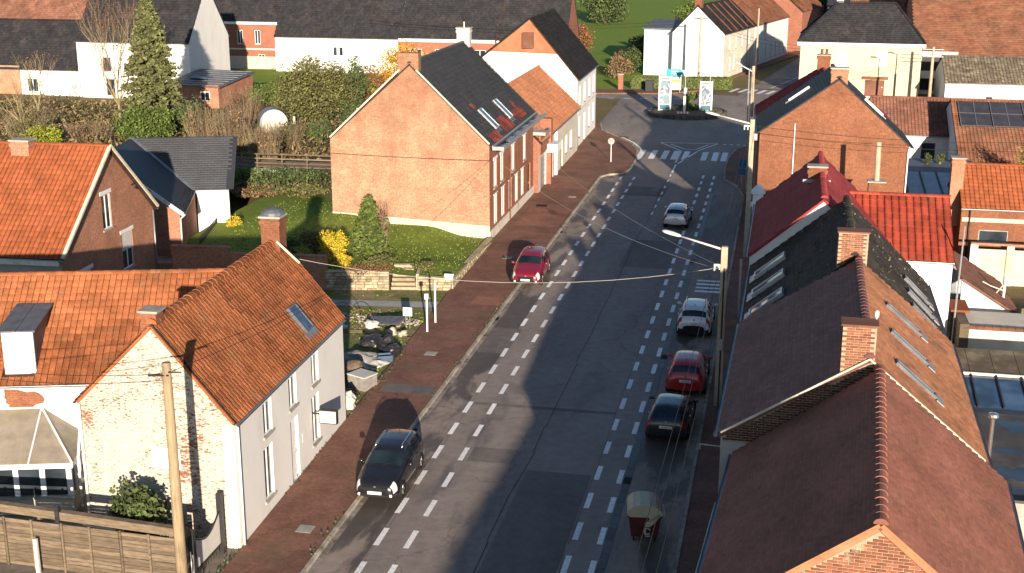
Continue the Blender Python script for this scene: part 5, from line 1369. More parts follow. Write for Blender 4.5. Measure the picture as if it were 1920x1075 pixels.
ms = thing('mossy_lean_to', 'white lean-to with mossy brown sloping roof beside red wing', 'shed', (8.8, 62.5, 0))
mr = roof_plane(ms, [(2.75, .1, 2.25), (2.75, 6.6, 2.15), (0.0, 6.6, 3.9), (0, .1, 3.95)], 'brown', 'flat', .28, .3)
mb = MB(); wall_face(mb, (0, .3, 0), (1, 0, 0), [(0, -.2), (2.7, -.2), (2.7, 2.2), (0, 3.85)]); mb.build('wall', M['white_wall'], ms)
wr = thing('white_shed', 'low whitewashed wall block with ridge tiles along its top', 'shed', (7.1, 57.9, 0))
mb = MB(); mb.box(1.2, 7, 0, 3, -.2, 2.85); mb.build('wall', M['old_wall'], wr)
mb = MB(); mb.box(1.1, 1.5, -.1, 3.1, -.2, 3.1); mb.build('post', M['timber'], wr)
mb = MB(); mb.box(.6, 1.7, 1.6, 3.4, 3.15, 3.25); mb.build('red_cover', M['clay2'], wr)
ridge_row(wr, (1.2, .1, 2.9), (7, .1, 2.86), 'brown', .16, .33)
gh = thing('greenhouse_roof', 'lean-to greenhouse roof with dark wet glass panes and metal bars', 'greenhouse', (6.9, 48.9, 0))
mb = MB(); mb.box(0, 6.4, 0, 4.7, -.3, 2.45); mb.build('wall', M['grey_wall'], gh)
for i in range(7):
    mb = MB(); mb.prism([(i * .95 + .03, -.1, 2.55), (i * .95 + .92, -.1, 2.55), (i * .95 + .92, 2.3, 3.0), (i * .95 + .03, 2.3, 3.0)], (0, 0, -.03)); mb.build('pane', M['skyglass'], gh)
    mb = MB(); mb.bar((i * .95, -.12, 2.6), (i * .95, 2.35, 3.05), .06, .08); mb.build('glazing_bar', M['darkmetal'], gh)
    mb = MB(); mb.prism([(i * .95 + .01, 2.4, 3.02), (i * .95 + .94, 2.4, 3.02), (i * .95 + .94, 4.7, 3.35), (i * .95 + .01, 4.7, 3.35)], (0, 0, -.05)); mb.build('roof_sheet', M['mossgrey'], gh)
mb = MB(); mb.bar((0, 2.36, 3.06), (6.5, 2.36, 3.06), .1, .1); mb.build('rail', M['offwhite'], gh)
mb = MB(); mb.box(-.1, 6.5, -1.0, -.1, 2.3, 2.55); mb.build('ledge', M['concrete'], gh)
fl = thing('flat_roof', 'dark flat roof with rain puddles behind the rosy roofed house', 'flat roof', (6.55, 39.4, 0))
mb = MB(); mb.box(0, 8.0, 0, 8.3, -.3, 2.75); mb.build('block', M['grey_wall'], fl)
M['felt'] = mat('roof_felt', (0.075, 0.073, 0.07), var=.3, scale=.8, rough=.7, col2=(.12, .112, .10), s2=.5, th=(.45, .65)); M['puddle'] = glass_mat('puddle_water', (.03, .035, .04), .03)
mb = MB(); mb.box(.12, 7.9, .12, 8.2, 2.752, 2.8); mb.build('felt', M['felt'], fl)
for (px, py, sx, sy) in ((1.6, 2.6, .55, .7), (.5, 5.6, .4, 1.5), (2.0, 4.6, 1.3, .22), (2.4, 6.9, .55, .8), (.9, 1.2, .6, .5), (3.2, 1.5, .8, .4)):
    mb = MB(); ring = []
    for i in range(26):
        a = 6.283 * i / 26; rr = 1 + .3 * math.sin(2 * a + px) + .2 * math.sin(5 * a + py) + random.uniform(-.06, .06); ring.append((px + sx * rr * math.cos(a), py + sy * rr * math.sin(a), 2.804))
    mb.face(ring); mb.build('puddle', M['puddle'], fl)
mb = MB(); mb.box(-.1, 8, -.12, .1, 2.5, 2.98); mb.build('parapet', M['concrete'], fl)
sp = thing('steel_flue', 'shiny steel flue pipe with round cowl above the flat roof', 'flue', (6.95, 40.2, 2.7))
mb = MB(); mb.tube([(0, 0, 0), (0, 0, 2.7)], .07, 10); mb.build('pipe', M['chrome'], sp); mb = MB(); mb.lathe([(.15, 2.7), (.18, 2.76), (.15, 2.84), (.03, 2.88)], (0, 0, 0), 12); mb.build('cowl', M['chrome'], sp)
fg = thing('slat_fence', 'dark slatted garden fence by the mossy lean-to', 'fence', (11.7, 66.5, 0))
for i in range(26):
    mb = MB(); mb.box(i * .2, i * .2 + .12, -.02, .02, 0, 1.5); mb.build('slat', M['timber'], fg)
mb = MB(); mb.box(0, 5.2, .021, .06, 1.1, 1.2); mb.build('rail', M['timber'], fg)
tp = thing('washing_post', 'pale post with bent arms beside the mossy roof', 'post', (11.0, 64.6, 0))
mb = MB(); mb.tube([(0, 0, 0), (.05, 0, 3.6)], .07, 7); mb.tube([(0, 0, 2.9), (-.6, 0, 3.1), (-1.0, 0, 3.3)], .03, 5); mb.tube([(0, 0, 3.2), (-.5, 0, 2.5)], .03, 5); mb.build('shaft', M['offwhite'], tp)

# brown roofs and solar panels -----------------------------------------
B4a, *_ = house('white_bungalow', 'white walled rear house with brown pantile roof and two windows', 'house', (7.2, 111.2, 0), R(-1), (0, 6.6, 0, 12), 'x', (3.15, 3.15), (6, 5.35), 'white_wall', 'brown', 'pan', .28, .36, over=(.05, .2),
    holes={'S': [(.4, .9, 1.3, 1.9, 'plain', 'darkmetal'), (4.1, 1.0, 1.1, 1.5, 'plain', 'brown')]})
B4b, SB4, PB4, RB4 = house('solar_roof_house', 'long brown pantile roof carrying a double row of solar panels', 'house', (13.25, 102.0, 0), R(-1), (0, 16, 0, 20), 'x', (2.55, 2.55), (10.2, 5.95), 'white_wall', 'clay_far', 'pan', .28, .36, over=(.05, .2))
p0_, u_, v_, n_ = frame_of(PB4['S'])
Mx = Matrix((u_, v_, n_)).transposed().to_4x4()
for r in range(2):
    for c in range(12):
        if c * 1.2 + .5 > 15: continue
        mb = MB(); mm = Mx.copy(); mm.translation = p0_ + u_ * (.5 + c * 1.2 + (c // 2) * .06) + v_ * (6.0 + r * 2.2) + n_ * .12
        mb.box(0, 1.17, 0, 2.15, 0, .05, M=mm); so = mb.build('solar_panel', M['pv'], RB4['S'])
        f = MB(); f.box(0, 1.17, 0, .03, .051, .06, M=mm); f.box(0, .03, .03, 2.15, .051, .06, M=mm); f.build('panel_frame', M['greymetal'], so)
sw = thing('brick_parapet', 'long brick parapet wall behind the solar panels', 'wall', (11.0, 124.2, 0))
mb = MB(); mb.box(0, 24, 0, .35, -.2, 4.25); mb.build('wall', M['brick_face'], sw); mb = MB(); mb.box(-.05, 24, -.05, .4, 4.252, 4.4); mb.build('coping', M['clay_far'], sw)
gs = shrub('small green tree behind the orange rear roof at right edge', 'tree', (17.6, 96.5, 1.2), 1.3, 4.6, 'leaf_lime', 900, .16, name='garden_tree')

# cream house with hipped roof -------------------------------------------
cr = thing('cream_house', 'cream rendered two-storey house with black hipped roof and white cornice', 'house', (1.5, 158.3, 0), R(-2))
mb = MB(); W_, D_ = 13.7, 10.5
for (O, U, L_, hs) in (((0, 0, 0), (1, 0, 0), W_, [(8.9, 3.6, 1.0, 1.9), (7.6, .2, 2.2, 1.9), (4.3, 3.6, 1.1, 1.8)]), ((W_, 0, 0), (0, 1, 0), D_, []), ((W_, D_, 0), (-1, 0, 0), W_, []), ((0, D_, 0), (0, -1, 0), D_, [])):
    wall_face(mb, O, U, [(0, -.3), (L_, -.3), (L_, 6.1), (0, 6.1)], hs)
mb.build('wall', M['cream_wall'], cr)
window(cr, (0, 0, 0), (1, 0, 0), (8.9, 3.6, 1.0, 1.9), 'blind+sill'); window(cr, (0, 0, 0), (1, 0, 0), (4.3, 3.6, 1.1, 1.8), 'blind+sill'); door(cr, (0, 0, 0), (1, 0, 0), (7.6, .2, 2.2, 1.9), 'brown', garage=True)
mb = MB(); mb.box(7.2, 10.2, -.08, -.003, 2.15, 2.5); mb.build('brick_arch', M['brick_orange'], cr)
mb = MB(); mb.box(-.4, W_ + .4, -.4, D_ + .4, 5.95, 6.35); mb.build('cornice', M['white_paint'], cr)
a, b, c, d = (-.35, -.35, 6.4), (W_ + .35, -.35, 6.4), (W_ + .35, D_ + .35, 6.4), (-.35, D_ + .35, 6.4); r0, r1 = (3.9, 5.2, 10.6), (10.6, 5.2, 10.6)
for pts in ([a, b, r1, r0], [b, c, r1], [c, d, r0, r1], [d, a, r0]): roof_plane(cr, pts, 'black', 'flat', .3, .36)
for p, q in ((a, r0), (b, r1), (c, r1), (d, r0), (r0, r1)): ridge_row(cr, Vector(p) + Vector((0, 0, .06)), Vector(q) + Vector((0, 0, .06)), 'black', .13, .5, individual=False)
chimney(cr, 4.2, 6.6, 9.2, 11.6, .8, .8, 'old_wall')
B7, *_ = house('bungalow', 'white bungalow with mossy grey-brown roof right of the cream house', 'house', (17.3, 150.6, 0), R(-1), (0, 18, 0, 13), 'x', (2.95, 2.95), (6.5, 5.1), {'S': 'white_wall', 'W': 'bluewhite_wall', 'E': 'white_wall', 'N': 'white_wall'}, 'mossgrey', 'roll', .35, .45, over=(.1, .3), holes={'S': [(4.3, .6, .8, .9, 'plain')]})
gp = thing('gap_building', 'white garage block with dark open bays between cream house and bungalow', 'building', (15.4, 163.5, 0))
mb = MB(); wall_face(mb, (0, 0, 0), (1, 0, 0), [(0, -.2), (4.5, -.2), (4.5, 5.0), (0, 5.0)], [(.4, 2.6, 3.6, 1.9), (.4, .3, 1.7, 1.5)], depth=1.2); mb.build('wall', M['white_wall'], gp)
mb = MB(); mb.box(.1, 4.4, 1.25, 1.4, 0, 4.9); mb.build('back_wall', M['darkmetal'], gp)
B6, *_ = house('barn', 'huge brown tiled barn roof filling the top right corner', 'barn', (15.6, 167.5, 0), R(-1.5), (0, 60, 0, 40), 'x', (4.3, 4.3), (20, 12.2), {'S': 'old_wall', 'W': 'brick_red', 'E': 'brick_red', 'N': 'brick_red'}, 'clay_far', 'flat', .4, .5, over=(.2, .3))
mb = MB(); mb.box(4.5, 60, -.35, -.003, 3.3, 4.25); mb.build('cream_fascia', M['plinth'], B6)
for i in range(8):
    mb = MB(); mb.box(8 + i * 3.2, 8.4 + i * 3.2, -.25, -.003, 0, 3.3); mb.build('pier', M['plinth'], B6)

# far road houses -----------------------------------------------------------
fwin = lambda u, z, h=1.6: (u, z, .9, h, 'two+sill')
F1, *_ = house('white_gable_house', 'pale white gable house with patchy black and orange roof by the crossing', 'house', (-14.9, 173.7, 0), R(-13.5), (0, 7.0, 0, 15), 'y', (6.0, 6.0), (3.3, 9.35), {'S': 'bluewhite_wall', 'W': 'bluewhite_wall', 'E': 'old_wall', 'N': 'white_wall'}, 'black', 'roll', .3, .4, over=(.05, .2),
    holes={'E': [fwin(2, 3.6), fwin(5, 3.6), fwin(8, 3.6), fwin(11.5, 3.6), fwin(2.4, .8, 1.9), fwin(4.3, .8, 1.9), fwin(8, .8, 1.9), fwin(11, .8, 1.9), fwin(12.6, .8, 1.9)]})
chimney(F1, 3.3, .5, 8.6, 10.2, .9, .8, 'brick_orange')
for i in range(5):
    p0_, u_, v_, n_ = frame_of([(7.2, 0, 5.85), (7.2, 15, 5.85), (3.3, 15, 9.4)]); mm = Matrix((u_, v_, n_)).transposed().to_4x4(); mm.translation = p0_ + u_ * (2.5 + i * 2.7) + n_ * .14
    mb = MB(); mb.box(0, .5, .1, 5.0, 0, .04, M=mm); mb.build('new_tile_strip', M['clay_far'], F1)
F0 = thing('white_annex', 'boxy pale white annex with closed shutters left of the gable house', 'house', (-18.9, 176.2, 0), R(-6))
mb = MB(); wall_face(mb, (0, 0, 0), (1, 0, 0), [(0, -.2), (4.6, -.2), (4.6, 6.0), (0, 6.0)], [(1.3, 3.5, 1.3, 1.6), (1.0, .2, 1.6, 2.1)]); wall_face(mb, (0, 7, 0), (0, -1, 0), [(0, -.2), (7, -.2), (7, 6), (0, 6)]); mb.build('wall', M['bluewhite_wall'], F0)
window(F0, (0, 0, 0), (1, 0, 0), (1.3, 3.5, 1.3, 1.6), 'blind+sill'); window(F0, (0, 0, 0), (1, 0, 0), (1.0, .2, 1.6, 2.1), 'blind')
mb = MB(); mb.prism([(-.15, -.2, 6.2), (4.6, -.2, 6.2), (4.6, 7, 6.9), (-.15, 7, 6.9)], (0, 0, -.2)); mb.build('roof', M['lead'], F0)
F2, *_ = house('white_terrace', 'white terrace with orange roof along the far road', 'house', (-4.55, 188.2, 0), R(-13.5), (-7, 0, 0, 19), 'y', (5.9, 5.9), (-3.6, 9.1), {'S': 'white_wall', 'W': 'white_wall', 'E': 'white_wall', 'N': 'white_wall'}, 'clay_far', 'roll', .3, .4, over=(.05, .2),
    holes={'E': [fwin(1.5, 3.5), fwin(5.0, 3.5), fwin(9, 3.5), fwin(13.5, 3.5), fwin(16.5, 3.5), fwin(2, .6, 2.0), fwin(6, .6, 2.0), fwin(9, .6, 2.0), fwin(11.5, .6, 2.0), fwin(14, .6, 2.0), fwin(16.5, .6, 2.0)]})
F3, *_ = house('brown_brick_house', 'brown brick house at the far end of the road', 'house', (2.0, 212, 0), R(-14), (-8, 0, 0, 14), 'y', (6.2, 6.2), (-4, 9.6), 'brick_face', 'clay_far', 'roll', .3, .4, holes={'S': [(4.8, 3.4, 1.0, 1.7, 'two+sill'), (1.6, 3.4, 1.0, 1.7, 'two+sill')]})
F4, *_ = house('rust_roof_house', 'house with rusty brown roof far behind the cream house', 'house', (8, 196, 0), R(-10), (0, 9, 0, 14), 'x', (5.5, 5.5), (7, 10.5), 'white_wall', 'clay_far', 'roll', .3, .4)
F5, *_ = house('blue_roof_house', 'house with blue-black roof beyond the cream house ridge', 'house', (6, 222, 0), R(-10), (0, 22, 0, 12), 'x', (6.5, 6.5), (6, 11.5), 'white_wall', 'navy', 'slate', .4, .3)
fs = thing('field_wall', 'old brown brick field wall behind the white annex', 'wall', (-23.5, 200, 0), R(-4))
mb = MB(); mb.box(0, 17, 0, .4, -.2, 2.2); mb.build('wall', M['brick_tan'], fs)
hd = thing('clipped_hedge', 'long clipped green hedge in front of the pale white houses', 'hedge', (-18.8, 160.6, 0), R(8))
P = np.stack([rng.uniform(0, 12.5, 5200), rng.uniform(-.45, .45, 5200), rng.uniform(.05, 1.5, 5200)], 1); sel = rng.random(5200) < .72
P[sel, 1] = np.where(rng.random(sel.sum()) < .6, -.45, P[sel, 1]); P[:, 2] = np.where(rng.random(5200) < .25, 1.5, P[:, 2]); leaf_cloud('foliage', P, .16, M['hedge'], hd)
mb = MB(); mb.box(.1, 12.4, -.38, .38, .02, 1.42); mb.build('inner_growth', M['hedge'], hd)

# ================================================================== CARS
def make_car(name, label, loc, rz, paint, L=4.0, W=1.74, H=1.47, style='hatch', rails=False, cladding=False, darkroof=None, emblem=True):
    t = thing(name, label, 'car', loc, rz, 'cars on the street')
    hw = W / 2; s = H / 1.47
    # y (front is -), z low, belt, top, half width low, half width belt, half width top
    roofend = {'hatch': .41, 'wagon': .45, 'suv': .42, 'coupe': .38}[style]
    st = [(-.500, .30, .44, .56, .60, .62, .50), (-.485, .22, .56, .70, .76, .78, .62), (-.43, .20, .70, .83, .90, .88, .70), (-.33, .20, .82, .93, .97, .93, .74), (-.235, .20, .90, 1.00, .98, .95, .76),
          (-.06, .20, .94, 1.37, .99, .95, .66), (-.02, .20, .945, 1.42, .99, .955, .655), (.095, .20, .95, 1.462, 1.0, .96, .66), (.125, .20, .952, 1.465, 1.0, .96, .66), (.285, .20, .97, 1.45, .99, .96, .65), (.325, .20, .98, 1.43, .985, .955, .64)]
    st += [(roofend, .21, 1.00, 1.36, .97, .93, .61), (.472, .22, .98, 1.05, .95, .91, .62), (.493, .26, .78, .90, .88, .86, .66), (.50, .32, .52, .62, .78, .78, .6)]
    rows = []
    for (fy, zl, zb, zt, wl, wb, wt) in st:
        y = fy * L; zl, zb, zt = zl, zb * s, zt * s; a, b, c = wl * hw, wb * hw, wt * hw
        zm = zl + (zb - zl) * .5
        half = [(a * .8, zl), (a, zl + .09), (max(a, b) * 1.0, zm), (b * .985, zb), (c + (b - c) * .14, zt - .10 * (zt - zb) - .02), (c * .80, zt)]
        ring = [(0, zl)] + half + [(0, zt + .018)] + [(-x, z) for x, z in reversed(half)]
        rows.append([(x, y, z) for x, z in ring])
    n = len(rows[0]); V = [p for r in rows for p in r]; F = []; MI = []
    # material slots: 0 paint 1 windscreen 2 side glass 3 rear glass 4 headlight 5 taillight 6 lower trim
    for i in range(len(rows) - 1):
        for j in range(n):
            j2 = (j + 1) % n; F.append((i * n + j, i * n + j2, (i + 1) * n + j2, (i + 1) * n + j))
            k = j if j < 7 else 13 - j                  # mirrored ring index
            m = 0
            if i == 4 and k in (5, 6): m = 1
            if i in (5, 6, 8) and k == 4: m = 2
            if i == 10 and k == 4 and style in ('wagon', 'suv'): m = 2
            if i == 11 and k in (5, 6): m = 3
            if i == 1 and k in (3, 4): m = 4
            if i == 12 and k in (3, 4): m = 5
            if k in (0, 1) or (cladding and k == 1): m = 6
            if cladding and k == 2 and i in (0, 13): m = 6
            MI.append(m)
    F.append(tuple(range(n))[::-1]); MI.append(6 if cladding else 0)
    F.append(tuple((len(rows) - 1) * n + q for q in range(n))); MI.append(6 if cladding else 0)
    me = bpy.data.meshes.new('tmp'); me.from_pydata(V, [], F)
    for m in range(7): me.materials.append(None)
    me.polygons.foreach_set('material_index', MI)
    ob = bpy.data.objects.new('tmp', me); COL.objects.link(ob)
    md = ob.modifiers.new('s', 'SUBSURF'); md.levels = 2; md.render_levels = 2
    bpy.context.view_layer.update()
    dg = bpy.context.evaluated_depsgraph_get(); ev = ob.evaluated_get(dg); sm = ev.to_mesh()
    co = [tuple(v.co) for v in sm.vertices]; parts = {}
    for p in sm.polygons: parts.setdefault(p.material_index, []).append(tuple(p.vertices))
    ev.to_mesh_clear(); bpy.data.objects.remove(ob); bpy.data.meshes.remove(me)
    def sub(name, faces, m, parent=t):
        used = sorted({v for f in faces for v in f}); mp = {v: i for i, v in enumerate(used)}
        b = MB(); b.mesh([co[v] for v in used], [tuple(mp[v] for v in f) for f in faces]); return b.build(name, M[m], parent, smooth=True)
    def split_lr(faces, fn):
        l = [f for f in faces if sum(co[v][0] for v in f) > 0]; r = [f for f in faces if sum(co[v][0] for v in f) <= 0]; return l, r
    body = sub('body', parts[0], paint)
    sub('windscreen', parts[1], 'carglass'); sub('rear_window', parts[3], 'carglass')
    for side in split_lr(parts[2], None):
        yb = .11 * L
        for grp in ([f for f in side if np.mean([co[v][1] for v in f]) < yb], [f for f in side if yb <= np.mean([co[v][1] for v in f]) < .305 * L], [f for f in side if np.mean([co[v][1] for v in f]) >= .305 * L]):
            if grp: sub('side_window', grp, 'carglass')
    for side in split_lr(parts[4], None): sub('headlight', side, 'headlamp')
    for side in split_lr(parts[5], None): sub('taillight', side, 'taillamp')
    sub('sill_trim', parts[6], 'rubber')
    wr = .315 if style != 'suv' else .345
    for yy in (-.315 * L, .315 * L):
        for sx in (-1, 1):
            wt_ = thing_part('wheel', t)
            wt_.location = (sx * (hw - .115), yy, wr)
            w = MB(); pr_ = [(wr * .62, -.10), (wr * .93, -.115), (wr, -.08), (wr, .08), (wr * .93, .115), (wr * .62, .10)]
            for q in range(22):
                a0, a1 = 2 * math.pi * q / 22, 2 * math.pi * (q + 1) / 22
                for (r0, x0), (r1, x1) in zip(pr_[:-1], pr_[1:]):
                    w.face([(x0, r0 * math.cos(a0), r0 * math.sin(a0)), (x0, r0 * math.cos(a1), r0 * math.sin(a1)), (x1, r1 * math.cos(a1), r1 * math.sin(a1)), (x1, r1 * math.cos(a0), r1 * math.sin(a0))])
            w.build('tyre', M['rubber'], wt_, smooth=True)
            rm = MB(); xo = sx * .085
            rm.face([(xo * .6, wr * .62 * math.cos(2 * math.pi * q / 20), wr * .62 * math.sin(2 * math.pi * q / 20)) for q in range(20)])
            for q in range(5):
                a = 2 * math.pi * q / 5; rm.bar((xo, 0, 0), (xo, wr * .6 * math.cos(a), wr * .6 * math.sin(a)), .06, .03, up=(1, 0, 0))
            rm.build('rim', M['alloy'], wt_)
            ar = MB(); R0 = wr * 1.13; xa = sx * (hw * .985 + .004)
            for q in range(16):
                a0 = math.pi * q / 16; a1 = math.pi * (q + 1) / 16
                f = lambda a, r, x: (x, yy + r * math.cos(a), wr + r * math.sin(a))
                ar.face([f(a0, wr * .9, xa), f(a1, wr * .9, xa), f(a1, R0, xa), f(a0, R0, xa)]); ar.face([f(a0, R0, xa), f(a1, R0, xa), f(a1, R0, xa - sx * .05), f(a0, R0, xa - sx * .05)])
            ar.build('wheel_arch', M['rubber'], t)
    # mirrors, grille, plates, handles, badge
    for sx in (-1, 1):
        m_ = MB(); m_.lathe([(.02, -.07), (.085, -.05), (.10, 0), (.085, .06), (.02, .08)], (sx * (hw + .07), -.15 * L, .98 * s), 10, sx=1.1, sy=.6); m_.tube([(sx * hw * .9, -.15 * L, .95 * s), (sx * (hw + .05), -.15 * L, .96 * s)], .025, 5); m_.build('mirror', M[paint], t, smooth=True)
        for yy in (-.0, .2):
            h_ = MB(); h_.box(sx * hw * .955, sx * (hw * .985 + .012), yy * L - .1, yy * L + .08, .83 * s, .86 * s) if sx > 0 else h_.box(sx * (hw * .985 + .012), sx * hw * .955, yy * L - .1, yy * L + .08, .83 * s, .86 * s); h_.build('door_handle', M[paint], t)
    b = MB(); b.box(-.26, .26, -.505 * L - .012, -.505 * L + .03, .40, .51); b.build('number_plate', M['plate'], t)
    b = MB(); b.box(-.26, .26, .497 * L, .497 * L + .03, .68 * s, .79 * s); pl = b.build('number_plate', M['plate'], t)
    b = MB()
    for q in range(5): b.box(-.19 + q * .075, -.145 + q * .075, .497 * L + .0305, .497 * L + .033, .71 * s, .76 * s)
    b.build('plate_print', M['platered'], pl)
    b = MB(); b.box(-.48, .48, -.50 * L - .004, -.48 * L, .55, .66); b.box(-.55, .55, -.498 * L - .006, -.48 * L, .30, .39); b.build('grille', M['rubber'], t)
    for sx in (-1, 1):
        b = MB(); b.lathe([(.06, 0), (.06, .02), (.01, .03)], (0, 0, 0), 10); f_ = b.build('fog_lamp', M['headlamp'], t); f_.rotation_euler = (R(90), 0, 0); f_.location = (sx * .6 * hw * 1.12, -.487 * L - .012, .36)
    if emblem:
        b = MB(); b.lathe([(.055, 0), (.055, .015), (.01, .02)], (0, 0, 0), 10); f_ = b.build('emblem', M['chrome'], t); f_.rotation_euler = (R(90), 0, 0); f_.location = (0, -.492 * L - .012, .66)
        b = MB(); b.lathe([(.05, 0), (.05, .015), (.01, .02)], (0, 0, 0), 10); f_ = b.build('emblem', M['chrome'], t); f_.rotation_euler = (R(-90), 0, 0); f_.location = (0, .4875 * L + .012, .93 * s)
    if cladding:
        b = MB(); b.box(-hw * .8, hw * .8, .485 * L, .505 * L, .24, .48); b.build('bumper_trim', M['rubber'], t)
    for sx in (-1, 1):
        if rails:
            b = MB(); x = sx * hw * .575; b.tube([(x * 1.02, -.03 * L, 1.39 * s), (x, .0 * L, 1.485 * s), (x, .25 * L, 1.50 * s), (x, .36 * L, 1.43 * s)], .022, 6); b.build('roof_rail', M['chrome'], t, smooth=True)
    b = MB(); b.tube([(0, .33 * L, 1.44 * s), (0, .37 * L, 1.58 * s)], .01, 4); b.build('aerial', M['rubber'], t)
    b = MB(); b.tube([(-.02, -.235 * L - .02, 1.03 * s), (.42, -.19 * L, 1.10 * s)], .012, 4); b.tube([(-.5, -.235 * L - .02, 1.02 * s), (-.1, -.19 * L, 1.10 * s)], .012, 4); b.build('wiper', M['rubber'], t)
    return t

def thing_part(name, parent):
    o = bpy.data.objects.new(name, None); COL.objects.link(o); o.empty_display_size = .1; o.parent = parent; return o

M['p_black'] = paint_mat('paint_black', (0.012, 0.012, 0.015), .1, .25)
M['p_wine'] = paint_mat('paint_wine', (0.24, 0.012, 0.03), .3, .3)
M['p_silver'] = paint_mat('paint_silver', (0.55, 0.57, 0.59), .45, .33)
M['p_white'] = paint_mat('paint_white', (0.62, 0.62, 0.62), .05, .3)
M['p_red'] = paint_mat('paint_red', (0.44, 0.02, 0.018), .1, .28)
M['p_navy'] = paint_mat('paint_blueblack', (0.012, 0.014, 0.02), .2, .25)
make_car('parked_car', 'black estate car with silver roof rails parked facing the camera by the white cottage', (-13.72, 43.05, 0.05), R(1), 'p_black', 4.12, 1.75, 1.53, 'wagon', rails=True)
make_car('parked_car', 'wine red crossover parked half on the left pavement beyond the front garden', (-14.0, 72.1, 0.08), R(2.0), 'p_wine', 4.35, 1.82, 1.60, 'suv', cladding=True)
make_car('driving_car', 'silver hatchback driving away in the middle of the road', (-6.8, 88.4, 0), R(180 - 1), 'p_silver', 4.0, 1.70, 1.46, 'hatch')
make_car('parked_car', 'white crossover with silver rails parked farthest up the right kerb', (-3.85, 64.9, 0), R(180), 'p_white', 4.25, 1.78, 1.54, 'suv', rails=True, cladding=True)
make_car('parked_car', 'bright red crossover parked between the white and the black car', (-3.6, 56.3, 0), R(180), 'p_red', 4.1, 1.76, 1.56, 'suv')
make_car('parked_car', 'black hatchback parked behind the bright red crossover', (-3.88, 50.85, 0), R(180 - 2), 'p_navy', 4.0, 1.74, 1.45, 'coupe')

# ================================================================== STREET FURNITURE
bn = thing('waste_container', 'dark red wheeled waste container with rounded beige lid on the right kerb lane', 'waste bin', (-3.9, 40.6, 0), R(8))
M['bin_red'] = mat('bin_dark_red', (0.095, 0.022, 0.022), var=.2, scale=3, rough=.6); M['bin_lid'] = mat('bin_beige', (0.52, 0.44, 0.30), var=.1, scale=3, rough=.55)
mb = MB(); mb.mesh([(-.44, -.40, .18), (.44, -.40, .18), (.44, .40, .18), (-.44, .40, .18), (-.56, -.52, 1.0), (.56, -.52, 1.0), (.56, .52, 1.0), (-.56, .52, 1.0)], [(0, 3, 2, 1), (4, 5, 6, 7), (0, 1, 5, 4), (1, 2, 6, 5), (2, 3, 7, 6), (3, 0, 4, 7)]); mb.box(-.6, .6, -.56, .56, .96, 1.04); mb.build('tub', M['bin_red'], bn)
mb = MB(); q = 12; prof = [(-.60 + 1.2 * i / q, 1.05 + .40 * math.sin(math.pi * (i / q) ** .9)) for i in range(q + 1)]
prof = [(-.60, 1.05), (-.56, 1.22), (-.40, 1.36), (-.15, 1.42), (.15, 1.42), (.38, 1.34), (.54, 1.2), (.60, 1.05)]
for (x0, z0), (x1, z1) in zip(prof[:-1], prof[1:]): mb.face([(x0, -.56, z0), (x1, -.56, z1), (x1, .58, z1), (x0, .58, z0)][::-1])
mb.face([(x, -.56, z) for x, z in prof]); mb.face([(x, .58, z) for x, z in reversed(prof)]); mb.build('lid', M['bin_lid'], bn)
mb = MB(); mb.prism([(-.60, -.575, 1.05), (.60, -.575, 1.05), (.58, -.575, 1.18), (.36, -.575, .8), (.16, -.575, .62), (.02, -.575, .62), (0, -.575, .75), (.16, -.575, .88), (.14, -.575, .98), (-.5, -.575, .98)], (0, .045, 0)); mb.build('lid_arm', M['bin_lid'], bn)
mb = MB(); mb.box(.45, .68, -.45, .45, .93, 1.0); mb.build('handle', M['bin_lid'], bn)
mb = MB()
for i in range(14):
    a0 = .5 + 5.0 * i / 14; a1 = .5 + 5.0 * (i + 1) / 14
    f = lambda a, r: (.10 + r * math.cos(a), -.475 , .42 + r * math.sin(a)); mb.prism([f(a0, .09), f(a0, .125), f(a1, .125), f(a1, .09)], (0, -.012, 0))
mb.box(.0, .045, -.487, -.475, .30, .54); mb.box(.02, .2, -.47, -.455, .22, .25); mb.build('emblem', M['offwhite'], bn)
for sx in (-1, 1):
    for sy in (-1, 1):
        mb = MB(); mb.tube([(sx * .36 - .025, sy * .32, .09), (sx * .36 + .025, sy * .32, .09)], .09, 12); mb.build('wheel', M['rubber'], bn)

def lamp_head(parent, base, tip, drop=0.0):
    b = Vector(base); t_ = Vector(tip); d = (t_ - b).normalized()
    m1 = MB(); m1.tube([b, b.lerp(t_, .74)], .045, 8); m1.build('arm', M['lampwhite'], parent, smooth=True)
    h = MB(); c0 = b.lerp(t_, .70); side = d.cross(Vector((0, 0, 1))).normalized(); up = side.cross(d); L = (t_ - c0).length
    prof = [(0, .06, .05), (.12, .12, .08), (.45, .17, .10), (.8, .16, .09), (.96, .09, .06), (1, .03, .02)]; rows = []
    for f, w, hh in prof:
        c = c0 + d * (L * f); rows.append([c + side * (w * math.cos(a)) + up * (hh * math.sin(a) * (1 if math.sin(a) > 0 else .6)) for a in [2 * math.pi * q / 12 for q in range(12)]])
    V = [p for r in rows for p in r]; F = [(i * 12 + q, i * 12 + (q + 1) % 12, (i + 1) * 12 + (q + 1) % 12, (i + 1) * 12 + q) for i in range(len(rows) - 1) for q in range(12)]; F.append(tuple(range(12))[::-1]); F.append(tuple(60 + q for q in range(12)))
    h.mesh(V, F); h.build('lamp_head', M['lampwhite'], parent, smooth=True)

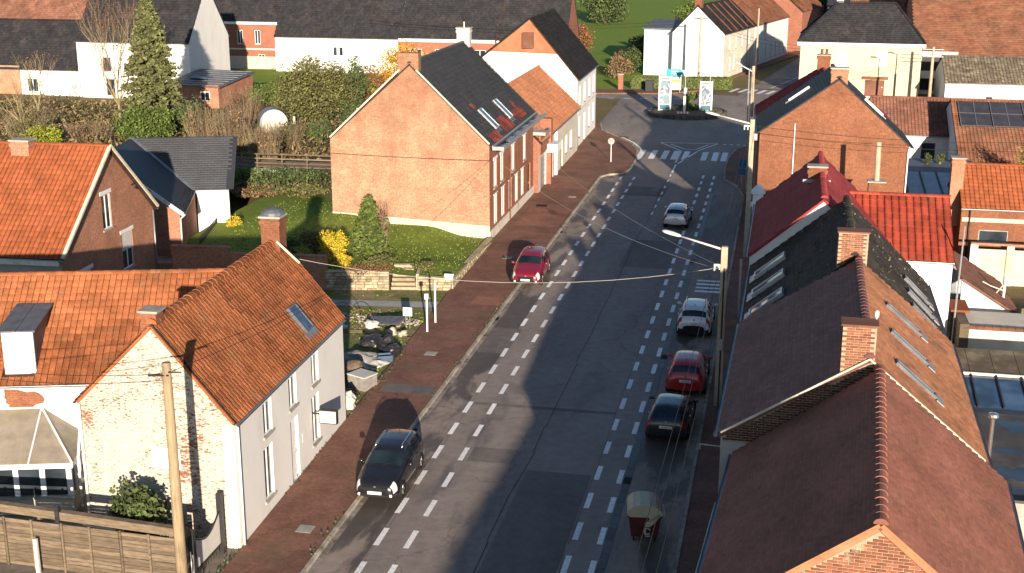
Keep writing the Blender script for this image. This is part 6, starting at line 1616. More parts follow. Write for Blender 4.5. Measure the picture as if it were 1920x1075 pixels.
def pole(label, loc, h, r0=.16, r1=.11, m='pole_conc', name='utility_pole', lean=(0, 0), square=False):
    t = thing(name, label, 'pole', loc)
    mb = MB()
    if square: mb.mesh([(-r0, -r0, 0), (r0, -r0, 0), (r0, r0, 0), (-r0, r0, 0), (-r1 + lean[0], -r1 + lean[1], h), (r1 + lean[0], -r1 + lean[1], h), (r1 + lean[0], r1 + lean[1], h), (-r1 + lean[0], r1 + lean[1], h)], [(0, 1, 5, 4), (1, 2, 6, 5), (2, 3, 7, 6), (3, 0, 4, 7), (4, 5, 6, 7)])
    else: mb.tube([(0, 0, -.3), (lean[0] * .5, lean[1] * .5, h * .5), (lean[0], lean[1], h)], [r0, (r0 + r1) / 2, r1], 12)
    mb.build('shaft', M[m], t, smooth=not square)
    return t
p1 = pole('concrete lamp pole with long arm beside the parked white crossover', (-2.1, 53.4, 0.1), 7.1, .17, .13, 'pole_conc', 'lamp_pole', square=True)
lamp_head(p1, (0, 0, 6.95), (-2.75, 1.3, 7.35))
mb = MB(); mb.box(-.42, -.13, -.06, .06, 6.25, 6.33); mb.box(-.42, -.36, -.05, .05, 6.05, 6.25); mb.box(-.22, -.16, -.05, .05, 6.1, 6.25); mb.build('insulator_bracket', M['white_paint'], p1)
mb = MB(); mb.tube([(.02, -.2, 0), (.02, -.19, 4.2), (.02, -.17, 6.2)], .03, 6); mb.build('cable', M['wire'], p1)
mb = MB(); mb.box(-.1, .1, -.24, -.16, 2.6, 3.1); mb.build('junction_box', M['greymetal'], p1)
p2 = pole('concrete pole with lamp arm in front of the brick gable', (-1.82, 79.6, 0.1), 8.6, .17, .13, 'pole_conc', 'lamp_pole', square=True)
lamp_head(p2, (0, 0, 8.3), (-2.9, .7, 8.85))
mb = MB(); mb.box(-.5, -.13, -.06, .06, 8.15, 8.23); mb.box(-.5, -.44, -.05, .05, 7.95, 8.15); mb.box(-.3, -.24, -.05, .05, 7.95, 8.15); mb.build('insulator_bracket', M['white_paint'], p2)
p3 = pole('tall lamp pole standing farthest up the right pavement', (-2.4, 99.0, 0.1), 9.7, .17, .12, 'pole_conc', 'lamp_pole')
lamp_head(p3, (-.1, 0, 9.3), (-1.35, 0.1, 9.95))
mb = MB(); mb.tube([(-.28, 0, 5.5), (-.3, 0, 9.3), (-.2, 0, 9.5)], .05, 6); mb.build('conduit', M['greymetal'], p3)
pL = pole('weathered wooden pole in front of the flaking white gable', (-17.28, 33.0, 0), 7.95, .19, .13, 'timber_pole', 'utility_pole')
mb = MB(); mb.bar((-.55, -.1, 7.55), (.1, -.1, 7.6), .05, .05); mb.build('cross_arm', M['darkmetal'], pL)
mb = MB(); mb.tube([(.1, -.1, 7.7), (.5, -.08, 7.72)], .025, 5); mb.build('wire_clamp', M['darkmetal'], pL)
pF = pole('concrete pole standing before the pale white gable house', (-10.75, 165.5, 0), 8.6, .2, .13, 'pole_conc', 'utility_pole')
mb = MB(); mb.bar((-.9, 0, 8.35), (.9, 0, 8.35), .1, .1); mb.build('cross_arm', M['darkmetal'], pF)
pG = pole('slender pole before the orange roofed far terrace', (-4.0, 178.5, 0), 8.8, .16, .1, 'pole_conc', 'utility_pole')
pC = pole('concrete pole with cross arms right of the cream house', (15.9, 152.5, 0), 6.6, .2, .15, 'pole_conc', 'utility_pole')
for z in (5.5, 5.9, 6.3):
    mb = MB(); mb.bar((-1.1, -.2, z), (1.1, -.2, z), .06, .06); mb.build('cross_arm', M['greymetal'], pC)
lC = thing('black_lamp_post', 'black lamp post standing against the cream house wall', 'lamp post', (12.1, 153.2, 0))
mb = MB(); mb.tube([(0, 0, 0), (0, 0, 3.4)], .13, 8); mb.tube([(0, 0, 3.4), (0, 0, 5.6), (-.6, 0, 5.75)], .06, 6); mb.build('shaft', M['darkmetal'], lC); mb = MB(); mb.box(-1.0, -.4, -.1, .1, 5.7, 5.82); mb.build('lamp_head', M['darkmetal'], lC)
sb = thing('lean_street_post', 'thin grey post beside the dark red roof', 'post', (-1.75, 66.5, .1)); mb = MB(); mb.tube([(0, 0, 0), (0, 0, 3.2)], .06, 8); mb.build('shaft', M['greymetal'], sb)

def disc_sign(label, loc, h, r, front='white_paint', rz=0, name='road_sign', post='greymetal', rim=None):
    t = thing(name, label, 'sign', loc, rz); mb = MB(); mb.tube([(0, 0, 0), (0, 0, h)], .035, 8); mb.build('post', M[post], t)
    d = MB(); d.tube([(0, -.06, h - r * .7), (0, -.04, h - r * .7)], r, 24); d.build('sign_plate', M[front], t)
    if rim: d = MB(); d.tube([(0, -.066, h - r * .7), (0, -.062, h - r * .7)], r * .82, 24); d.build('sign_face', M[rim], t)
    return t
disc_sign('round grey-backed road sign on a white post on the left corner', (-14.4, 110.1, .115), 2.0, .28, 'greymetal', 0, rim='concrete', post='white_paint')
bs = disc_sign('round grey road sign fixed beside the wooden pole', (-17.0, 33.2, .1), 1.55, .34, 'greymetal', R(-62), post='greymetal')
M['signblue'] = mat('sign_blue', (0.02, 0.20, 0.42), var=.06, rough=.4)
b2 = disc_sign('round blue sign half hidden behind the concrete lamp pole', (-2.9, 100.5, .1), 2.3, .36, 'signblue', R(10))
mb = MB(); mb.box(-.3, .3, -.05, -.03, 1.2, 1.65); mb.build('sub_plate', M['signblue'], b2)

# information panels on the roundabout
def panel_print(name, seed):
    k = NT(name); off = k.n('ShaderNodeVectorMath', operation='ADD'); k.link(k.pos(), off.inputs[0]); off.inputs[1].default_value = (seed, 0, seed * 3)
    a = k.noise(1.6, 5, .7, off.outputs[0], 1.2); c = k.mix(k.ramp(a, .46, .52), (.56, .57, .56), (.10, .14, .18))
    b = k.noise(.9, 3, .6, off.outputs[0]); c = k.mix(k.ramp(b, .48, .56), c, (.16, .25, .30)); return k.done(c, .5, .4)
for i, (x, y, w, h, lab) in enumerate(((-12.55, 139.2, 1.25, 3.75, 'taller white map panel on the left of the roundabout island'), (-8.2, 139.4, 1.25, 3.3, 'shorter white map panel on the right of the roundabout island'))):
    t = thing('info_panel', lab, 'sign', (x, y, .45), R(3), 'map panels on the roundabout')
    for sx in (-1, 1):
        mb = MB(); mb.box(sx * w / 2 - .05, sx * w / 2 + .05, -.05, .05, -.1, h); mb.build('post', M['white_paint'], t)
    mb = MB(); mb.box(-w / 2 + .051, w / 2 - .051, -.03, .03, .1, h - .05); mb.build('board', M['white_paint'], t)
    m = panel_print('map_print_%d' % i, 3.1 + 5 * i); mb = MB(); mb.box(-w / 2 + .1, w / 2 - .1, -.04, -.031, .75, h - .5); mb.build('map_print', m, t)
    mb = MB(); mb.box(-w / 2 + .1, w / 2 - .1, -.04, -.031, .2, .7); M['petrol'] = M.get('petrol') or mat('petrol_print', (.05, .16, .20), var=.1, rough=.5); mb.build('footer_print', M['petrol'], t)
    mb = MB(); mb.box(-w / 2 + .16, w / 2 - .16, -.04, -.031, h - .36, h - .2); M['headred'] = M.get('headred') or mat('heading_print', (.55, .2, .14), var=.2, scale=9, rough=.5); mb.build('heading_print', M['headred'], t)
bo = thing('white_marker_post', 'slim white post in the middle of the roundabout island', 'post', (-10.35, 138.2, .5))
mb = MB(); mb.box(-.13, .13, -.06, .06, 0, 1.75); mb.build('shaft', M['white_paint'], bo); mb = MB(); mb.box(-.11, .2, .0, .1, 2.0, 2.6); mb.tube([(0, .06, 1.7), (0.04, .06, 2.1)], .04, 5); mb.build('top_plate', M['white_paint'], bo)
ws = thing('chevron_board', 'low red and white board at the foot of the white post', 'sign', (-10.4, 137.0, .55))
for i in range(9):
    mb = MB(); mb.box(-.72 + i * .16, -.56 + i * .16, -.03, .03, 0, .22); mb.build('stripe', M['white_paint'] if i % 2 else M['headred'], ws)
bsg = thing('direction_sign', 'bright blue arrow direction sign above a white and yellow board', 'sign', (-13.2, 158.0, 0), R(4))
M['cyan'] = mat('sign_cyan', (.02, .33, .55), var=.1, rough=.4); M['yellowp'] = mat('print_yellow', (.6, .42, .05), var=.1, rough=.5)
for x in (-.7, .7):
    mb = MB(); mb.tube([(x, 0, 0), (x, 0, 2.9)], .05, 8); mb.build('post', M['greymetal'], bsg)
mb = MB(); mb.prism([(-.95, -.08, 2.0), (.75, -.08, 2.0), (1.1, -.08, 2.4), (.75, -.08, 2.85), (-.95, -.08, 2.85)], (0, .04, 0)); bl = mb.build('arrow_board', M['cyan'], bsg)
mb = MB(); mb.box(-.4, .5, -.09, -.082, 2.5, 2.62); mb.box(-.4, .3, -.09, -.082, 2.25, 2.36); mb.build('lettering', M['white_paint'], bl)
mb = MB(); mb.box(-.95, .85, -.08, -.04, .35, 1.9); wb = mb.build('board', M['white_paint'], bsg); mb = MB(); mb.box(-.8, .7, -.09, -.082, 1.3, 1.6); mb.build('yellow_print', M['yellowp'], wb)
for i, (x, y, lab) in enumerate(((-11.6, 155.0, 'triangular yield sign left of the concrete pole seen from behind'), (-8.9, 158.5, 'triangular yield sign right of the concrete pole seen from behind'))):
    t = thing('yield_sign', lab, 'sign', (x, y, .1), R(5), 'yield signs at the roundabout'); mb = MB(); mb.tube([(0, 0, 0), (0, 0, 2.6)], .04, 6); mb.build('post', M['greymetal'], t)
    mb = MB(); mb.prism([(-.5, 0, 3.0), (0, 0, 2.15), (.5, 0, 3.0)], (0, .03, 0)); mb.build('sign_plate', M['zinc'], t)
op = thing('brick_gate_pillar', 'narrow orange brick pillar at the end of the clipped hedge', 'pillar', (-19.8, 159.3, 0)); mb = MB(); mb.box(-.3, .3, -.3, .3, -.1, 1.9); mb.build('shaft', M['brick_face'], op); mb = MB(); mb.box(-.36, .36, -.36, .36, 1.902, 2.0); mb.build('cap', M['concrete'], op)
gb = thing('dark_bin', 'dark square bin standing before the clipped hedge', 'bin', (-16.2, 158.4, 0)); mb = MB(); mb.box(-.45, .45, -.4, .4, .05, 1.25); mb.box(-.5, .5, -.45, .45, 1.26, 1.36); mb.build('body', M['darkmetal'], gb)
mh = thing('manhole_cover', 'small dark manhole cover in the left pavement', 'manhole', (-17.0, 91.5, .117)); mb = MB(); mb.box(-.4, .4, -.35, .35, 0, .012); mb.build('cover', M['rubber'], mh)
br_ = thing('wall_bracket', 'pale wall bracket arm over the right pavement', 'bracket', (-1.45, 43.3, 2.4)); mb = MB(); mb.tube([(0.1, 0, 0), (-.85, 0, .05)], .025, 6); mb.tube([(-.8, 0, .05), (-.8, 0, -.15)], .02, 5); mb.build('arm', M['offwhite'], br_)

# wires -------------------------------------------------------------------
def wire(label, a, b, sag=.4, r=.012, m='wire', group='overhead wires'):
    a = Vector(a); b = Vector(b); c = (a + b) / 2; pts = []
    for i in range(13):
        t_ = i / 12; p = a.lerp(b, t_); p.z -= sag * 4 * t_ * (1 - t_); pts.append(p)
    t = thing('overhead_wire', label, 'wire', a, 0, group); mb = MB(); mb.tube([p - a for p in pts], r, 4, cap=False); mb.build('strand', M[m], t)
wire('pale wire from the wooden pole side across the street to the first lamp pole', (-19.8, 48.2, 7.2), (-2.3, 53.3, 6.3), .9, .009, 'wirepale')
wire('pale wire from the tan brick house to the first lamp pole', (-18.3, 82.0, 5.2), (-2.3, 53.4, 6.2), .8, .008, 'wirepale')
wire('thin wire from the left kerb side to the first lamp pole', (-18.3, 92, 5.0), (-2.3, 53.4, 6.35), .7, .008, 'wirepale')
for i, dx in enumerate((-.42, -.2, 0.12)):
    wire(('outer', 'middle', 'inner')[i] + ' street wire between the first and second lamp pole', (-2.1 + dx, 53.4, 6.3), (-1.82 + dx, 79.6, 8.0), .5, .011)
    wire(('outer', 'middle', 'inner')[i] + ' street wire from the first lamp pole towards the camera', (-2.1 + dx, 53.4, 6.3), (-2.3 + dx, 22, 7.0), .5, .009)
wire('wire from the second lamp pole to the farthest lamp pole', (-1.9, 79.6, 8.3), (-2.4, 99, 9.2), .3, .014)
wire('upper wire from the second lamp pole over the brick gable', (-1.8, 79.6, 8.3), (24, 78, 9.0), .8, .014)
wire('lower wire from the second lamp pole over the brick gable', (-1.8, 79.6, 7.9), (24, 78, 8.4), .8, .012)
wire('upper wire from the wooden pole to the rear wing', (-17.4, 33, 7.6), (-29, 38.0, 5.6), .3, .011)
wire('lower wire from the wooden pole to the rear wing', (-17.4, 33, 7.4), (-29, 38.0, 5.2), .3, .011)
wire('wire from the wooden pole over the cottage roof', (-17.1, 33, 7.7), (-18.2, 80.3, 5.6), 1.4, .011)
wire('wire along the tan brick gable', (-29, 80.1, 5.55), (-18.3, 80.1, 5.45), .05, .02)
for i, z in enumerate((8.3, 7.9)):
    wire(('upper', 'lower')[i] + ' wire from the far white house pole across the meadow', (-10.75, 165.5, z), (-55, 168, z - .6), 1.1, .022)
    wire(('upper', 'lower')[i] + ' wire between the far pole and the cream house', (-10.75, 165.5, z), (1.6, 158, z - 2.4), .6, .018)
for i, z in enumerate((6.3, 5.9, 5.5)):
    wire(('top', 'middle', 'bottom')[i] + ' wire across the cream house front', (15.9, 152.3, z), (-2.4, 99, z + 2.6), 1.2, .016)

# ================================================================== FRONT LEFT: FENCE, GATE, BUSH
fe = thing('board_fence', 'weathered horizontal board fence with dark posts at the lower left corner', 'fence', (-24.1, 34.25, 0), R(-2.2))
pb = MB(); pb.box(0.03, 2.02, -.02, .012, 0, .118)
b0 = pb.build('board', M['timber'], fe); first = True
for s in range(-3, 2):
    for i in range(13):
        o = b0 if first else copy_obj(b0, fe); first = False
        o.location = (s * 2.1 + 2.13, random.uniform(-.012, .012), .08 + i * .127); o.rotation_euler = (random.uniform(-.03, .03), random.uniform(-.004, .004), 0)
    for x in (s * 2.1 + 2.1, s * 2.1 + 3.1):
        mb = MB(); mb.box(x + .01, x + .08, -.075, -.035, .03, 1.78); mb.build('batten', M['timber'], fe)
for x in (-2.1, 1.95, 6.35):
    mb = MB(); mb.box(x - .07, x + .07, .03, .17, 0, 2.3); mb.build('post', M['darkmetal'], fe)
bm = thing('timber_beam', 'long weathered timber beam lying behind the board fence', 'beam', (-27.5, 34.75, 1.82), R(-4))
mb = MB(); mb.mesh([(0, -.12, 0), (10, -.1, -.03), (10, .12, -.03), (0, .14, 0), (0, -.12, .28), (10, -.1, .24), (10, .12, .24), (0, .14, .28)], [(0, 3, 2, 1), (4, 5, 6, 7), (0, 1, 5, 4), (1, 2, 6, 5), (2, 3, 7, 6), (3, 0, 4, 7)]); mb.build('log', M['timber'], bm)
for x in (.4, 4.6, 9.4):
    mb = MB(); mb.box(x - .06, x + .06, -.05, .07, -1.82, -.005); mb.build('support', M['timber'], bm)
st_ = thing('pale_stake', 'short pale wooden stake leaning on the board fence', 'stake', (-22.8, 33.9, 0)); mb = MB(); mb.box(-.06, .06, -.05, .05, 0, 1.25); mb.build('shaft', M['offwhite'], st_)
gt = thing('garden_gate', 'dark framed gate with pale panel and sagging top rail beside the cottage corner', 'gate', (-17.55, 34.3, 0), R(0))
for y in (0.0, 2.15):
    mb = MB(); mb.box(-.09, .09, y - .09, y + .09, 0, 2.2 if y else 1.9); mb.build('post', M['darkmetal'], gt)
mb = MB(); N_ = 10; top = [(0, .12 + 1.9 * i / N_, 1.55 - .42 * math.sin(math.pi * i / N_)) for i in range(N_ + 1)]
mb.prism([(-.02, y, z) for x, y, z in top] + [(-.02, 2.02, .45), (-.02, .12, .45)], (.03, 0, 0)); mb.build('panel', M['shutter'], gt)
mb = MB(); mb.tube([(x, y, z + .03) for x, y, z in top], .035, 6); mb.build('top_rail', M['darkmetal'], gt)
mb = MB(); mb.bar((0, .12, .42), (0, 2.02, .42), .05, .06); mb.build('bottom_rail', M['darkmetal'], gt)
for i in range(9):
    mb = MB(); mb.box(.012, .03, .2 + i * .2, .23 + i * .2, .2, .42); mb.build('bar', M['darkmetal'], gt)
shrub('round evergreen bush before the flaking gable', 'shrub', (-19.9, 35.6, 0), 1.05, 2.75, 'leaf_dark', 4200, .12, name='evergreen_bush', clumps=26, low=.5)
bl_ = thing('garden_bench', 'grey slatted bench at the foot of the flaking gable', 'bench', (-22.6, 35.9, 0), R(-4))
for i in range(6):
    mb = MB(); mb.box(0, 1.9, i * .1, i * .1 + .075, .42 + (.0 if i < 4 else (i - 3) * .14), .455 + (.0 if i < 4 else (i - 3) * .14)); mb.build('slat', M['shutter'], bl_)
for x in (.1, 1.75):
    mb = MB(); mb.box(x, x + .07, .02, .5, 0, .42); mb.build('leg', M['timber'], bl_)

# ================================================================== FRONT GARDEN: walls, steps, clutter
def stone_wall(label, a, b, h0, h1, th=.35, name='stone_wall', course=.17):
    a = Vector((a[0], a[1], 0)); b = Vector((b[0], b[1], 0)); d = b - a; L = d.length; ang = math.atan2(d.y, d.x)
    t = thing(name, label, 'wall', a, ang)
    mb = MB(); mb.prism([(0, .03, -.2), (L, .03, -.2), (L, .03, h1 - .04), (0, .03, h0 - .04)], (0, th - .03, 0)); mb.build('core', M['joint'], t)
    var = []
    for k in range(5):
        m = MB(); w = .5; c = .03; m.mesh([(-w, 0, -.5), (w, 0, -.5), (w, 0, .5), (-w, 0, .5), (-w + c * random.uniform(1, 3), -.05, -.5 + .1), (w - c * random.uniform(1, 3), -.05, -.5 + .08), (w - c * 2, -.05, .5 - .12), (-w + c * 2, -.05, .5 - .1)], [(4, 5, 6, 7), (0, 1, 5, 4), (1, 2, 6, 5), (2, 3, 7, 6), (3, 0, 4, 7)])
        var.append(m)
    z = 0.0; objs = [None] * 5; cnt = 0
    while z < max(h0, h1):
        x = -random.uniform(0, .2); ch = course * random.uniform(.8, 1.2)
        while x < L:
            w = random.uniform(.2, .55); cxm = min(max(x + w / 2, w / 2), L - w / 2); hh = h0 + (h1 - h0) * cxm / L
            if z + ch * .6 < hh and cnt < 300:
                k = random.randrange(5)
                if objs[k] is None: objs[k] = var[k].build('stone', M['stone'], t); o = objs[k]
                else: o = copy_obj(objs[k], t)
                o.location = (cxm, .03, z + ch / 2); o.scale = (w - .02, random.uniform(.6, 1.4), min(ch, hh - z) - .02); cnt += 1
            x += w
        z += ch
    mb = MB(); mb.prism([(0, -.02, h0 - .035), (L, -.02, h1 - .035), (L, th, h1 - .035), (0, th, h0 - .035)], (0, 0, .05)); mb.build('coping', M['stone'], t)
    return t
stone_wall('tan rubble stone retaining wall left of the garden steps', (-25.0, 67.35), (-21.45, 68.05), 1.12, 1.08)
stone_wall('low rubble stone wall right of the garden steps', (-19.85, 68.3), (-17.85, 68.75), .85, .7)
stone_wall('low stone edging wall running along the pavement below the lawn', (-17.9, 68.7), (-18.15, 80.1), .62, .42, .3)
stp = thing('garden_steps', 'flight of worn brown stone steps climbing to the lawn', 'steps', (-21.4, 68.15, 0), R(11))
for i in range(6):
    mb = MB(); mb.box(.02, 1.45 - .06 * i, i * .36, i * .36 + .42, i * .17 - .1, i * .17 + .17); mb.build('step', M['stone'], stp)
mb = MB(); mb.box(1.46, 1.62, 0, 2.0, -.1, .95); mb.build('cheek_wall', M['stone'], stp)
rw = thing('red_brick_wall', 'plain red brick garden wall behind the cottage chimney', 'wall', (-34.0, 66.6, 0), R(5.0))
mb = MB(); wall_face(mb, (0, 0, 0), (1, 0, 0), [(0, -.2), (9.1, -.2), (9.1, 1.95), (3.4, 1.95), (3.4, 2.3), (0, 2.3)]); mb.box(0, 9.1, .01, .3, -.2, 1.94); mb.build('wall', M['brick_red'], rw)
mb = MB(); mb.box(-.04, 3.44, -.05, .34, 2.302, 2.36); mb.box(3.45, 9.14, -.05, .34, 1.952, 2.01); mb.build('coping', M['brick_red'], rw)
for i, (x, y, h, lab) in enumerate(((-17.2, 60.8, 1.85, 'white plastic post with small cap at the garden edge'), (-17.2, 62.4, 2.2, 'tall plain white plastic post at the garden edge'))):
    t = thing('white_post', lab, 'post', (x, y, .1)); mb = MB(); mb.tube([(0, 0, 0), (.0, 0, h)], .05, 8); mb.build('shaft', M['white_paint'], t)
    if i == 0: mb = MB(); mb.box(-.09, .09, -.09, .09, h - .1, h + .18); mb.build('cap', M['white_paint'], t)
sw_ = thing('small_white_sign', 'small white board on twin legs in the front garden', 'sign', (-18.4, 61.4, 0))
for x in (-.1, .1):
    mb = MB(); mb.tube([(x, 0, 0), (x, 0, .95)], .02, 5); mb.build('leg', M['greymetal'], sw_)
mb = MB(); mb.box(-.24, .24, -.03, .0, .7, 1.15); mb.build('board', M['white_paint'], sw_)
lb = thing('white_mail_box', 'white letter box on the low wall by the pavement', 'letter box', (-18.05, 68.55, .75)); mb = MB(); mb.box(-.22, .22, -.12, .12, 0, .16); mb.prism([(-.26, -.16, .16), (.26, -.16, .16), (.26, 0, .27), (-.26, 0, .27)], (0, 0, .02)); mb.prism([(-.26, .16, .16), (.26, .16, .16), (.26, 0, .27), (-.26, 0, .27)], (0, 0, .02)); mb.build('body', M['white_paint'], lb)
# hoops of wire
for i, (x, rr, lab) in enumerate(((-21.9, 1.0, 'larger rusty wire hoop standing in the front garden'), (-20.9, .75, 'smaller rusty wire hoop standing in the front garden'))):
    t = thing('wire_hoop', lab, 'hoop', (x, 61.2, 0), R(20)); mb = MB(); mb.tube([(rr * math.cos(math.pi * k / 14), 0, rr * 1.25 * math.sin(math.pi * k / 14)) for k in range(15)], .02, 5); mb.build('wire', M['brown'], t)
def crumple(label, name, cat, loc, size, m, seed, rz=0, group='rubbish in the front garden'):
    rr = random.Random(seed); t = thing(name, label, cat, loc, rz, group); bmh = bmesh.new(); bmesh.ops.create_icosphere(bmh, subdivisions=3, radius=1.0)
    ph = [rr.uniform(0, 6) for _ in range(6)]
    for v in bmh.verts:
        p = v.co; k = 1 + .22 * math.sin(4 * p.x + ph[0]) * math.cos(3 * p.y + ph[1]) + .16 * math.sin(7 * p.z + ph[2] + 3 * p.x) + rr.uniform(-.06, .06)
        v.co = Vector((p.x * size[0] * k, p.y * size[1] * k, max(-.02, p.z * size[2] * k + size[2] * .7)))
    me = bpy.data.meshes.new('sack'); bmh.to_mesh(me); bmh.free(); me.materials.append(M[m]); o = bpy.data.objects.new('sack', me); COL.objects.link(o); o.parent = t; return t
M['bag_black'] = mat('bag_black', (.02, .02, .022), var=.3, rough=.35, spec=.5); M['bag_white'] = mat('bag_white', (.55, .53, .48), var=.15, rough=.6); M['tarp'] = mat('tarp_grey', (.25, .23, .21), var=.25, scale=3, rough=.7)
M['crate_blue'] = mat('crate_blue', (.05, .09, .15), var=.2, rough=.5); M['rubble'] = mat('rubble_pale', (.42, .37, .30), var=.25, scale=4, rough=.95, bump=.4)
crumple('slumped black rubbish bag at the back of the junk heap', 'rubbish_bag', 'bag', (-19.3, 58.4, 0), (.6, .5, .35), 'bag_black', 1)
crumple('black rubbish bag standing on the junk heap', 'rubbish_bag', 'bag', (-18.5, 57.9, 0), (.42, .4, .42), 'bag_black', 2)
crumple('black rubbish bag beside the blue crate', 'rubbish_bag', 'bag', (-17.95, 57.2, 0), (.4, .45, .3), 'bag_black', 3)
crumple('crumpled grey tarpaulin spread over the junk heap', 'tarpaulin', 'tarp', (-19.2, 56.0, 0), (.85, .55, .28), 'tarp', 4)
crumple('pale crumpled sheet at the front of the junk heap', 'tarpaulin', 'tarp', (-18.35, 55.4, 0), (.6, .55, .22), 'bag_white', 5)
crumple('dirty white sack beside the grey slab', 'sack', 'sack', (-20.3, 61.1, 0), (.34, .3, .26), 'bag_white', 6)
crumple('torn white sack under the wire hoop', 'sack', 'sack', (-21.9, 60.6, 0), (.45, .25, .16), 'bag_white', 7)
crumple('pale lump of rubble before the grey slab', 'rubble_lump', 'rubble', (-18.9, 60.2, 0), (.3, .25, .22), 'rubble', 8)
crumple('second pale lump of rubble nearer the pavement', 'rubble_lump', 'rubble', (-18.3, 60.1, 0), (.24, .22, .18), 'rubble', 9)
crumple('white bulging sack against the cottage corner', 'sack', 'sack', (-17.75, 49.9, 0), (.38, .32, .5), 'bag_white', 10)
crumple('brown heap of garden cuttings by the junk', 'cuttings_heap', 'heap', (-19.0, 53.6, 0), (.9, .7, .5), 'dirt', 11)
sl = thing('grey_slab', 'dark grey sheet lying tilted across the front garden', 'sheet', (-19.7, 61.6, .3), R(-18)); mb = MB(); mb.box(-1.1, 1.2, -.45, .4, 0, .05, M=Matrix.Rotation(R(-9), 4, 'Y') @ Matrix.Rotation(R(14), 4, 'X')); mb.build('sheet', M['lead'], sl)
cb = thing('blue_crate', 'dark blue plastic crate by the black bags', 'crate', (-18.0, 56.1, 0), R(25))
mb = MB(); mb.box(-.35, .35, -.25, .25, 0, .05); mb.box(-.35, -.31, -.25, .25, .05, .4); mb.box(.31, .35, -.25, .25, .05, .4); mb.box(-.31, .31, -.25, -.21, .05, .4); mb.box(-.31, .31, .21, .25, .05, .4); mb.build('tub', M['crate_blue'], cb)
wbx = thing('metal_box', 'pale grey metal box on its side beside the pavement', 'box', (-17.95, 52.6, .02), R(-25)); mb = MB(); mb.box(-.5, .5, -.42, .42, 0, .62); mb.build('body', M['tarp'], wbx); mb = MB(); mb.box(-.53, .53, -.45, .45, .622, .67); mb.build('lid', M['bag_white'], wbx)
wl = thing('wheelbarrow_frame', 'dark bent metal tube frame lying by the metal box', 'frame', (-18.3, 51.3, 0), R(30)); mb = MB(); mb.tube([(-.5, 0, .03), (-.3, .3, .3), (.3, .35, .34), (.6, 0, .05)], .03, 6); mb.tube([(-.4, -.3, .03), (0, -.1, .35), (.5, -.25, .05)], .03, 6); mb.build('tube', M['darkmetal'], wl)
for i in range(9):
    pk = thing('plank', ('short', 'broken', 'long', 'split', 'thin', 'dirty', 'bowed', 'flat', 'stubby')[i] + ' brown plank among the front garden clutter', 'plank', (random.uniform(-22.5, -18), random.uniform(59.8, 60.4) if i < 5 else random.uniform(50.5, 55), .05), random.uniform(-.6, .4), 'planks in the front garden'); mb = MB(); mb.box(-random.uniform(.4, .9), .5, -.06, .06, 0, .04); mb.build('board', M['timber'], pk)
# rubble strip under the hoops
P = np.stack([rng.uniform(-24.5, -18.0, 300), rng.normal(62.4, .35, 300), np.full(300, .04)], 1)
V = []; F = []
for i, p in enumerate(P):
    s_ = rng.uniform(.05, .16); q = rng.normal(0, .3, (8, 3)) * s_ * .5; c = np.array([(-1, -1, -.6), (1, -1, -.6), (1, 1, -.6), (-1, 1, -.6), (-.7, -.7, .6), (.7, -.7, .6), (.7, .7, .6), (-.7, .7, .6)]) * s_ * .6
    V.append(p + c + q); b_ = i * 8; F += [(b_ + 4, b_ + 5, b_ + 6, b_ + 7), (b_, b_ + 1, b_ + 5, b_ + 4), (b_ + 1, b_ + 2, b_ + 6, b_ + 5), (b_ + 2, b_ + 3, b_ + 7, b_ + 6), (b_ + 3, b_, b_ + 4, b_ + 7)]
ro = np_mesh('rubble', np.concatenate(V), np.array(F), np.repeat(rng.random(300), 5), M['rubble']); tag(ro, 'scattered pale rubble stones across the front garden', 'rubble', kind='stuff')

# ================================================================== PLANTS
conifer('tall dark conifer rising in front of the big white house', (-57.6, 111.5, .9), 13.2, 3.7, 'leaf_conifer', 40, per=15, needle=.2)
shrub('large glossy green laurel at the foot of the tall conifer', 'shrub', (-56.0, 106.5, .9), 3.2, 3.6, 'leaf_green', 3600, .2, clumps=26)
shrub('dark green laurel right of the tall conifer base', 'shrub', (-52.6, 109, .9), 2.0, 3.8, 'leaf_dark', 1600, .2)
bare_tree('leafless tree with many upright stems before the big white house', (-65.0, 118.5, .5), 11.8, stems=7, depth=4, spread=.38, twig='leaf_red', up=.5, leaf_n=4, lean=.45)
bare_tree('small pale leafless tree at the far left', (-69.6, 108.8, .7), 5.6, stems=4, depth=3, spread=.6, twig='leaf_brown', lean=.8, leaf_n=1, up=.25)
bare_tree('leafless sapling left of the white gable tree', (-75.5, 121, .5), 6.5, stems=4, depth=3, spread=.5, twig='leaf_rust', lean=.4)
shrub('bright green round shrub behind the orange roof chimney', 'shrub', (-62.5, 100.5, .9), 1.9, 2.4, 'leaf_lime', 1500, .16)
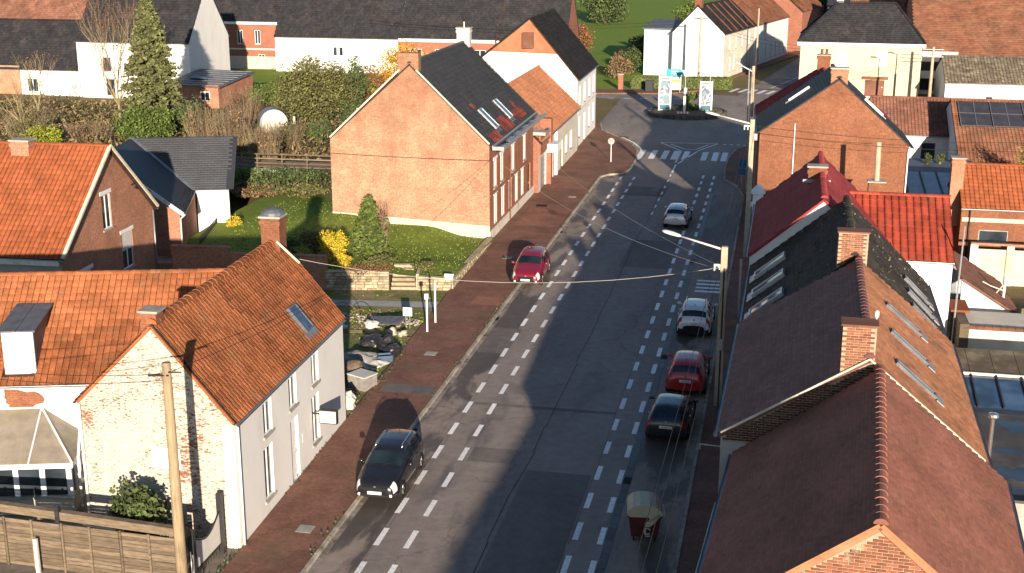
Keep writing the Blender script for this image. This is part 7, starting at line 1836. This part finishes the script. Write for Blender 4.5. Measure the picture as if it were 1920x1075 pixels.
for i, (x, y, r, h, m, lab) in enumerate(((-48.6, 103.5, 1.9, 4.4, 'leaf_brown', 'tall brown thicket just right of the dark slate roof'), (-45.6, 102.0, 1.9, 4.0, 'leaf_brown', 'brown thicket behind the garden deck'), (-42.4, 101.0, 1.7, 3.0, 'leaf_olive', 'olive grey thicket left of the tan brick gable'), (-60.5, 104.5, 2.3, 2.2, 'leaf_brown', 'low brown thicket behind the orange roof'), (-66, 104, 2.2, 2.4, 'leaf_olive', 'grey-brown thicket behind the brick chimney'), (-51, 117, 2.0, 4.2, 'leaf_red', 'reddish brown thicket before the brick outbuilding'), (-71.5, 113, 2.6, 2.2, 'leaf_olive', 'dull thicket under the small leafless tree'), (-40.5, 96.5, 1.3, 3.4, 'leaf_brown', 'brown thicket leaning over the deck railing'), (-80, 116, 3, 2.4, 'leaf_olive', 'wide dull thicket at the left picture edge'), (-42.9, 107.5, 1.6, 2.4, 'leaf_olive', 'olive thicket beside the round tank'), (-58.8, 114.5, 2.0, 2.6, 'leaf_brown', 'brown thicket behind the tall conifer'))):
    twig_bush(lab, (x, y, gz(x, y)), r, h, m, 700, leafn=900, group='thickets in the back gardens')
shrub('big dark cypress-like tree behind the round tank', 'tree', (-44.9, 119.5, .6), 4.0, 7.2, 'leaf_olive', 9000, .22, name='evergreen_tree', clumps=34)
shrub('dark green evergreen peak right of the big dark tree', 'tree', (-41.6, 121.5, .6), 2.2, 7.0, 'leaf_dark', 2400, .2, name='evergreen_tree', clumps=20)
shrub('fresh green hedge shrub in front of the long white house', 'shrub', (-54.6, 133.5, .4), 3.4, 2.7, 'leaf_green', 2400, .22, clumps=22)
shrub('small dark round evergreen left of the tan gable', 'shrub', (-40.6, 109.5, .9), 1.3, 2.5, 'leaf_dark', 1100, .16)
shrub('dark evergreen low beside the tan gable edge', 'shrub', (-37.5, 112.5, .8), 2.2, 3.0, 'leaf_dark', 1500, .18)
shrub('rust coloured shrub row right of the dark tree', 'shrub', (-42.2, 129.5, .4), 2.0, 5.4, 'leaf_rust', 1500, .18, clumps=12)
shrub('tall golden yellow autumn tree behind the tan brick gable', 'tree', (-41.0, 136.5, .3), 3.4, 7.2, 'leaf_gold', 4200, .2, name='autumn_tree', clumps=20)
shrub('lime green shrub below the golden tree', 'shrub', (-43.0, 133.5, .3), 1.3, 3.2, 'leaf_lime', 1000, .16)
shrub('dark ivy mass below the garden deck', 'shrub', (-35.6, 88.2, 1.0), 3.4, 1.7, 'leaf_dark', 2600, .18, clumps=22)
shrub('ivy covered bank right of the white extension', 'shrub', (-39.2, 89.0, 1.0), 2.0, 1.6, 'leaf_green', 1300, .17)
shrub('rusty dry fern clump beside the white extension', 'shrub', (-37.0, 86.0, 1.1), 2.2, 1.0, 'leaf_brown', 1200, .16)
shrub('rusty dry fern clump under the ivy', 'shrub', (-33.2, 86.2, 1.2), 2.0, .9, 'leaf_olive', 900, .16)
shrub('bright yellow shrub at the edge of the lawn rockery', 'shrub', (-25.3, 69.7, 1.05), .95, 2.1, 'leaf_yellow', 1500, .1, clumps=14)
shrub('yellow heather below the bright yellow shrub', 'shrub', (-24.6, 68.7, 1.0), .8, .9, 'leaf_yellow', 700, .09)
shrub('olive shrub left of the bright yellow shrub', 'shrub', (-26.9, 71.0, 1.1), 1.15, 1.7, 'leaf_olive', 1400, .11)
shrub('dark shaded shrub behind the cottage chimney', 'shrub', (-28.6, 70.0, 1.1), 1.5, 1.3, 'leaf_dark', 1200, .12)
shrub('small yellow shrub at the white extension corner', 'shrub', (-34.4, 76.2, 1.1), .6, .9, 'leaf_yellow', 400, .1)
conifer('small feathery green conifer on the lawn', (-23.9, 72.2, .95), 3.5, 1.15, 'leaf_green', 22, per=10, needle=.13)
twig_bush('bare reddish twigs behind the small feathery conifer', (-23.6, 73.4, .95), .7, 3.0, 'leaf_red', 120, leafn=120)
shrub('low grey-green mound of ground cover above the stone wall', 'shrub', (-22.4, 69.6, .9), 1.2, .75, 'leaf_olive', 900, .09)
shrub('russet heather spreading over the stone wall', 'shrub', (-22.9, 68.6, .85), 1.6, .5, 'leaf_rust', 900, .08)
shrub('low dark shrub right of the garden steps', 'shrub', (-19.9, 70.0, .75), .8, .6, 'leaf_olive', 500, .09)
shrub('rounded russet tree at the meadow edge', 'tree', (-29.0, 187, 0), 2.0, 6.0, 'leaf_rust', 1600, .25, name='russet_tree')
shrub('dark round bush by the old field wall', 'shrub', (-20.5, 197, 0), 3.2, 3.6, 'leaf_dark', 1600, .28)
shrub('dark bush beside the white annex', 'shrub', (-20.5, 178, 0), 1.8, 3.4, 'leaf_dark', 1100, .22)
shrub('brown dry bush at the meadow path', 'shrub', (-21.5, 171, 0), 1.9, 3.0, 'leaf_brown', 1200, .22)
shrub('pale brown thorn bush left of the annex', 'shrub', (-22.5, 184, 0), 1.7, 2.4, 'leaf_brown', 900, .22)
shrub('tall dark tree far behind the road houses', 'tree', (4.5, 232, 0), 5, 9, 'leaf_dark', 2600, .4, name='evergreen_tree', clumps=22)
shrub('big green tree beyond the meadow', 'tree', (-16, 236, 0), 5, 7, 'leaf_green', 2200, .4, name='meadow_tree', clumps=22)
shrub('dark green tree behind the barn corner', 'tree', (12.5, 235, 0), 5, 10, 'leaf_dark', 2200, .4, name='evergreen_tree', clumps=22)
shrub('dark low tree at the far edge of the meadow', 'tree', (-36, 262, 0), 6, 7, 'leaf_dark', 2200, .45, name='meadow_tree', clumps=22)

# undergrowth between the back gardens
P = []
while len(P) < 16000:
    x = random.uniform(-96, -37); y = random.uniform(97, 134)
    if x > -62 and y > 126: continue
    k_ = .5 + .5 * math.sin(x * .55 + 2) * math.cos(y * .43); P.append((x, y, gz(x, y) + random.random() ** 1.5 * (.35 + 1.0 * k_)))
P = np.array(P); sp_ = rng.random(len(P)) < .45
ug = leaf_cloud('undergrowth', P[sp_], .17, M['leaf_brown'], None, aspect=3.0); tag(ug, 'tangled brown winter undergrowth in the back gardens', 'undergrowth', kind='stuff')
ug = leaf_cloud('undergrowth', P[~sp_], .15, M['leaf_olive'], None, aspect=2.0); tag(ug, 'olive green ground cover in the back gardens', 'undergrowth', kind='stuff')
# round tank and deck ----------------------------------------------------
rt = thing('cable_drum_tank', 'big grey metal tank lying on its side with cream front in the garden', 'tank', (-46.9, 114.0, gz(-46.9, 114)), R(28))
mb = MB(); mb.tube([(0, -1.1, 1.35), (0, 1.1, 1.35)], 1.3, 28); mb.build('drum', M['zinc'], rt)
mb = MB(); mb.tube([(0, -1.16, 1.35), (0, -1.105, 1.35)], 1.12, 28); mb.build('front_cover', M['offwhite'], rt)
dk = thing('garden_deck', 'raised timber garden deck with slatted railings left of the tan gable', 'deck', (-41.6, 92.6, 1.1), R(2))
for i in range(12):
    mb = MB(); mb.box(0, 12.2, i * .2, i * .2 + .18, .82, .88); mb.build('deck_board', M['timber'], dk)
for i in range(7):
    mb = MB(); mb.box(i * 2.0, i * 2.0 + .12, -.06, .06, -.4, 1.85 if i < 5 else .95); mb.build('post', M['timber'], dk)
for z in (1.15, 1.5, 1.85):
    mb = MB(); mb.box(0, 8.2, -.09, -.065, z - .05, z + .05); mb.build('rail', M['timber'], dk)
for i in range(6):
    mb = MB(); mb.box(8.5, 12.2, -.1, -.065, .1 + i * .24, .28 + i * .24); mb.build('slat', M['offwhite'], dk)
for (a, b) in (((8.5, .1, 1.6), (12.1, .2, 3.1)), ((8.5, .1, 1.2), (12.1, .2, 2.7))):
    mb = MB(); mb.bar(a, b, .07, .07); mb.build('stair_rail', M['timber'], dk)
for i in range(4):
    x = 8.7 + i * 1.1; z = 1.6 + i * .45; mb = MB(); mb.box(x, x + .08, .1, .2, .9, z); mb.build('stair_post', M['timber'], dk)
bp = thing('white_barrel', 'pale white container under the garden deck', 'container', (-38.6, 92.0, 1.1)); mb = MB(); mb.box(-1.2, 1.2, -.3, .2, 0, .75); mb.build('body', M['white_wall'], bp); mb = MB(); mb.box(-1.25, 1.25, -.35, .25, .752, .8); mb.build('lid', M['offwhite'], bp)
for i, (x, y, h, lab) in enumerate(((-44.6, 113.6, 2.0, 'stout white post right of the round tank'), (-40.6, 120, 2.2, 'left thin white stake before the rust shrubs'), (-39.9, 121, 2.5, 'middle thin white stake before the rust shrubs'), (-39.3, 122, 3.2, 'right thin white stake before the rust shrubs'))):
    t = thing('garden_stake', lab, 'stake', (x, y, gz(x, y))); mb = MB(); mb.tube([(0, 0, 0), (0, 0, h)], .11 if i == 0 else .05, 7); mb.build('shaft', M['offwhite'], t)
